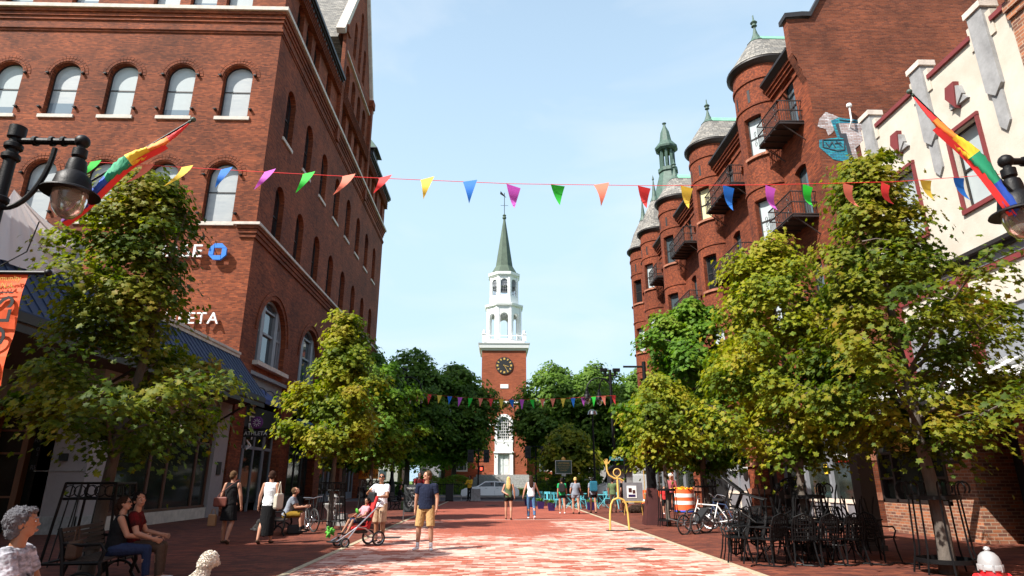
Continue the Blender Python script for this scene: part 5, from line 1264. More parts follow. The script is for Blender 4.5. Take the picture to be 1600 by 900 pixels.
bunting('distant string of small pennants hung between the far double lamps', fb, [(.005+i*.0465, c) for i, c in enumerate(cs)], .38, .74, lambda s: -.12 if s < .5 else .1, 5)

# rainbow flags, furled round their poles
def pride(x, y, z, d, ln, label, s=1):
    t = thing('flag', label, 'flag', (x, y, z), group='rainbow flags on the street lamps'); d = Vector(d).normalized()
    mb = MB(); mb.tube([(0, 0, 0), tuple(d*ln)], .016, 8); part(mb, 'flagpole', 'iron', t)
    mb = MB(); mb.sphere(tuple(d*ln), .035, 12); mb.sphere(tuple(d*(ln-.06)), .022, 10); part(mb, 'finial', 'copper_dark', t)
    side = d.cross(Vector((0, 1, 0))).normalized(); 
    if side.z > 0: side = -side
    cs_ = ['flag_red', 'flag_orange', 'flag_yellow', 'flag_green', 'flag_blue', 'flag_violet']
    hz = Vector((0, 1, 0))
    prof = [.02, .05, .08, .11, .14, .16, .17, .18, .17, .15, .12, .09, .05]
    cen = []
    for k in range(25):
        u = k/24; c = d*(ln*(1-.04-u*1.04)) + Vector((0, 0, -.02-.34*u*u-.06*math.sin(u*9))); r_ = np.interp(u*12, range(13), prof)*.33*s
        cen.append((c, r_))
    for b in range(6):
        mb = MB(); V = []; k0, k1 = b*4, b*4+4
        for k in range(k0, k1+1):
            c, r_ = cen[k]
            for q in range(13):
                a = 2*math.pi*q/13+k*.22+b*.0; rr = r_*(1+.38*math.sin(3*a+k*.7)); V.append(tuple(c+side*(rr*math.cos(a))*1.15+hz*rr*math.sin(a)))
        mb.add(V, [(i*13+q, i*13+(q+1) % 13, (i+1)*13+(q+1) % 13, (i+1)*13+q) for i in range(4) for q in range(13)]); mb.build('cloth_stripe', cs_[b], t, world=False, smooth=True)
    mb = MB(); V = []      # the folded edge of the red stripe running under the others
    for k in range(5, 25):
        c, r_ = cen[k]
        for q in range(5): a = -1.2+q*.35; V.append(tuple(c+side*(r_*1.02+.007*q)+hz*(-r_*.5+.02*q)))
    mb.add(V, [(i*5+q, i*5+q+1, (i+1)*5+q+1, (i+1)*5+q) for i in range(19) for q in range(4)]); mb.build('cloth_fold', 'flag_red', t, world=False, smooth=True)
pride(-5.55, 7.5, 5.2, (1.4, .0, 1.12), 1.72, 'rainbow flag furled on its pole at the left, red edge showing', 1.15)
pride(6.62, 6.9, 4.86, (-1.16, 0, 1.62), 1.98, 'rainbow flag hanging from the pole beside the right hand lamp', 1.15)

# tree guards
def guard(x, y, h, r, label, curls=True, n=8, top=None, rz=0):
    t = thing('tree_guard', label, 'tree guard', (x, y, 0), rz, 'iron tree guards')
    mb = MB()
    for k in range(n):
        a = 2*math.pi*(k+.5)/n; c_, s_ = math.cos(a), math.sin(a); P = [(r*1.2*c_, r*1.2*s_, 0), (r*1.02*c_, r*1.02*s_, h*.25), (r*.92*c_, r*.92*s_, h*.9)]
        if curls: P += [((r*.92+.09*(1-math.cos(q)))*c_, (r*.92+.09*(1-math.cos(q)))*s_, h*.9+.11*math.sin(q)) for q in [.5, 1, 1.6, 2.2, 2.8, 3.4, 4.0]]
        mb.tube(P, .016, 6)
    part(mb, 'cage', 'iron', t)
    mb = MB()
    for z, rr in ((h*.14, 1.08), (h*.8, .94)): mb.lathe([(r*rr-.012, z-.035), (r*rr+.012, z-.035), (r*rr+.012, z+.035), (r*rr-.012, z+.035), (r*rr-.012, z-.035)], (0, 0, 0), 20)
    part(mb, 'band', 'iron', t)
def square_guard(x, y, h, w_, label, rz=0):
    t = thing('tree_guard', label, 'tree guard', (x, y, 0), rz, 'iron tree guards')
    mb = MB()
    for sx_ in (-1, 1):
        for sy in (-1, 1): mb.tube([(sx_*(w_+.18), sy*(w_+.18), 0), (sx_*(w_+.05), sy*(w_+.05), .3), (sx_*w_*.9, sy*w_*.9, h)], .022, 6)
        for q in (-.33, .33): mb.tube([(sx_*(w_+.1), q*w_, .2), (sx_*w_*.9, q*w_, h)], .012, 5); mb.tube([(q*w_, sx_*(w_+.1), .2), (q*w_, sx_*w_*.9, h)], .012, 5)
    part(mb, 'cage', 'iron', t)
    mb = MB()
    for z, e in ((.28, w_+.06), (h, w_*.9), (h-.24, w_*.91)): mb.tube([(-e, -e, z), (e, -e, z), (e, e, z), (-e, e, z)], .022, 5, closed=True)
    for k in range(5):
        for sy in (-1, 1): e = w_*.9; mb.tube([(-e+e*2*(k+.5)/5+.085*math.cos(a), sy*e, h-.12+.085*math.sin(a)) for a in [math.pi*2*q/12 for q in range(12)]], .01, 4, closed=True)
    part(mb, 'band', 'iron', t)
square_guard(-6.64, 11.05, 1.48, .42, 'tall black guard with a ringed rail behind the couple on the bench', R(8))
square_guard(-5.35, 21.3, 1.45, .35, 'black square guard round the slender tree behind the stroller', 0)
square_guard(-5.1, 26.5, 1.5, .35, 'black square guard farther back on the left pavement', 0)
guard(7.75, 11.3, 1.55, .42, 'black curled guard round the trunk nearest the hydrant')
guard(6.45, 13.4, 1.5, .40, 'black curled guard standing among the stacked iron chairs')
guard(8.35, 25.6, 1.6, .42, 'black curled guard behind the bicycles')
guard(6.0, 22.6, 1.5, .32, 'narrow black guard beside the dark red post base', False)

# big post with flared red brown base
t = thing('lamp_post', 'black post on a flared dark red base with a red box high up', 'post', (5.67, 23.4, 0))
mb = MB(); mb.add([(sx_*.36, sy*.36, 0) for sx_, sy in ((-1,-1),(1,-1),(1,1),(-1,1))]+[(sx_*.15, sy*.15, 1.25) for sx_, sy in ((-1,-1),(1,-1),(1,1),(-1,1))], [(0,3,2,1),(4,5,6,7)]+[(i,(i+1)%4,(i+1)%4+4,i+4) for i in range(4)]); part(mb, 'base', 'iron_brown', t, False)
mb = MB(); mb.box(-.14, .14, -.14, .14, 1.25, 2.5); mb.lathe([(.09, 2.5), (.075, 5.9)], (0, 0, 0), 12); mb.tube([(0, 0, 5.7), (-.8, 0, 5.7)], .04, 8); part(mb, 'pole', 'iron', t, False)
mb = MB(); mb.box(-.32, .02, -.32, -.16, 2.5, 3.0); mb.box(-.3, .5, -.32, -.16, 2.45, 2.6); part(mb, 'basket', 'red', t, False)

# benches
def bench(x, y, rz, label, ln=1.5):
    t = thing('park_bench', label, 'bench', (x, y, 0), rz, 'cast iron park benches')
    for s_ in (-1, 1):
        mb = MB(); X = s_*ln/2
        mb.tube([(X, .28, 0), (X, .2, .12), (X, .25, .3), (X, .22, .42)], .028, 6)
        mb.tube([(X, -.3, 0), (X, -.2, .15), (X, -.24, .42), (X, -.30, .7), (X, -.36, .88)], .028, 6)
        mb.tube([(X, .22+.0, .12)]+[(X, .02+.2*math.cos(a), .12+.17*math.sin(a)) for a in [math.pi*k/8 for k in range(1, 8)]]+[(X, -.2, .12)], .02, 6)
        mb.tube([(X, .22, .42), (X, .26, .56), (X, .2, .66), (X, -.05, .65), (X, -.3, .68)], .024, 6); mb.tube([(X, .25, .42), (X, -.25, .42)], .024, 6)
        part(mb, 'leg', 'iron', t)
    mb = MB()
    for k in range(7): mb.box(-ln/2, ln/2, -.22+k*.072, -.165+k*.072, .425, .45)
    part(mb, 'seat', 'wood_dark', t, False)
    mb = MB()
    for k in range(6): z = .5+k*.065; mb.box(-ln/2, ln/2, -.27-k*.016-.012, -.25-k*.016+.008, z, z+.048)
    part(mb, 'backrest', 'wood_dark', t, False)
    return t
mat('wood_dark', (.05, .035, .028), .6, var=.3, stretch=(.6, 8, 8))
bench(-5.95, 10.25, R(-78), 'dark slatted bench under the near left maple, a couple sitting on it')
bench(-3.9, 5.0, R(-78), 'dark bench at the left edge under the grey haired woman')
bench(-6.4, 19.6, R(-80), 'dark bench by the bicycles where the man in grey sits')
bench(-5.45, 36.0, R(-90), 'far dark bench where a seated reader holds a paper')

# bicycles
def torus(mb, c, R_, r_, ax, n=28, m=6):
    a = Vector(ax).normalized(); u = a.orthogonal().normalized(); v = a.cross(u)
    mb.tube([tuple(Vector(c)+u*R_*math.cos(2*math.pi*k/n)+v*R_*math.sin(2*math.pi*k/n)) for k in range(n)], r_, m, closed=True)
def wheel(t, c, R_, name='wheel', rz=0, tire='rubber'):
    mb = MB(); torus(mb, (0, 0, 0), R_, .02, (0, 1, 0)); w_ = part(mb, name, tire, t); w_.location = c; w_.rotation_euler = (0, 0, rz)
    mb = MB(); torus(mb, (0, 0, 0), R_-.028, .009, (0, 1, 0), 24, 5)
    for k in range(14): a = 2*math.pi*k/14; mb.tube([(0, .02*(-1)**k, 0), ((R_-.03)*math.cos(a), 0, (R_-.03)*math.sin(a))], .003, 3)
    mb.tube([(0, -.05, 0), (0, .05, 0)], .022, 8); sub(mb, 'rim', 'steel', w_)
    return w_
def bicycle(x, y, rz, label, fr='black_gloss', cruiser=False, lean=0, steer=.25):
    t = thing('bicycle', label, 'bicycle', (x, y, 0), rz, 'bicycles parked along the pavements'); t.rotation_euler = (lean, 0, rz)
    wheel(t, (-.52, 0, .34), .33); wheel(t, (.52, 0, .34), .33, rz=steer)
    mb = MB(); bb, hd, st, rr, ff = (-.08, 0, .28), (.36, 0, .82), (-.22, 0, .78), (-.52, 0, .34), (.52, 0, .34)
    for a, b in ((bb, (.38, 0, .72)), (bb, st), (st, hd), (bb, rr), (st, rr)): mb.tube([a, b], .019, 8)
    mb.tube([ff, (.45, 0, .6), (.36, 0, .86), (.33, 0, .98)], .017, 8); mb.tube([st, (-.25, 0, .9)], .015, 8); part(mb, 'frame', fr, t)
    mb = MB(); hb = .98
    if cruiser: mb.tube([(.1, -.3, hb+.06), (.22, -.3, hb+.1), (.36, -.15, hb+.12), (.33, 0, hb), (.36, .15, hb+.12), (.22, .3, hb+.1), (.1, .3, hb+.06)], .014, 8)
    else: mb.tube([(.3, -.29, hb+.04), (.36, -.12, hb+.03), (.34, 0, hb), (.36, .12, hb+.03), (.3, .29, hb+.04)], .014, 8)
    part(mb, 'handlebar', 'steel', t)
    mb = MB(); mb.prism([(-.4, -.09, .92), (-.38, .09, .92), (-.2, .05, .93), (-.08, .02, .92), (-.08, -.02, .92), (-.2, -.05, .93)], (0, 0, .05)); part(mb, 'saddle', 'black', t)
    mb = MB(); torus(mb, bb, .09, .012, (0, 1, 0), 16, 5); mb.tube([bb, (-.02, -.08, .13)], .01, 6); mb.tube([bb, (-.14, .08, .43)], .01, 6); mb.box(-.07, .03, -.14, -.06, .115, .135); mb.box(-.19, -.09, .06, .14, .42, .44); part(mb, 'crank', 'steel', t)
    return t
bicycle(-5.85, 20.9, R(-62), 'dark bicycle behind the man in grey, front wheel turned', lean=.06)
bicycle(-5.45, 21.9, R(-75), 'second dark bicycle close to the slender tree on the left', 'car_white', lean=-.08)
bicycle(7.15, 20.7, R(112), 'dark blue cruiser bicycle with swept bars, rightmost of the parked bikes', 'blue_metal', True, .12, .5)
bicycle(6.65, 20.1, R(165), 'low white bicycle leaning on the pale tree trunk among the parked bikes', 'car_white', False, -.1)
t = thing('tricycle', 'low recumbent tricycle with two small front wheels and a black seat', 'tricycle', (5.85, 19.55, 0), R(12), 'bicycles parked along the pavements')
wheel(t, (-.42, -.36, .27), .27, rz=.35); wheel(t, (.02, -.36+.1, .30), .30, rz=.55); wheel(t, (.62, .25, .31), .31)
mb = MB(); mb.tube([(-.42, -.3, .27), (-.2, 0, .3), (.02, -.2, .3)], .02, 8); mb.tube([(-.7, .0, .42), (-.2, 0, .28), (.3, .1, .35), (.62, .25, .31)], .025, 8); mb.tube([(-.2, 0, .3), (-.25, -.3, .5), (-.3, -.33, .7)], .015, 6); part(mb, 'frame', 'steel', t)
mb = MB(); mb.prism([(-.3, -.2, .42), (.15, -.2, .36), (.5, -.2, .72), (.55, -.2, .7), (.2, -.2, .3), (-.3, -.2, .38)], (0, .42, 0)); part(mb, 'seat', 'black', t, False)

# wrought iron chairs and tables
def iron_chair():
    t = thing('patio_chair', 'black wrought iron chair stacked beside the near right table', 'chair', (0, 0, 0), 0, 'black iron chairs stacked round the tables')
    mb = MB(); mb.lathe([(.20, .44), (.215, .445), (.215, .46), (.001, .465)], (0, 0, 0), 14, sq=.95)
    for k in range(7): mb.tube([(-.2+.066*k, -.2, .455), (-.2+.066*k, .2, .455)], .008, 4)
    part(mb, 'seat', 'iron', t)
    mb = MB(); mb.tube([(-.2, -.18, .45), (-.21, -.24, .7), (-.17, -.28, .86), (0, -.3, .93), (.17, -.28, .86), (.21, -.24, .7), (.2, -.18, .45)], .018, 6)
    for k in (-.15, -.1, -.05, 0, .05, .1, .15): mb.tube([(k, -.19, .46), (k*1.1, -.25, .7), (k, -.29, .9-.6*k*k*3)], .012, 5)
    for k in range(5): mb.tube([(-.2, -.2-.013*k, .53+.07*k), (0, -.22-.015*k, .53+.07*k), (.2, -.2-.013*k, .53+.07*k)], .012, 4)
    part(mb, 'backrest', 'iron', t)
    for sx_ in (-1, 1):
        for sy in (-1, 1): mb = MB(); mb.tube([(sx_*.18, sy*.16, .45), (sx_*.2, sy*.19, .2), (sx_*.23, sy*.23, .01)], .016, 5); part(mb, 'leg', 'iron', t)
        mb = MB(); mb.tube([(sx_*.2, .14, .45), (sx_*.23, .18, .58), (sx_*.24, .12, .66), (sx_*.24, -.02, .66), (sx_*.21, -.24, .68)], .016, 5); part(mb, 'armrest', 'iron', t)
    return t
def iron_table(x, y, r_, label, rz=0):
    t = thing('patio_table', label, 'table', (x, y, 0), rz, 'black iron tables'); mb = MB()
    mb.lathe([(.001, .71), (r_-.01, .71), (r_, .72), (r_, .735), (.001, .735)], (0, 0, 0), 24); part(mb, 'tabletop', 'iron', t)
    for k in range(4): a = math.pi/4+k*math.pi/2; mb = MB(); c_, s_ = math.cos(a), math.sin(a); mb.tube([(r_*.8*c_, r_*.8*s_, .71), (r_*.5*c_, r_*.5*s_, .45), (r_*.55*c_, r_*.55*s_, .2), (r_*.85*c_, r_*.85*s_, .01)], .015, 6); part(mb, 'leg', 'iron', t)
    mb = MB(); mb.tube([(r_*.55*math.cos(a), r_*.55*math.sin(a), .3) for a in [2*math.pi*k/16 for k in range(16)]], .01, 5, closed=True); part(mb, 'ring', 'iron', t)
iron_table(5.6, 13.0, .52, 'round black iron table at the middle of the chair stacks'); iron_table(6.9, 13.2, .55, 'round black iron table on the right side of the chair stacks'); iron_table(6.3, 14.3, .5, 'round black iron table behind the other two'); iron_table(7.9, 14.0, .42, 'black iron table standing next to the thick black column')
ch0 = iron_chair(); ch0.location = (4.75, 12.95, 0); ch0.rotation_euler = (0, 0, R(80))
rc = random.Random(4)
lab = ['black iron chair on the ground, leftmost of the stack', 'second chair pushed in at the left end of the iron stack', 'black iron chair facing the street at the front of the stack', 'black iron chair at the front centre, legs chained together', 'iron chair turned sideways below the middle table', 'iron chair nearest the curled guard among the stacks', 'iron chair at the front right below the right table', 'iron chair right of the tables beside the black column', 'iron chair behind the left table in the stack', 'iron chair in the back row by the brick pier side', 'iron chair in the back row behind the maple trunk', 'iron chair in the back row nearest the column']
pos = [(4.85,13.3,95,0,0),(5.0,12.75,75,0,0),(5.25,12.45,20,0,0),(5.75,12.35,-5,0,0),(6.2,12.4,10,0,0),(6.0,12.75,-170,0,0),(6.75,12.5,5,0,0),(7.6,12.9,-70,0,0),(5.3,13.9,160,0,0),(5.9,15.0,175,0,0),(6.8,15.0,170,0,0),(7.7,14.8,-160,0,0)]
for l_, (x, y, a, rx, z) in zip(lab, pos): dup(ch0, (x, y, z), R(a), l_)
# chairs laid upside down or leaning on the table tops
up = [(5.0,13.2,1.0,R(180),0,15),(5.6,13.5,1.45,R(180),0,100),(6.9,13.6,1.45,R(180),0,200),(6.35,13.0,1.1,R(150),0,-60),(7.35,13.3,1.1,R(160),0,50),(5.45,13.1,1.18,R(180),0,30),(5.75,12.85,1.2,R(180),0,-25),(5.25,12.75,.95,R(-65),0,60),(6.75,13.35,1.2,R(180),0,80),(7.05,13.05,1.18,R(180),0,10),(6.2,14.25,1.2,R(180),0,130),(6.5,14.5,1.2,R(180),0,40),(7.9,14.0,1.2,R(180),0,90),(5.95,13.3,1.05,R(-75),0,-40)]
ul = ['iron chair upturned at the left end over the low chairs', 'iron chair upturned on top of the left pair', 'iron chair upturned on top of the right pair', 'iron chair tipped over between the tables and the trunk', 'iron chair tipped forward off the right table', 'iron chair upturned on the left table top, left of the pair', 'iron chair upturned on the left table top, right of the pair', 'iron chair tilted on its back against the left table', 'iron chair upturned on the right table, back of the pair', 'iron chair upturned on the right table, front of the pair', 'iron chair upturned on the rear table, left of the pair', 'iron chair upturned on the rear table, right of the pair', 'iron chair upturned on the table next to the black column', 'iron chair leaning back between the two front tables']
for l_, (x, y, z, rx, ry, a) in zip(ul, up): dup(ch0, (x, y, z), R(a), l_, rx=rx, ry=ry)
mb = MB(); ps = [(4.7+3.3*i/60, 12.2+.12*math.sin(i*.5)+.25*(i/60), .015+.012*abs(math.sin(i*1.3))) for i in range(61)]; mb.tube(ps, .014, 5)
tag(mb.build('chain', 'iron'), 'long black chain lying on the bricks along the stacked chairs', 'chain')
mb = MB(); mb.box(4.5, 4.95, 12.35, 12.75, .004, .02); mb.box(5.1, 5.5, 12.05, 12.4, .004, .02); tag(mb.build('ground_plate', 'iron'), 'dark metal anchor plates at the foot of the iron chairs', 'plate') if False else None

# fire hydrant
t = thing('fire_hydrant', 'red fire hydrant with a silver cap at the lower right corner', 'hydrant', (5.72, 7.6, .0), s=.80)
mb = MB(); mb.lathe([(.2, 0), (.2, .05), (.13, .06), (.13, .38), (.17, .40), (.17, .44), (.135, .45), (.135, .66), (.125, .68)], (0, 0, 0), 28)
for sx_ in (-1, 1): mb.tube([(0, 0, .54), (sx_*.2, 0, .54)], .085, 16)
mb.tube([(0, 0, .5), (0, -.2, .5)], .10, 16); part(mb, 'body', 'hydrant_red', t)
mb = MB(); mb.lathe([(.14, .665), (.158, .68), (.158, .73), (.15, .745), (.145, .75), (.14, .80), (.12, .86), (.08, .905), (.035, .925), (.035, .945), (.045, .95), (.03, .985), (.001, .99)], (0, 0, 0), 28)
for k in range(8): a = R(45*k+20); mb.lathe([(.001, 0), (.018, 0), (.018, .09), (.001, .095)], (.146*math.cos(a), .146*math.sin(a), .66), 8)
part(mb, 'cap', 'hydrant_silver', t)
for sx_ in (-1, 1): mb = MB(); mb.tube([(sx_*.2, 0, .54), (sx_*.235, 0, .54)], .095, 16); mb.tube([(sx_*.235, 0, .54), (sx_*.26, 0, .54)], .03, 5); part(mb, 'outlet_cap', 'hydrant_red', t)
mb = MB(); mb.tube([(0, -.2, .5), (0, -.24, .5)], .115, 16); mb.tube([(0, -.24, .5), (0, -.27, .5)], .03, 5); part(mb, 'outlet_cap', 'hydrant_red', t)

# yellow pipe figure
t = thing('pipe_sculpture', 'yellow bent pipe figure waving one hand on the right kerb', 'sculpture', (3.93, 20.75, 0), R(4))
mb = MB(); r_ = .032; H_ = .98
mb.tube([(-.31, 0, 0), (-.29, 0, .5), (-.25, 0, .78), (-.17, 0, .92), (0, 0, .98), (.17, 0, .92), (.25, 0, .78), (.29, 0, .5), (.31, 0, 0)], r_, 10)
mb.tube([(0, 0, .96), (0, 0, 1.62)], r_, 10)
mb.tube([(.2, .02, 1.5), (.06, 0, 1.57), (-.1, 0, 1.58), (-.27, 0, 1.68), (-.33, 0, 1.82), (-.34, 0, 2.02)], r_*.9, 10)
torus(mb, (0, 0, 1.76), .12, .018, (0, 1, 0), 24, 8)
part(mb, 'body', 'yellow_pipe', t)
mb = MB()
for sx_ in (-1, 1): torus(mb, (sx_*.05, 0, 1.79), .032, .008, (0, 1, 0), 12, 5)
mb.tube([(-.05, 0, 1.72), (-.02, 0, 1.69), (.03, 0, 1.70), (.06, 0, 1.73)], .007, 5); part(mb, 'face', 'iron_brown', t)
mb = MB()
for k, (dx, l_) in enumerate(((-.75, .08), (-.35, .12), (0, .13), (.35, .12), (1.15, .08))): mb.tube([(-.34+dx*.06, 0, 2.04), (-.34+dx*.06+dx*.03, 0, 2.06+l_*.6), (-.34+dx*.06+dx*.06, -.01, 2.06+l_)], [.016, .013, .009], 6)
torus(mb, (-.34, 0, 2.06), .045, .014, (0, 1, 0), 14, 6); part(mb, 'hand', 'yellow_pipe', t)
for sx_ in (-1, 1): part(MB().box(sx_*.31-.12, sx_*.31+.12, -.1, .1, 0, .02), 'foot_plate', 'iron', t, False)
part(MB().box(-.25, .25, -.12, .12, 0, .008), 'painted_shadow', 'iron', t, False)  # dark sheet on the paving standing in for the figure's shadow

# round covers and grates in the paving
def disc(x, y, r_, label, m='greystone', sq=1.0):
    mb = MB(); mb.lathe([(.001, .012), (r_, .012), (r_, -.02)], (x, y, 0), 28)
    for k in range(5): mb.tube([(x+r_*.17*(k+.6)*math.cos(a), y+r_*.17*(k+.6)*math.sin(a), .013) for a in [2*math.pi*q/20 for q in range(20)]], .006, 4, closed=True)
    tag(mb.build('manhole_cover', 'iron_rail'), label, 'manhole cover')
disc(3.35, 15.3, .33, 'round iron cover in the whitened bricks near the right kerb')
disc(-.2, 41, .5, 'far round cover in the middle of the street')
mb = MB(); mb.box(-3.35, -2.65, 18.2, 18.75, -.02, .008); tag(mb.build('drain_grate', 'iron_rail'), 'square dark grate in the road behind the stroller', 'grate')
mb = MB(); mb.box(3.7, 4.35, 17.9, 18.3, -.02, .012); tag(mb.build('utility_cover', 'greystone'), 'square cover beside the right kerb near the pipe figure', 'cover')

# chalkboard
t = thing('chalkboard_sign', 'tall black chalkboard advertising sixty cents behind the man in navy', 'sign', (-3.12, 25.0, 0), R(-6))
part(MB().box(-.42, .42, -.02, .02, .35, 1.36), 'board', 'chalk', t, False)
mb = MB()
for x0 in (-.42, .39): mb.box(x0, x0+.03, -.025, .3, .0, .03); mb.box(x0, x0+.03, -.025, .025, 0, .4)
mb.box(-.42, .42, -.02, .02, .28, .31); part(mb, 'stand', 'steel', t, False)
for s_, z, z2 in (('60¢', .30, .66), ('THIN MINTS', .1, 1.22), ('SALE', .09, 1.08), ('at the', .08, .95)):
    o = txt(s_, z, 'frame_white', 'lettering', (-.05, -.03, z2), SOUTH, .002); o.parent = t
# orange protest placard
t = thing('placard', 'orange placard with black capitals among the trees behind the stroller woman', 'sign', (-8.1, 41, 0))
part(MB().box(-.62, .62, -.02, .02, 1.6, 2.5), 'board', 'sign_yellow', t, False); part(MB().box(-.55, -.5, 0, .05, 0, 1.6).box(.5, .55, 0, .05, 0, 1.6), 'leg', 'frame_brown', t, False)
for s_, z2 in (('BLACK', 2.3), ('LIVES', 2.05), ('MATTER', 1.8)): o = txt(s_, .28, 'black', 'lettering', (.1, -.03, z2), SOUTH, .003); o.parent = t
# easel picture
t = thing('easel', 'dark display board with a small framed picture behind the pipe figure', 'easel', (6.25, 29.4, 0))
part(MB().box(-.45, .45, -.02, .02, .62, 1.42), 'board', 'grey_panel', t, False)
pc_ = part(MB().box(-.28, .16, -.035, -.022, .75, 1.28), 'picture', 'white', t, False)
sub(MB().box(-.2, -.06, -.045, -.036, 1.0, 1.18).box(-.02, .1, -.045, -.036, .95, 1.1), 'photo_shapes', 'iron_brown', pc_, False); sub(MB().box(-.22, .1, -.045, -.036, .8, .9), 'photo_shapes', 'purple', pc_, False)
part(MB().tube([(-.35, 0, .62), (-.42, .1, 0)], .02, 6).tube([(.35, 0, .62), (.42, .1, 0)], .02, 6).tube([(.55, 0, 0), (.55, 0, 1.95)], .018, 6), 'leg', 'gold', t); part(MB().box(-.5, 1.0, -.08, .02, .56, .61), 'ledge', 'yellow_pipe', t, False)

# teal cafe chairs and tables
def teal_chair():
    t = thing('cafe_chair', 'teal metal cafe chair', 'chair', (0, 0, 0), 0, 'teal metal cafe chairs')
    part(MB().box(-.2, .2, -.2, .2, .43, .46), 'seat', 'teal', t, False)
    mb = MB(); mb.tube([(-.18, -.2, .45), (-.17, -.26, .86), (.17, -.26, .86), (.18, -.2, .45)], .014, 6); mb.box(-.05, .05, -.26, -.22, .46, .86); mb.box(-.16, .16, -.275, -.255, .74, .86); part(mb, 'backrest', 'teal', t, False)
    for sx_ in (-1, 1):
        for sy in (-1, 1): mb = MB(); mb.add([(sx_*.15, sy*.15, .44), (sx_*.2, sy*.15, .44), (sx_*.2, sy*.2, .44), (sx_*.15, sy*.2, .44), (sx_*.23, sy*.23, 0), (sx_*.26, sy*.23, 0), (sx_*.26, sy*.26, 0), (sx_*.23, sy*.26, 0)], [(0,1,5,4),(1,2,6,5),(2,3,7,6),(3,0,4,7)]); part(mb, 'leg', 'teal', t, False)
    return t
def teal_table():
    t = thing('cafe_table', 'teal metal cafe table', 'table', (0, 0, 0), 0, 'teal metal cafe tables')
    part(MB().box(-.38, .38, -.38, .38, .71, .74), 'tabletop', 'teal', t, False)
    for sx_ in (-1, 1): mb = MB(); mb.tube([(sx_*.32, -.3, .71), (-sx_*.32, -.3, 0)], .016, 6); mb.tube([(sx_*.32, .3, .71), (-sx_*.32, .3, 0)], .016, 6); part(mb, 'leg', 'teal', t)
    return t
c0 = teal_chair(); c0.location = (3.4, 36.8, 0); c0.rotation_euler = (0, 0, R(200)); c0['label'] = 'teal cafe chair next to the purple planters'
t0 = teal_table(); t0.location = (4.3, 37.2, 0); t0['label'] = 'teal cafe table between the green shirt and the grey shirt'
for l_, x, y, a in (('teal cafe chair left of the green shirted walker', 3.0, 38.2, 170), ('teal cafe chair hidden partly by the green shirted walker', 3.7, 38.4, 100), ('teal cafe chair between the green shirt and the grey shirt walkers', 4.5, 36.4, 0), ('teal cafe chair just right of the grey shirt walker', 5.0, 37.8, 185), ('teal cafe chair facing the street beside the blue backpack walker', 5.4, 36.2, 30), ('teal cafe chair between the blue backpack and the olive shirt', 6.6, 35.9, -20), ('teal cafe chair next to the olive shirted man', 7.0, 37.0, 90), ('teal cafe chair in the back row behind the blue backpack', 5.9, 39.4, 180), ('teal cafe chair in the back row behind the olive shirt', 6.8, 39.6, 180), ('teal cafe chair far left of the cafe area', 2.6, 40.0, 150)):
    dup(c0, (x, y, 0), R(a), l_)
dup(t0, (6.1, 37.2, 0), 0, 'teal cafe table between the blue backpack and the olive shirt'); dup(t0, (5.2, 40, 0), 0, 'teal cafe table in the back row of the cafe area')
rng_ = np.random.default_rng(5)
for i, (l_, x, y) in enumerate((('purple planter nearest the green shirted walker', 2.9, 33.9), ('purple planter behind the nearest one, second of four', 2.5, 36.2), ('third purple planter in the row by the cafe', 2.15, 38.6), ('farthest purple planter in the row by the cafe', 2.0, 41.0), ('purple planter right of the grey shirt walker by the kerb', 5.05, 34.6))):
    t = thing('planter', l_, 'planter', (x, y, 0), 0, 'purple planters by the cafe'); mb = MB(); mb.add([(sx_*.15, sy*.15, 0) for sx_, sy in ((-1,-1),(1,-1),(1,1),(-1,1))]+[(sx_*.21, sy*.21, .40) for sx_, sy in ((-1,-1),(1,-1),(1,1),(-1,1))], [(0,3,2,1),(4,5,6,7)]+[(i_,(i_+1)%4,(i_+1)%4+4,i_+4) for i_ in range(4)]); part(mb, 'pot', 'purple', t, False)
    P = rng_.normal(0, .12, (140, 3))*np.array([.8, .8, .4])+np.array([0, 0, .45]); o = leaf_mesh('plant', P, rng_.normal(0, .5, (140, 3))+np.array([0, 0, 1]), .1, rng_, 'leaf_green', False); o.parent = t
# drum wrap, cones, sphere, pedestal, boxes
t = thing('construction_barrel', 'big round orange and white striped barrier wrap by the bicycles', 'barrier', (9.35, 32.0, 0))
mb = MB(); mb.lathe([(.5, .12), (.5, 1.1)], (0, 0, 0), 28); part(mb, 'wrap', 'orange', t)
mb = MB()
for z in (.38, .72): mb.lathe([(.505, z), (.505, z+.17)], (0, 0, 0), 28)
part(mb, 'stripe', 'white', t); mb = MB(); mb.lathe([(.505, .04), (.505, .12)], (0, 0, 0), 28); part(mb, 'hem', 'flag_blue', t)
P = rng_.normal(0, .22, (200, 3))*np.array([1, 1, .12])+np.array([0, 0, 1.13]); o = leaf_mesh('flowers', P, rng_.normal(0, .5, (200, 3))+np.array([0, 0, 1]), .12, rng_, 'flag_yellow', False); o.parent = t
def cone(x, y, label):
    t = thing('traffic_cone', label, 'cone', (x, y, 0), 0, 'orange traffic cones'); mb = MB(); mb.lathe([(.16, .03), (.03, .8), (.001, .8)], (0, 0, 0), 16); mb.box(-.2, .2, -.2, .2, 0, .03); part(mb, 'body', 'orange', t, False); mb = MB(); mb.lathe([(.118, .3), (.09, .45)], (0, 0, 0), 16); part(mb, 'band', 'white', t)
cone(8.7, 38.0, 'orange traffic cone beside the white van, left one'); cone(9.05, 37.6, 'orange traffic cone beside the white van, right one')
mb = MB(); mb.box(8.9, 9.9, 39, 39.1, .1, .95); tag(mb.build('barrier_board', 'orange'), 'orange plastic barrier panel in front of the white van', 'barrier')
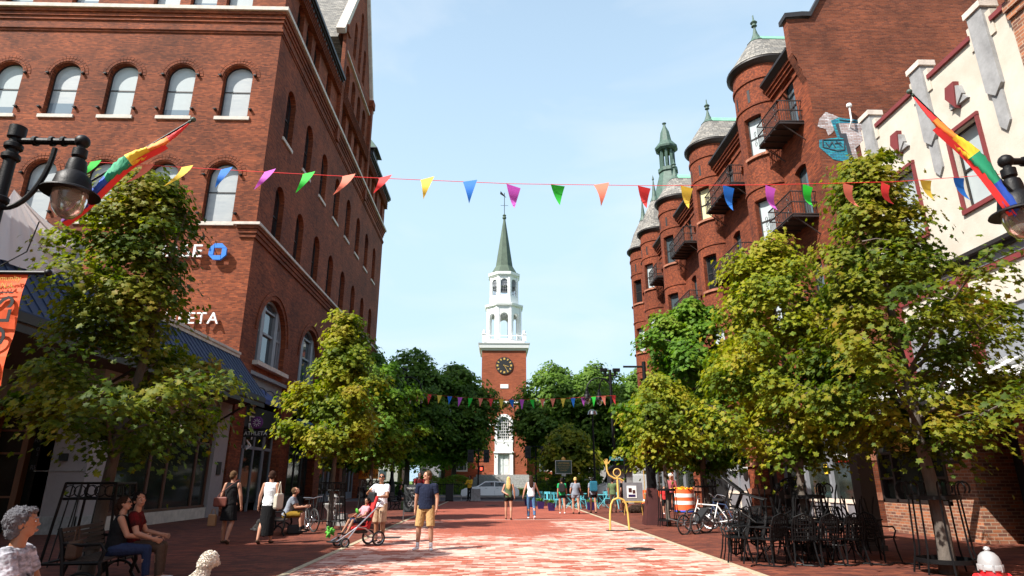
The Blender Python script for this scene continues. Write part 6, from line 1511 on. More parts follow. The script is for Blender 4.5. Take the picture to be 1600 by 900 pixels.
t = thing('stone_sphere', 'polished dark stone ball on the pavement before the black portal', 'sculpture', (10.6, 31.0, 0)); mb = MB(); mb.sphere((0, 0, .46), .42, 24); part(mb, 'ball', 'black_gloss', t); part(MB().lathe([(.3, 0), (.25, .08)], (0, 0, 0), 16), 'base', 'greystone', t)
t = thing('stone_pedestal', 'grey stone pedestal at the end of the street beside the yellow jacket', 'pedestal', (-1.55, 49.0, 0)); mb = MB(); mb.box(-.32, .38, -.3, .3, 0, .9); mb.box(-.36, .42, -.34, .34, 0, .12); bevel(part(mb, 'block', 'greystone', t, False), .03)
t = thing('drinking_fountain', 'rough stone drinking fountain behind the seated man in grey', 'fountain', (-5.75, 23.2, 0)); mb = MB(); mb.lathe([(.2, 0), (.16, .2), (.2, .5), (.3, .62), (.34, .72), (.3, .74)], (0, 0, 0), 12); mb.sphere((.0, .0, .9), .2, 10, (1, 1, .9)); mb.box(.2, .5, -.15, .2, 0, .4); part(mb, 'bowl', 'greystone', t)
for i, (x, h, l_) in enumerate(((-4.9, 1.15, 'black litter bin at the far end of the street, left one'), (-3.5, 1.2, 'black newspaper box at the far end beside the rail'), (-6.3, 1.0, 'black bollard at the far end near the white notice'))):
    t = thing('street_bin', l_, 'bin', (x, 49, 0), 0, 'black street boxes at the far kerb'); mb = MB(); mb.box(-.28, .28, -.25, .25, 0, h); part(mb, 'box', 'black', t, False); mb = MB(); mb.box(-.3, .3, -.27, .27, h, h+.06); mb.box(-.3, .3, -.27, .27, 0, .08); part(mb, 'rim', 'iron', t, False)
mb = MB()
for x in (-7.4, -6.0, -4.2, -2.6): mb.tube([(x, 48.9, 0), (x, 48.9, .42)], .04, 6)
mb.tube([(-7.4, 48.9, .42), (-2.6, 48.9, .42)], .04, 6); tag(mb.build('low_rail', 'greystone'), 'low grey pipe rail at the end of the street', 'rail')

# traffic signals
def signal(x, y, label, zc=3.6, ped=True):
    t = thing('traffic_signal', label, 'traffic signal', (x, y, 0), 0, 'black traffic signals on the cross street'); mb = MB(); mb.lathe([(.16, 0), (.14, .3), (.07, .4), (.06, 4.3)], (0, 0, 0), 10); mb.tube([(-.75, 0, zc+.5), (.75, 0, zc+.5)], .03, 6); mb.tube([(-.75, 0, zc-.45), (.75, 0, zc-.45)], .03, 6); part(mb, 'pole', 'iron', t)
    for sx_ in (-1, 1):
        mb = MB(); mb.box(sx_*.72-.26, sx_*.72+.26, -.12, .16, zc-.55, zc+.55)
        for k in range(3): mb.lathe([(.13, -.1), (.13, .1)], (0, 0, 0), 12); n = 24; mb.v[-n:] = [(sx_*.72+q[0], -.2+q[2], zc-.34+k*.34+q[1]) for q in mb.v[-n:]]
        part(mb, 'signal_head', 'black', t, False)
    if ped: p_ = part(MB().box(.05, .5, -.15, .1, 2.25, 2.75), 'pedestrian_head', 'black', t, False); sub(MB().box(.16, .36, -.17, -.155, 2.36, 2.62), 'hand_symbol', 'red_lamp', p_, False)
    return t
mr_ = mat('red_lamp', (.8, .05, .03), .5); b_ = mr_.node_tree.nodes['Principled BSDF']; b_.inputs['Emission Color'].default_value = (1, .08, .04, 1); b_.inputs['Emission Strength'].default_value = 1.5
signal(-1.6, 57.8, 'traffic signal with a lit red hand left of the church door'); signal(3.6, 57.8, 'pair of dark signal heads right of the church door', 3.95, False)
# historic marker, street name post
t = thing('historic_marker', 'dark green cast marker plaque with a gold crest on a post by the hedge', 'sign', (4.9, 46.4, 0)); part(MB().lathe([(.09, 0), (.06, .3), (.05, 1.95)], (0, 0, 0), 10), 'post', 'iron', t)
pb = part(MB().box(-.55, .55, -.04, .04, 2.0, 2.85), 'plaque', 'sign_green', t, False); sub(MB().box(-.6, .6, -.05, .05, 1.95, 2.0).box(-.6, -.55, -.05, .05, 2.0, 2.85).box(.55, .6, -.05, .05, 2.0, 2.85).box(-.6, .6, -.05, .05, 2.85, 2.9).box(-.15, .15, -.06, .06, 1.8, 1.95), 'frame', 'steel', pb, False)
mb = MB(); mb.sphere((0, 0, 2.98), .16, 14, (1, .3, 1)); sub(mb, 'crest', 'gold', pb)
for s_, z, z2 in (('UNITARIAN', .16, 2.7), ('CHURCH OF BURLINGTON', .08, 2.55), ('BUILT 1816 IN THE FEDERAL', .065, 2.42), ('STYLE AT THE HEAD OF', .065, 2.3), ('CHURCH STREET', .065, 2.18)): o = txt(s_, z, 'gold', 'lettering', (0, -.045, z2), SOUTH, .003); o.parent = pb
t = thing('street_name_post', 'black post with two teal street name blades behind the pipe figure', 'sign', (8.2, 40.6, 0)); part(MB().lathe([(.12, 0), (.08, .4), (.06, 3.0)], (0, 0, 0), 10), 'post', 'iron', t)
part(MB().box(-.95, -.05, -.02, .02, 2.72, 2.95).box(.05, .85, -.02, .02, 2.75, 2.95), 'name_blade', 'sign_teal', t, False)
for s_, x in (('CHURCH', -.5), ('PEARL', .45)): o = txt(s_, .16, 'white', 'lettering', (x, -.03, 2.84), SOUTH, .002); o.parent = t
# kiosk behind
t = thing('kiosk', 'small grey roofed kiosk behind the street name post', 'kiosk', (8.6, 52.5-8, 0)); part(MB().box(-.8, .8, -.5, .5, 0, 2.1), 'body', 'greystone', t, False); part(MB().prism([(-1.0, -.7, 2.1), (1.0, -.7, 2.1), (.5, -.7, 2.5), (-.5, -.7, 2.5)], (0, 1.4, 0)), 'roof', 'frame_dark', t, False)
# small angled flag at far right
t = thing('flag', 'blue and pink flag on a slanted pole near the far right shops', 'flag', (9.9, 40.3, 2.2)); part(MB().tube([(.5, 0, 0), (-.45, 0, 1.5)], .02, 6), 'flagpole', 'white', t)
mb = MB(); V = []
for i in range(5):
    for j in range(9): V.append((-.42+.11*i-.02*j*.2, .04*math.sin(j+i), 1.4-.15*i-.135*j))
mb.add(V, [(i*9+j, i*9+j+1, (i+1)*9+j+1, (i+1)*9+j) for i in range(4) for j in range(8)]); part(mb, 'cloth', 'flag_blue', t)
mb = MB(); V = [(x, y-.012, z) for x, y, z in V]
mb.add(V, [(i*9+j, i*9+j+1, (i+1)*9+j+1, (i+1)*9+j) for i in range(4) for j in (0, 3, 6, 7) if (i+j) % 2 == 0]); part(mb, 'cloth_patch', 'penn_violet', t)

# cars
def car(x, y, rz, label, m='car_white', L_=5.0, H_=1.45, van=False):
    t = thing('parked_car' if not van else 'parked_van', label, 'car' if not van else 'van', (x, y, -.02), rz, None)
    if not van: side = [(-L_/2, .35), (-L_/2+.02, .75), (-L_/2+.25, .95), (-1.75, 1.0), (-1.2, 1.38), (-.5, H_), (.45, H_-.02), (1.15, 1.02), (L_/2-.35, .88), (L_/2-.02, .68), (L_/2, .38), (L_/2-.1, .22), (-L_/2+.1, .22)]
    else: side = [(-L_/2, .35), (-L_/2, 1.3), (-L_/2+.15, 2.0), (L_/2-1.2, 2.0), (L_/2-.7, 1.3), (L_/2-.1, 1.1), (L_/2, .4), (L_/2-.1, .25), (-L_/2+.1, .25)]
    mb = MB(); W2 = .92; n = len(side); V = []
    for yy, k in ((-W2, 1), (-W2+.04, 1), (W2-.04, 1), (W2, 1)):
        for x_, z_ in side:
            tp = max(0, (z_-1.0))/.45*(.16 if not van else .04)
            V.append((x_, (yy+math.copysign(tp, -yy)), z_))
    F = [(r*n+i, r*n+(i+1) % n, (r+1)*n+(i+1) % n, (r+1)*n+i) for r in range(3) for i in range(n)]+[tuple(range(n))[::-1], tuple(range(3*n, 4*n))]
    mb.add(V, F); b = part(mb, 'body', m, t, True); bevel(b, .03, 2)
    for s_ in (-1, 1):
        def q(pts, e=.006): return [(x_, s_*(W2-max(0, (z_-1.0))/.45*(.16 if not van else .04)+e), z_) for x_, z_ in pts]
        w_ = [q([(-1.6, 1.02), (-1.15, 1.33), (-.42, 1.37), (-.42, 1.02)]), q([(-.34, 1.02), (-.34, 1.37), (.4, 1.36), (.98, 1.02)])] if not van else [q([(-.2, 1.3), (-.2, 1.85), (.9, 1.85), (1.3, 1.3)])]
        mb = MB(); [mb.poly(p) for p in w_]; part(mb, 'side_window', 'glass', t, False)
        mb = MB()
        if not van:
            for xx in (-1.35, -.38, .85): mb.box(xx-.008, xx+.008, s_*W2-.006, s_*W2+.006, .35, 1.0)
            for xx in (-.62, .35): mb.box(xx-.1, xx+.1, s_*(W2+.01)-.012, s_*(W2+.01)+.012, .86, .89)
        mb.box(-L_/2+.5, L_/2-.5, s_*W2-.01, s_*W2+.01, .24, .3); part(mb, 'door_seam', 'greystone', t, False)
    wxs = (-1.5, 1.55)
    for xx in wxs:
        for s_ in (-1, 1):
            mb = MB(); mb.tube([(xx, s_*.70, .33), (xx, s_*.935, .33)], .33, 24); wh = part(mb, 'wheel', 'rubber', t)
            mb = MB(); mb.tube([(xx, s_*.93, .33), (xx, s_*.945, .33)], .22, 16); hb = sub(mb, 'rim', 'steel', wh)
    mb = MB(); mb.prism([(1.1, -.72, 1.04), (.5, -.62, 1.405), (.5, .62, 1.405), (1.1, .72, 1.04)], (.02, 0, .02)) if not van else mb.prism([(L_/2-.72, -.8, 1.35), (L_/2-1.12, -.78, 1.92), (L_/2-1.12, .78, 1.92), (L_/2-.72, .8, 1.35)], (.02, 0, .02))
    part(mb, 'windscreen', 'glass', t, False)
    for s_ in (-1, 1): part(MB().box(L_/2-.3, L_/2-.03, s_*.72-.14, s_*.72+.14, .62, .76), 'headlight', 'steel', t, False); part(MB().box(-L_/2-.01, -L_/2+.2, s_*.74-.15, s_*.74+.15, .68, .84), 'tail_light', 'red', t, False)
    return t
car(-.5, 56.3, R(180), 'white saloon car passing in front of the church steps')
car(-8.6, 75, R(90), 'small white car far off beyond the lawn on the left', L_=4.6)
car(-13.5, 58.5, R(0), 'dark car glimpsed through the tree trunks at far left', 'black_gloss', L_=4.4)
car(11.2, 56, R(200), 'white van behind the orange barrier at the right end', van=True, L_=4.8)
# ============================================================ PEOPLE AND ANIMALS
mat('skin_light', (.42, .21, .135), .5, spec=.4, var=.05); mat('skin_tan', (.28, .13, .07), .5, spec=.4, var=.05); mat('skin_dark', (.12, .06, .04), .5)
CL = dict(navy=(.012, .016, .035), khaki=(.42, .26, .11), black=(.009, .009, .010), white=(.74, .76, .80), grey=(.20, .22, .26), olive=(.09, .13, .06), green=(.02, .33, .11), mustard=(.62, .36, .03), maroon=(.12, .01, .02), jeans=(.06, .13, .24), darkjeans=(.02, .03, .07), brown=(.08, .05, .035), plaid=(.30, .08, .09), red=(.45, .03, .03), stripes=(.55, .55, .60), ochre=(.20, .12, .015), beige=(.46, .33, .22), grey_hair=(.10, .10, .11), brown_hair=(.035, .016, .010), black_hair=(.012, .010, .010), blonde=(.55, .36, .14), light_brown=(.09, .05, .025), teal_dark=(.02, .12, .18), pink=(.60, .25, .28), lime=(.10, .36, .05))
for k_, c_ in CL.items(): mat('c_'+k_, c_, .9, var=.12, vs_=14, spec=.15)
def sk(v): return Vector(v)
def cone_(mb, p0, r0, p1, r1, seg=12, flat=False, ax=None, e=1.0):
    """tapered limb piece; r may be (ra, rb); e = depth factor; closed, round or flat ends"""
    p0, p1 = Vector(p0), Vector(p1); t = (p1-p0); L_ = t.length; t = t/L_ if L_ > 1e-6 else Vector((0, 0, 1))
    a = Vector(ax) if ax is not None else t.orthogonal(); a = (a-t*a.dot(t)); a = a.normalized() if a.length > 1e-5 else t.orthogonal().normalized(); b = t.cross(a)
    st = []
    if not flat: st += [(p0-t*r0*math.sin(q)*e, r0*math.cos(q)) for q in (1.35, .9, .45)]
    st += [(p0, r0), (p0.lerp(p1, .5), (r0+r1)/2), (p1, r1)]
    if not flat: st += [(p1+t*r1*math.sin(q)*e, r1*math.cos(q)) for q in (.45, .9, 1.35)]
    V = []; n = len(st)
    for p, r in st:
        for k in range(seg): q = 2*math.pi*k/seg; V.append(tuple(p+a*r*math.cos(q)+b*r*e*math.sin(q)))
    F = [(i*seg+k, i*seg+(k+1) % seg, (i+1)*seg+(k+1) % seg, (i+1)*seg+k) for i in range(n-1) for k in range(seg)]+[tuple(range(seg))[::-1], tuple(range((n-1)*seg, n*seg))]
    mb.add(V, F)
def loft(mb, st, ax=(1, 0, 0), seg=20):
    """st = [(point, half width along ax, half depth)]"""
    V = []; n = len(st)
    for i, (p, ra, rb) in enumerate(st):
        p = Vector(p); t = (Vector(st[min(i+1, n-1)][0])-Vector(st[max(i-1, 0)][0])).normalized(); a = Vector(ax); a = (a-t*a.dot(t)).normalized(); b = t.cross(a)
        for k in range(seg): q = 2*math.pi*k/seg; V.append(tuple(p+a*ra*math.cos(q)+b*rb*math.sin(q)))
    mb.add(V, [(i*seg+k, i*seg+(k+1) % seg, (i+1)*seg+(k+1) % seg, (i+1)*seg+k) for i in range(n-1) for k in range(seg)]+[tuple(range(seg))[::-1], tuple(range((n-1)*seg, n*seg))])
def fuse(mb, name, m, parent, vox=.009, it=3, noise_=0):
    me = bpy.data.meshes.new('tmp'); me.from_pydata(mb.v, [], mb.f); o = bpy.data.objects.new('tmp', me); sc.collection.objects.link(o)
    r = o.modifiers.new('r', 'REMESH'); r.mode = 'VOXEL'; r.voxel_size = vox
    s = o.modifiers.new('s', 'SMOOTH'); s.iterations = it; s.factor = .5
    dg = bpy.context.evaluated_depsgraph_get(); m2 = bpy.data.meshes.new_from_object(o.evaluated_get(dg)); bpy.data.objects.remove(o)
    m2.name = name; m2.materials.clear(); m2.materials.append(M[m]); m2.shade_smooth()
    if noise_:
        n = len(m2.vertices); co = np.empty(n*3); m2.vertices.foreach_get('co', co); co = co.reshape(-1, 3); nr_ = np.empty(n*3); m2.vertex_normals.foreach_get('vector', nr_); nr_ = nr_.reshape(-1, 3)
        d_ = np.array([noise.noise(Vector(c)*28)+.6*noise.noise(Vector(c)*60) for c in co]); m2.vertices.foreach_set('co', (co+nr_*d_[:, None]*noise_).ravel()); m2.update()
    q = bpy.data.objects.new(name, m2); col.objects.link(q); q.parent = parent; return q
def ndir(d): return Vector(d).normalized()
def person(label, x, y, face, h=1.7, skin='light', top='navy', sleeve='short', bottom='shorts', bc='khaki', hair='short', hc='brown_hair', shoes='white', socks=None,
           aL=((-.15, 0, -1), (-.05, .1, -1)), aR=((.15, 0, -1), (.05, .1, -1)), lL=((-.06, .0, -1), (-.02, 0, -1)), lR=((.06, 0, -1), (.02, 0, -1)),
           lean=(0, 0, 1), head=(0, 0), z=0, seat=None, vox=.0085, fem=False, group=None, fat=1.0, eyes=True, glasses=False, bag=None, headtilt=0, toe=(0, 0), grip=.4):
    s = h/1.76; t = thing('person', label, 'person', (x, y, z), face, group)
    up = ndir(lean); hip = .92*s if seat is None else seat+.09*s
    if seat is None:      # feet on the ground
        hip = max(-(ndir(l_[0]).z*.45+ndir(l_[1]).z*.43)*s for l_ in (lL, lR))+.075*s
    P = Vector((0, 0, hip)); X = Vector((1, 0, 0)); sw = (.165 if fem else .195)*s*(1+.25*(fat-1)); hw = (.095 if fem else .085)*s*fat
    N = P+up*.50*s; fwd = Vector((0, 1, 0))
    sh = {-1: N-up*.035*s-X*sw, 1: N-up*.035*s+X*sw}; J = {}
    for sd, A, L_ in ((-1, aL, lL), (1, aR, lR)):
        e = sh[sd]+ndir(A[0])*.285*s; w_ = e+ndir(A[1])*.245*s; hp = P+X*sd*hw; k = hp+ndir(L_[0])*.45*s; an = k+ndir(L_[1])*.42*s; J[sd] = (sh[sd], e, w_, hp, k, an, A, L_)
    body = MB(); tor = [(P-up*.10*s, .10*s*fat, .085*s*fat), (P-up*.03*s, .155*s*fat, .112*s*fat), (P+up*.07*s, .158*s*fat, .112*s*fat), (P+up*.19*s, (.125 if fem else .142)*s*fat, .098*s*fat*(1 if fat < 1.05 else 1.15)), (P+up*.31*s, .150*s*fat, .108*s*fat), (P+up*.41*s, (.15 if fem else .168)*s, .098*s), (P+up*.475*s, .12*s, .075*s), (P+up*.51*s, .058*s, .055*s)]
    loft(body, tor)
    ya, ti = head; hc_ = N+up*.06*s; hd = Matrix.Rotation(ya, 3, 'Z') @ Matrix.Rotation(headtilt, 3, 'Y') @ Matrix.Rotation(-ti, 3, 'X')
    H = N+Vector((0, 0, .185*s))+fwd*.012*s+Vector((up.x, up.y, 0))*.12*s
    cone_(body, N-up*.02*s, .056*s, H-Vector((0, 0, .06*s)), .052*s)
    def hp_(v): return H+hd @ (Vector(v)*s)
    def ell(mb, c, r_, seg=16):
        V, F = _sph((0, 0, 0), 1, seg, seg//2, r_); mb.add([tuple(hp_(Vector(c)+Vector(v))) for v in V], F)
    ell(body, (0, -.012, .018), (.076, .094, .098)); ell(body, (0, .012, -.035), (.060, .068, .074)); ell(body, (0, .035, -.078), (.036, .034, .028))
    ell(body, (0, .090, -.018), (.0135, .016, .013)); ell(body, (0, .083, .004), (.009, .011, .026)); ell(body, (0, .082, -.056), (.024, .012, .007)); ell(body, (0, .080, -.068), (.020, .011, .006))
    for q in (-1, 1): ell(body, (q*.078, -.008, -.012), (.010, .018, .030)); ell(body, (q*.030, .074, .024), (.022, .012, .010))
    mrt = .052 if fem else .058
    for sd in (-1, 1):
        S_, e, w_, hp, k, an, A, L_ = J[sd]
        cone_(body, S_, mrt*s*fat**.5, e, .040*s*fat**.5); cone_(body, e, .041*s*fat**.5, e.lerp(w_, .35), .038*s); cone_(body, e.lerp(w_, .35), .038*s, w_, .026*s)
        cone_(body, hp, .088*s*fat, k, .056*s*fat**.7); cone_(body, k, .055*s*fat**.7, k.lerp(an, .35)+Vector((0, -.012*s, 0)), .056*s*fat**.6); cone_(body, k.lerp(an, .35)+Vector((0, -.012*s, 0)), .056*s*fat**.6, an, .034*s)
        # hand: palm, four unequal fingers, thumb
        d = ndir(A[1]); pr = X*(-sd); pl = (pr-d*pr.dot(d)).normalized() if abs(d.dot(pr)) < .95 else Vector((0, 0, -1)); wd = d.cross(pl).normalized()      # wd: across the palm
        if wd.dot(fwd) < 0 and abs(d.z) > .5: wd = -wd
        pc = w_+d*.045*s; cone_(body, w_+d*.012*s-wd*.012*s, .024*s, w_+d*.070*s-wd*.010*s, .022*s, e=.8); cone_(body, w_+d*.012*s+wd*.012*s, .024*s, w_+d*.068*s+wd*.016*s, .021*s, e=.8)
        for f_i, (o_, l1) in enumerate(((.030, .062), (.011, .072), (-.009, .068), (-.028, .052))):
            b0 = w_+d*.078*s+wd*o_*s; b1 = b0+(d+pl*grip*.5).normalized()*l1*.5*s+wd*o_*.12*s; b2 = b1+(d+pl*grip*1.6).normalized()*l1*.48*s
            cone_(body, b0, .0092*s, b1, .0088*s, 8); cone_(body, b1, .0088*s, b2, .0072*s, 8)
        b0 = w_+d*.025*s+wd*.026*s; b1 = b0+(wd+d*.9+pl*.3).normalized()*.036*s; b2 = b1+(wd*.35+d+pl*.4).normalized()*.032*s
        cone_(body, b0, .012*s, b1, .0105*s, 8); cone_(body, b1, .0105*s, b2, .0088*s, 8)
        fd = Vector((toe[0]*sd, 1, 0)).normalized(); fd = Vector((fd.x, fd.y, 0)); sl = ndir(L_[1]); ftip = Vector((0, 0, 0))
        cone_(body, an-Vector((0, 0, .03*s)), .036*s, an-Vector((0, 0, .045*s))+fd*.12*s, .03*s, e=.9)
    b_ = fuse(body, 'body', 'skin_'+skin, t, vox, 2)
    # shoes
    if shoes:
        for sd in (-1, 1):
            an = J[sd][5]; L_ = J[sd][7]; fd = Vector((toe[0]*sd, 1, 0)).normalized(); mb = MB(); zb = an.z-.075*s
            rise = max(0, -ndir(L_[1]).y)*.0; heel = 0
            if ndir(L_[1]).y < -.25: heel = .09*s      # trailing foot up on its toes
            cone_(mb, an+Vector((0, 0, -.035*s))-fd*.02*s, .044*s, an+Vector((0, 0, -.048*s-heel*.9))+fd*.13*s, .040*s, e=.72, ax=(1, 0, 0)); cone_(mb, an+Vector((0, 0, -.045*s-heel*.9))+fd*.1*s, .042*s, an+Vector((0, 0, -.052*s-heel))+fd*.17*s, .034*s, e=.7, ax=(1, 0, 0))
            o = fuse(mb, 'shoe', 'c_'+shoes, t, vox, 2)
            if socks: mb = MB(); kk = J[sd][4]; u_ = (kk-an).normalized(); cone_(mb, an-u_*.01, .041*s, an+u_*.09*s, .043*s, flat=True); fuse(mb, 'sock', 'c_'+socks, t, vox, 1)
    # top
    g = .016*s
    if top:
        mb = MB(); low = -.05 if bottom != 'dress' else -.02
        loft(mb, [(P+up*low*s, .166*s*fat+g*(1.1 if fat > 1 else .8), .122*s*fat+g)]+[(p+(Vector((0, 0, 0))), ra+g, rb+g) for p, ra, rb in tor[2:6]]+[(tor[6][0], tor[6][1]+g*.8, tor[6][2]+g*.8), (N+up*.012*s, .068*s, .064*s)])
        for sd in (-1, 1):
            S_, e = J[sd][0], J[sd][1]; cone_(mb, S_-X*sd*.06*s, (.066 if sleeve else .055)*s, S_-X*sd*(0 if sleeve else .035*s), (.064 if sleeve else .05)*s)
            if sleeve in ('short', 'long'):
                f_ = .62 if sleeve == 'short' else 1.0; cone_(mb, S_, .068*s*fat**.4, S_.lerp(e, f_), (.062 if sleeve == 'short' else .05)*s*fat**.4, flat=True); cone_(mb, S_, .066*s, S_.lerp(e, .1), .066*s)
            if sleeve == 'long': cone_(mb, e, .05*s, J[sd][2], .036*s); 
        fuse(mb, 'top', 'c_'+top, t, vox, 3, .0055)
    if bottom in ('shorts', 'pants'):
        mb = MB(); loft(mb, [(P-up*.115*s, .11*s*fat, .10*s*fat)]+[(p, ra+g*.7, rb+g*.7) for p, ra, rb in tor[1:3]]+[(P+up*.10*s, .15*s*fat+g*.4, .105*s*fat+g*.4)])
        for sd in (-1, 1):
            S_, e, w_, hp, k, an, A, L_ = J[sd]
            if bottom == 'shorts': q = hp.lerp(k, .97 if not fem else .42); cone_(mb, hp, .099*s*fat, q, (.088 if not fem else .1)*s*fat, flat=True); cone_(mb, hp, .099*s*fat, hp.lerp(k, .1), .098*s*fat)
            else: cone_(mb, hp, .097*s*fat, k, .068*s*fat); cone_(mb, k, .067*s*fat, an+(k-an)*.06, .055*s, flat=True); cone_(mb, k, .067*s*fat, k.lerp(an, .2), .066*s*fat)
        fuse(mb, bottom if bottom == 'shorts' else 'trousers', 'c_'+bc, t, vox, 3, .004)
    if bottom in ('skirt', 'dress'):
        ln = .76*s if bottom == 'skirt' else .40*s; mb = MB(); w0 = .165*s*fat; bk = P-Vector((0, 0, ln))
        loft(mb, [(P+up*.12*s, w0*.88, .115*s), (P+up*.02*s, w0+g, .13*s), (P-Vector((0, 0, ln*.5)), w0*1.12, .15*s), (bk, w0*(1.12 if bottom == 'skirt' else 1.25), .17*s)])
        fuse(mb, 'skirt' if bottom == 'skirt' else 'dress_skirt', 'c_'+bc, t, vox, 2, .005)
    # hair
    if hair:
        mb = MB(); ell(mb, (0, -.026, .034), (.084, .090, .096), 18)
        if hair in ('short', 'bob', 'long', 'tail', 'bun'):
            ell(mb, (0, -.05, -.005), (.080, .068, .085), 16)
            for q in (-1, 1): ell(mb, (q*.066, -.01, .035), (.022, .045, .05), 10)
        if hair == 'bob': ell(mb, (0, -.045, .03), (.098, .095, .10)); ell(mb, (0, -.06, -.05), (.085, .06, .06)); ell(mb, (0, .03, .09), (.06, .05, .03))
        if hair == 'long':
            loft(mb, [(hp_((0, -.06, .02)), .085*s, .05*s), (hp_((0, -.085, -.10)), .092*s, .045*s), (hp_((0, -.10, -.22)), .105*s, .045*s), (hp_((0, -.11, -.34)), .085*s, .035*s), (hp_((0, -.11, -.42)), .04*s, .02*s)])
        if hair == 'tail': loft(mb, [(hp_((0, -.08, .05)), .03*s, .03*s), (hp_((0, -.13, .0)), .04*s, .035*s), (hp_((0, -.13, -.12)), .035*s, .03*s), (hp_((0, -.11, -.2)), .015*s, .015*s)])
        if hair == 'bun': ell(mb, (0, -.10, .075), (.04, .04, .035), 10)
        ho = fuse(mb, 'hair', 'c_'+hc, t, vox*.8, 2, .006)
        if vox < .0068:
            nv = len(ho.data.vertices); co = np.empty(nv*3); ho.data.vertices.foreach_get('co', co); co = co.reshape(-1, 3); nn = np.empty(nv*3); ho.data.vertex_normals.foreach_get('vector', nn); nn = nn.reshape(-1, 3)
            rg = np.random.default_rng(6); ix = rg.integers(0, nv, 1500); h_ = leaf_mesh('hair_strand', co[ix]+nn[ix]*.003, nn[ix]+rg.normal(0, .25, (1500, 3)), .026, rg, 'c_'+hc, False); h_.parent = t
    if eyes:
        for q in (-1, 1):
            mb = MB(); ell(mb, (q*.030, .078, .006), (.012, .006, .006), 8); o = mb.build('eye', 'c_white', t, world=False, smooth=True, uv=False); mb = MB(); ell(mb, (q*.030, .083, .006), (.0058, .003, .0058), 8); o2 = mb.build('iris', 'black'); o2.parent = o
            mb = MB(); ell(mb, (q*.031, .083, .030), (.017, .005, .004), 8); mb.build('eyebrow', 'c_'+(hc if hc != 'grey_hair' else 'grey'), t, world=False, smooth=True, uv=False)
        mb = MB(); ell(mb, (0, .0905, -.061), (.022, .004, .0045), 8); mb.build('lips', 'lips', t, world=False, smooth=True, uv=False)
    if glasses:
        mb = MB()
        for q in (-1, 1): ell(mb, (q*.033, .090, .008), (.028, .005, .020), 12); cone_(mb, hp_((q*.06, .085, .012)), .003, hp_((q*.08, -.01, .005)), .003, 6)
        cone_(mb, hp_((-.01, .095, .012)), .003, hp_((.01, .095, .012)), .003, 6); mb.build('glasses', 'black_gloss', t, world=False, smooth=True, uv=False)
    t['_'] = 0; del t['_']
    return t, J, P, N, s, up
mat('lips', (.35, .09, .08), .4)
mat('c_stripes', (.55, .55, .60), .9, c2=(.012, .012, .014), vs_=7, stretch=(1, 1, 2.6), spec=.1)
mat('c_maroon', (.14, .008, .010), .9, c2=(.010, .008, .008), vs_=6, spec=.1)
D = R
# man in navy, walking toward the camera and looking to his right hand side
person('man in a navy T-shirt and khaki shorts striding along the street, head turned aside', -1.62, 15.2, D(172), 1.74, 'light', 'navy', 'short', 'shorts', 'khaki', 'short', 'light_brown', 'white', 'white',
       aR=((.16, -.06, -1), (.10, -.10, -1)), aL=((-.22, .0, -1), (-.02, .25, -1)), lL=((-.10, .12, -1), (-.05, -.02, -1)), lR=((.12, .05, -1), (.05, -.05, -1)), head=(D(-50), 0), fat=1.12, vox=.007, toe=(.3, 0))
# woman behind the stroller
person('woman in a white T-shirt, beige shorts and sunglasses raising her phone over the stroller', -2.98, 16.9, D(150), 1.70, 'tan', 'white', 'short', 'shorts', 'beige', 'tail', 'black_hair', 'black', None,
       aR=((.25, .62, -.55), (-.75, .55, .35)), aL=((-.3, .35, -.8), (.35, .9, -.05)), lL=((-.05, .02, -1), (-.02, -.04, -1)), lR=((.08, -.06, -1), (.04, -.1, -1)), head=(D(30), D(-18)), fat=1.14, vox=.007, glasses=True)
person('woman seen from behind in a short black dress walking away, reddish brown handbag', -6.78, 16.8, D(-6), 1.76, 'light', 'black', None, 'dress', 'black', 'short', 'light_brown', 'brown', None,
       aR=((.30, .0, -1), (.10, .18, -1)), aL=((-.28, -.05, -1), (-.12, .12, -1)), lL=((-.03, .10, -1), (-.0, .02, -1)), lR=((.03, -.06, -1), (.02, -.42, -.9)), fem=True, vox=.0075, head=(D(-20), 0), eyes=False, fat=1.05)
person('woman in a white tank top and long black skirt walking with a canvas tote', -5.8, 16.8, D(-4), 1.76, 'light', 'white', None, 'skirt', 'black', 'short', 'brown_hair', 'brown', None,
       aR=((.18, -.05, -1), (.0, .35, -1)), aL=((-.25, -.1, -1), (-.1, .1, -1)), lL=((-.03, -.10, -1), (0, -.35, -.9)), lR=((.03, .10, -1), (.01, .0, -1)), fem=True, vox=.0075, head=(D(25), 0), eyes=False)
# seated man with phone by the bikes
person('seated man in a grey T-shirt and mustard shorts bent over his phone on the bench', -6.2, 19.55, D(-82), 1.75, 'light', 'grey', 'short', 'shorts', 'ochre', 'short', 'light_brown', 'black', 'black', aR=((.1, .45, -.8), (-.15, .9, .05)), aL=((-.1, .45, -.8), (.15, .9, .1)),
       lL=((-.12, 1, .02), (-.02, .12, -1)), lR=((.14, 1, .0), (.02, .05, -1)), lean=(0, .32, 1), head=(0, D(-38)), seat=.47, vox=.008)
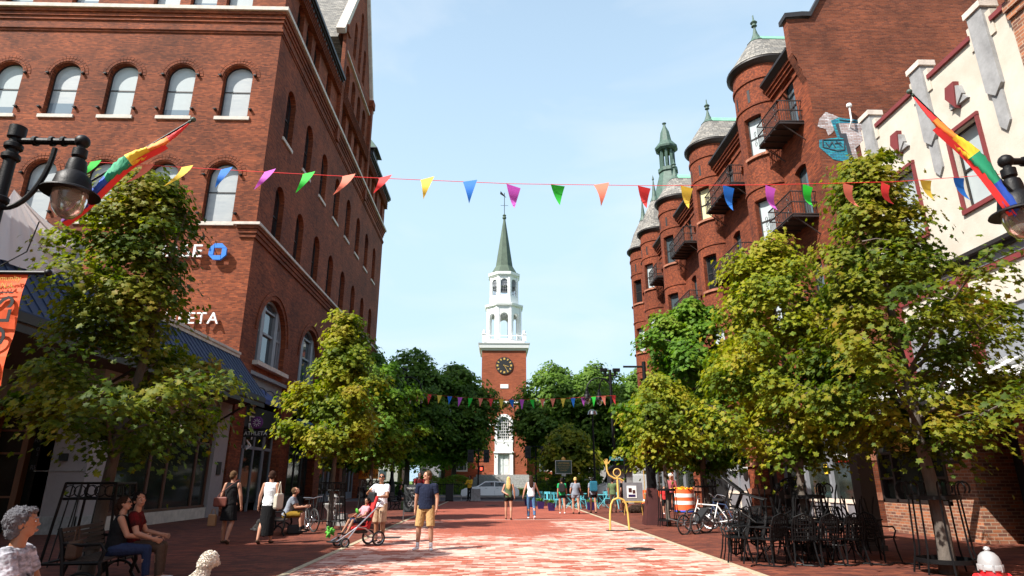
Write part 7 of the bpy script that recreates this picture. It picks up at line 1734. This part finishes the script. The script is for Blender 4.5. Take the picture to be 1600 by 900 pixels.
# couple on the near left bench
person('woman in glasses, black top and jeans leaning on the man on the bench', -5.74, 10.16, D(-62), 1.66, 'light', 'black', None, 'pants', 'darkjeans', 'tail', 'brown_hair', 'brown', None, aR=((.1, .42, -.85), (-.35, .9, -.15)), aL=((-.2, .35, -.85), (.25, .95, -.1)),
       lL=((-.1, 1, -.02), (-.02, .1, -1)), lR=((.08, 1, -.02), (.02, .1, -1)), lean=(-.16, .04, 1), head=(D(-22), D(-12)), seat=.45, vox=.0065, fem=True, glasses=True, fat=1.1, headtilt=D(-8))
person('man in a dark red patterned T-shirt kissing the woman beside him on the bench', -5.70, 10.48, D(-72), 1.78, 'light', 'maroon', 'short', 'pants', 'brown', 'short', 'black_hair', 'white', None, aR=((.32, .35, -.9), (-.25, .9, -.35)), aL=((-.1, .4, -.8), (.1, .9, -.2)),
       lL=((-.14, 1, -.02), (-.02, .04, -1)), lR=((.2, 1, -.02), (.04, .12, -1)), lean=(.12, .06, 1), head=(D(-58), D(-8)), seat=.45, vox=.0065, headtilt=D(10))
# grey haired woman at the left edge
person('grey haired woman in a white patterned blouse sitting at the left edge, hands clasped', -3.62, 5.05, D(-74), 1.70, 'tan', 'stripes', 'short', 'pants', 'black', 'bob', 'grey_hair', 'black', None, aR=((.16, .40, -.9), (-.42, .9, -.25)), aL=((-.16, .40, -.9), (.42, .9, -.22)),
       lL=((-.1, 1, -.04), (-.02, .1, -1)), lR=((.1, 1, -.04), (.02, .1, -1)), lean=(0, .07, 1), head=(D(8), D(-6)), seat=.47, vox=.0055, fem=True, fat=1.3, grip=.8)
# walkers further up the street
W1 = dict(vox=.010, eyes=False)
person('blonde woman in black shorts carrying a bag behind her back, walking away', .52, 26.5, D(-4), 1.66, 'light', 'olive', None, 'shorts', 'black', 'long', 'blonde', 'brown', None, aL=((-.35, -.15, -.9), (.6, -.5, -.35)), aR=((.3, -.05, -1), (.05, .2, -1)), lL=((-.04, .12, -1), (0, .02, -1)), lR=((.03, -.1, -1), (0, -.25, -.95)), fem=True, **W1)
person('long haired woman in a white top and blue jeans walking away, arms out', 1.46, 26.85, D(3), 1.72, 'light', 'white', None, 'pants', 'jeans', 'long', 'brown_hair', 'white', None, aL=((-.45, -.1, -1), (-.25, -.1, -1)), aR=((.45, .15, -1), (.45, .3, -1)), lL=((-.05, .12, -1), (0, .0, -1)), lR=((.04, -.15, -1), (0, -.45, -.9)), fem=True, **W1)
person('walker in a bright green T-shirt carrying a black backpack', 3.15, 30.8, D(-3), 1.64, 'light', 'green', 'short', 'shorts', 'black', 'short', 'black_hair', 'white', None, aR=((.2, .1, -1), (.1, .2, -1)), lL=((-.04, .12, -1), (0, 0, -1)), lR=((.03, -.1, -1), (0, -.2, -1)), fem=True, **W1)
person('stout walker in a grey T-shirt and denim shorts, short light hair', 3.8, 30.8, D(0), 1.66, 'light', 'grey', 'short', 'shorts', 'grey', 'short', 'blonde', 'black', None, aR=((.3, .1, -1), (.05, .6, -.6)), aL=((-.3, 0, -1), (-.1, .1, -1)), lL=((-.04, .1, -1), (0, 0, -1)), lR=((.03, -.12, -1), (0, -.35, -.9)), fem=True, fat=1.15, **W1)
person('walker with a blue backpack and black shorts', 4.7, 31.3, D(4), 1.66, 'light', 'grey', 'short', 'shorts', 'black', 'short', 'black_hair', 'black', None, lL=((-.04, .12, -1), (0, 0, -1)), lR=((.03, -.08, -1), (0, -.2, -1)), fem=True, **W1)
person('man in an olive green shirt and dark trousers standing by the cafe chairs', 5.8, 32.0, D(-25), 1.64, 'tan', 'olive', 'short', 'pants', 'brown', 'short', 'black_hair', 'black', None, aR=((.15, .3, -.9), (-.1, .8, -.2)), **W1)
person('person in dark clothes and bare legs standing behind the display board', 6.35, 32.4, D(60), 1.66, 'light', 'black', 'short', 'shorts', 'black', 'short', 'brown_hair', 'grey', None, fem=True, **W1)
person('person in a mustard yellow jacket standing at the end of the street', -2.0, 49.2, D(150), 1.85, 'dark', 'mustard', 'long', 'pants', 'black', 'short', 'black_hair', 'black', None, aR=((.15, .4, -.8), (-.1, .9, .1)), aL=((-.15, .4, -.8), (.1, .9, .1)), **W1)
person('man in a dark red shirt standing behind the chalkboard', -3.85, 32.5, D(200), 1.9, 'dark', 'maroon', 'short', 'pants', 'black', 'short', 'black_hair', 'black', None, aR=((.15, .4, -.8), (-.3, .9, .1)), aL=((-.15, .4, -.8), (.3, .9, .1)), **W1)
person('seated reader in black holding a white paper on the far bench', -5.35, 36.0, D(-88), 1.66, 'light', 'black', 'long', 'shorts', 'black', 'bob', 'black_hair', 'black', None, aR=((.1, .5, -.7), (-.1, .9, .2)), aL=((-.1, .5, -.7), (.1, .9, .2)), lL=((-.1, 1, 0), (0, .5, -.9)), lR=((.1, 1, .05), (0, .35, -.9)), lean=(0, .1, 1), head=(0, D(-15)), seat=.45, fem=True, **W1)
person('man in a plaid shirt and white cap standing behind the dark red post', 8.85, 32.4, D(160), 1.80, 'light', 'plaid', 'long', 'pants', 'black', 'short', 'white', 'black', None, **W1)
person('small child figure in a red top farther up the right pavement', 8.0, 30.6, D(180), 1.25, 'light', 'red', 'short', 'shorts', 'black', 'short', 'brown_hair', 'white', None, **W1)

# bags
def bag(label, name, cat, x, y, z, m, rz=0, sz=(.32, .1, .24), strap=None, taper=.85):
    t = thing(name, label, cat, (x, y, z), rz); mb = MB(); a, b, c = sz
    mb.add([(sx_*a/2*k, sy*b/2*k, zz) for zz, k in ((0, taper), (c*.15, 1), (c*.85, 1), (c, taper)) for sx_, sy in ((-1, -1), (1, -1), (1, 1), (-1, 1))], [(0, 3, 2, 1), (12, 13, 14, 15)]+[(r*4+i, r*4+(i+1) % 4, r*4+4+(i+1) % 4, r*4+4+i) for r in range(3) for i in range(4)])
    bevel(part(mb, 'body', m, t, False), .02)
    if strap: mb = MB(); mb.tube([tuple(p) for p in strap], .010, 6); part(mb, 'strap', m, t)
    return t
bag('reddish brown leather shoulder bag on the hip of the woman in the black dress', 'handbag', 'bag', -6.98, 16.66, .88, 'c_plaid_brown' if False else 'leather', D(8), strap=[(-.1, 0, .22), (.0, -.03, .35), (.33, -.03, .62), (.36, .1, .66), (.3, .2, .55)]) if 'leather' in M else (mat('leather', (.16, .045, .03), .5), bag('reddish brown leather shoulder bag on the hip of the woman in the black dress', 'handbag', 'bag', -6.98, 16.66, .88, 'leather', D(8), strap=[(-.1, 0, .22), (.0, -.03, .35), (.33, -.03, .62), (.36, .1, .66), (.3, .2, .55)]))
mat('paper_bag', (.30, .17, .08), .8); mat('canvas', (.56, .52, .42), .9, bump=.3)
bag('brown paper shopping bag held low by the woman in the black dress', 'paper_bag', 'bag', -7.16, 16.75, .42, 'paper_bag', 0, (.20, .1, .28), [(-.06, 0, .27), (-.03, 0, .4), (.03, 0, .4), (.06, 0, .27)], .98)
bag('cream canvas tote hanging from the shoulder of the woman in white', 'tote_bag', 'bag', -5.52, 16.66, .82, 'canvas', D(80), (.34, .1, .38), [(-.1, 0, .36), (-.07, -.02, .6), (0, 0, .66), (.07, .02, .6), (.1, 0, .36)])
bag('black backpack on the walker in bright green', 'backpack', 'bag', 3.13, 30.64, .98, 'black', 0, (.28, .16, .40)); bag('dark blue backpack on the walker in black shorts', 'backpack', 'bag', 4.72, 31.13, 1.0, 'c_teal_dark', 0, (.36, .2, .48))
bag('brown handbag held in front by the stout grey shirted walker', 'handbag', 'bag', 4.08, 30.95, .82, 'c_brown', 0, (.24, .14, .18)); bag('brown leather bag on the bench beside the seated couple', 'handbag', 'bag', -6.0, 9.62, .46, 'c_brown', D(-70), (.34, .14, .24), [(-.12, 0, .22), (-.08, 0, .42), (.08, 0, .42), (.12, 0, .22)])
bag('black bag on the bricks under the bench of the man in grey', 'bag', 'bag', -5.95, 19.7, .0, 'black', D(20), (.45, .25, .26)); bag('dark green bag of leaves by the far reader bench', 'bag', 'bag', -4.95, 35.6, 0, 'c_olive', 0, (.4, .3, .42))
mb = MB(); mb.box(-.16, .16, -.002, .002, 0, .24); o = mb.build('newspaper', 'white'); o.location = (-4.85, 35.95, .78); o.rotation_euler = (D(-40), 0, D(-80)); tag(o, 'white paper held by the reader on the far bench', 'paper')
mb = MB(); mb.box(-.12, .12, -.004, .004, 0, .36); o = mb.build('paper_sheet', 'white'); o.location = (-3.1, 4.15, .62); o.rotation_euler = (D(10), 0, D(20)); tag(o, 'white paper edge poking in at the lower left corner', 'paper')
mb = MB(); mb.box(-.035, .035, -.005, .005, -.07, .07); o = mb.build('phone', 'black_gloss'); o.location = (-3.30, 16.42, 1.35); o.rotation_euler = (D(-20), 0, D(150)); tag(o, 'black phone held up by the woman behind the stroller', 'phone')
mb = MB(); mb.box(-.1, .1, -.08, .08, 0, .06); mb.sphere((0, .0, .06), .09, 12, (1, 1.1, .8)); o = mb.build('cap', 'white'); soft(o); o.location = (8.85, 32.4, 1.74); tag(o, 'white cap on the man in the plaid shirt', 'cap')

# stroller with a seated child
t = thing('stroller', 'large red and black special needs stroller with a child in it', 'stroller', (-3.35, 16.15, 0), D(128))
for sx_ in (-.27, .27):
    wheel(t, (sx_, -.42, .17), .155, rz=D(90)); wheel(t, (sx_*.8, .42, .11), .10, rz=D(90))
mb = MB()
for sx_ in (-.25, .25):
    mb.tube([(sx_, -.42, .17), (sx_, -.05, .42), (sx_, .15, .46)], .018, 6); mb.tube([(sx_*.8, .42, .11), (sx_, .15, .46), (sx_, -.3, .85), (sx_, -.46, 1.02)], .018, 6); mb.tube([(sx_, .15, .46), (sx_*.6, .5, .2), (sx_*.6, .62, .14)], .014, 6)
mb.tube([(-.25, -.42, .17), (.25, -.42, .17)], .012, 6); mb.tube([(-.25, -.46, 1.02), (.25, -.46, 1.02)], .02, 8); part(mb, 'frame', 'steel', t)
mb = MB(); mb.prism([(-.22, .2, .44), (-.22, -.12, .46), (-.22, -.34, 1.16), (-.22, -.40, 1.14), (-.22, -.2, .38), (-.22, .2, .38)], (.44, 0, 0)); bevel(part(mb, 'seat', 'c_red', t, False), .03)
mb = MB(); mb.box(-.16, .16, -.38, -.28, .98, 1.24); mb.box(-.25, -.2, -.2, .18, .58, .66); mb.box(.2, .25, -.2, .18, .58, .66); mb.box(-.2, .2, -.15, .1, .3, .4); bevel(part(mb, 'cushion', 'black', t, False), .03)
mb = MB(); mb.box(-.17, .17, .5, .72, .12, .15); part(mb, 'footrest', 'black', t, False)
mb = MB(); mb.lathe([(.05, 0), (.055, .02), (.055, .16), (.03, .2)], (.30, -.02, .48), 14); part(mb, 'bottle', 'orange', t)
ce = Matrix.Translation((-3.35, 16.15, 0)) @ Matrix.Rotation(D(128), 4, 'Z')
cpos = ce @ Vector((0, -.1, 0))
person('dark haired child with a green bib and plaid top slumped in the stroller', cpos.x, cpos.y, D(128), 1.22, 'tan', 'pink', 'short', 'shorts', 'darkjeans', 'short', 'black_hair', 'black', None, aR=((.2, .55, -.6), (-.15, .85, -.4)), aL=((-.2, .45, -.75), (.1, .9, -.3)), lL=((-.12, 1, .08), (-.05, .45, -.85)), lR=((.12, 1, .08), (.05, .5, -.85)), lean=(0, -.22, 1), head=(D(35), D(-10)), seat=.50, vox=.006, headtilt=D(14))
mb = MB(); V = []
mb.add(*_sph((0, 0, 0), .065, 14, 8, (1, .45, 1.1))); o = mb.build('bib', 'c_lime', smooth=True); p_ = ce @ Vector((0, .06, .80)); o.location = p_; o.rotation_euler = (D(-20), 0, D(128)); tag(o, 'lime green bib round the neck of the child in the stroller', 'bib')
mb = MB()
for k in range(9): cone_(mb, (0, 0, 0), .045, (.11*math.cos(k*2.4), .08*math.sin(k*1.7), .12*math.sin(k*2.4)-.03), .018)
o = fuse(mb, 'toy', 'c_lime', None, .008, 1, .02); p_ = ce @ Vector((.25, .62, .36)); o.location = p_; tag(o, 'fluffy lime green toy hanging at the front of the stroller', 'toy')

# dogs
def dog(label, x, y, rz, pose, s, m, vox=.009, nz=.012):
    t = thing('dog', label, 'dog', (x, y, 0), rz); b = MB()
    if pose == 'sit':       # faces +Y
        loft(b, [((0, -.26, .07), .10, .10), ((0, -.20, .16), .155, .155), ((0, -.08, .28), .14, .15), ((0, .03, .40), .115, .13), ((0, .08, .50), .085, .09), ((0, .10, .58), .07, .07)])
        for q in (-1, 1):
            cone_(b, (q*.07, .07, .36), .05, (q*.075, .11, .06), .032); cone_(b, (q*.075, .11, .04), .034, (q*.075, .17, .03), .03)
            cone_(b, (q*.11, -.18, .14), .085, (q*.13, .0, .12), .06); cone_(b, (q*.13, .0, .10), .045, (q*.13, -.12, .035), .035); cone_(b, (q*.13, -.12, .035), .036, (q*.13, .04, .03), .032)
        b.sphere((0, .13, .66), .15, 16, (1, 1.0, 1)); cone_(b, (0, .20, .62), .06, (.0, .28, .60), .045); b.sphere((0, .06, .60), .12, 12)
        for q in (-1, 1): cone_(b, (q*.085, .13, .70), .035, (q*.11, .12, .60), .03)
        cone_(b, (0, -.32, .08), .035, (.06, -.45, .12), .03)
        nose = (0, .325, .60); ey = [(q*.05, .265, .68) for q in (-1, 1)]
    elif pose == 'stand':
        loft(b, [((0, -.36, .48), .07, .08), ((0, -.24, .48), .11, .12), ((0, 0, .46), .115, .125), ((0, .20, .45), .125, .155), ((0, .34, .53), .09, .10)]) 
        for q in (-1, 1):
            cone_(b, (q*.08, .24, .42), .055, (q*.08, .24, .22), .032); cone_(b, (q*.08, .24, .22), .03, (q*.08, .23, .05), .026); cone_(b, (q*.08, .23, .03), .03, (q*.08, .28, .025), .026)
            cone_(b, (q*.08, -.28, .44), .08, (q*.085, -.18, .30), .05); cone_(b, (q*.085, -.18, .30), .042, (q*.085, -.36, .18), .028); cone_(b, (q*.085, -.36, .18), .027, (q*.085, -.34, .04), .024); cone_(b, (q*.085, -.34, .03), .028, (q*.085, -.28, .025), .025)
        cone_(b, (0, .30, .54), .08, (0, .42, .70), .065); b.sphere((0, .46, .74), .09, 14, (1, 1.1, 1)); cone_(b, (0, .52, .72), .045, (0, .62, .70), .03)
        for q in (-1, 1): cone_(b, (q*.07, .43, .80), .03, (q*.095, .43, .70), .022)
        cone_(b, (0, -.38, .52), .03, (0, -.58, .62), .018); nose = (0, .655, .71); ey = [(q*.04, .535, .78) for q in (-1, 1)]
    else:       # lying
        loft(b, [((0, -.5, .12), .10, .10), ((0, -.3, .17), .16, .16), ((0, 0, .18), .17, .17), ((0, .3, .22), .15, .17), ((0, .45, .30), .10, .11)])
        for q in (-1, 1):
            cone_(b, (q*.12, .30, .12), .06, (q*.13, .50, .05), .04); cone_(b, (q*.13, .5, .05), .04, (q*.13, .68, .04), .035); cone_(b, (q*.15, -.32, .14), .10, (q*.2, -.12, .09), .06); cone_(b, (q*.2, -.12, .07), .045, (q*.19, -.3, .04), .035); cone_(b, (q*.19, -.3, .04), .035, (q*.19, -.12, .035), .035)
        cone_(b, (0, .42, .30), .09, (0, .5, .40), .08); b.sphere((0, .55, .45), .11, 14, (1, 1.1, 1)); cone_(b, (0, .62, .43), .055, (0, .75, .40), .04)
        for q in (-1, 1): cone_(b, (q*.09, .52, .50), .04, (q*.12, .52, .38), .03)
        cone_(b, (0, -.58, .08), .04, (.15, -.85, .05), .03); nose = (0, .79, .41); ey = [(q*.045, .645, .49) for q in (-1, 1)]
    o = fuse(b, 'body', m, t, vox/s, 2, nz); t.scale = (s, s, s)
    if 'white' in m or 'brown' in m:
        nv = len(o.data.vertices); co = np.empty(nv*3); o.data.vertices.foreach_get('co', co); co = co.reshape(-1, 3); nn = np.empty(nv*3); o.data.vertex_normals.foreach_get('vector', nn); nn = nn.reshape(-1, 3)
        rg = np.random.default_rng(3); ix = rg.integers(0, nv, 5200); h_ = leaf_mesh('coat', co[ix]+nn[ix]*.012, nn[ix]*.35+rg.normal(0, 1, (5200, 3)), .034, rg, m, False); h_.parent = t
    mb = MB(); mb.sphere(nose, .02, 8); mb.build('nose', 'black_gloss', t, world=False, smooth=True)
    for e_ in ey: mb = MB(); mb.sphere(e_, .012, 8); mb.build('eye', 'black_gloss', t, world=False, smooth=True)
    return t
dog('fluffy white dog sitting in the sun at the bottom edge, seen from behind', -3.98, 9.15, D(-50), 'sit', .74, 'fur_white', .008, .014)
dog('tiny white dog on the dark pavement between the two women', -7.55, 21.0, D(-100), 'sit', .42, 'fur_white')
dog('black and white dog standing far up the right pavement', 9.0, 39.4, D(185), 'stand', .95, 'fur_grey', .012)
dog('shaggy dark brown dog lying on the bricks behind the pipe figure', 7.0, 31.6, D(-75), 'lie', 1.1, 'fur_brown', .012, .02)
# ------------------------------------------------------------ show everything
LC.exclude = False
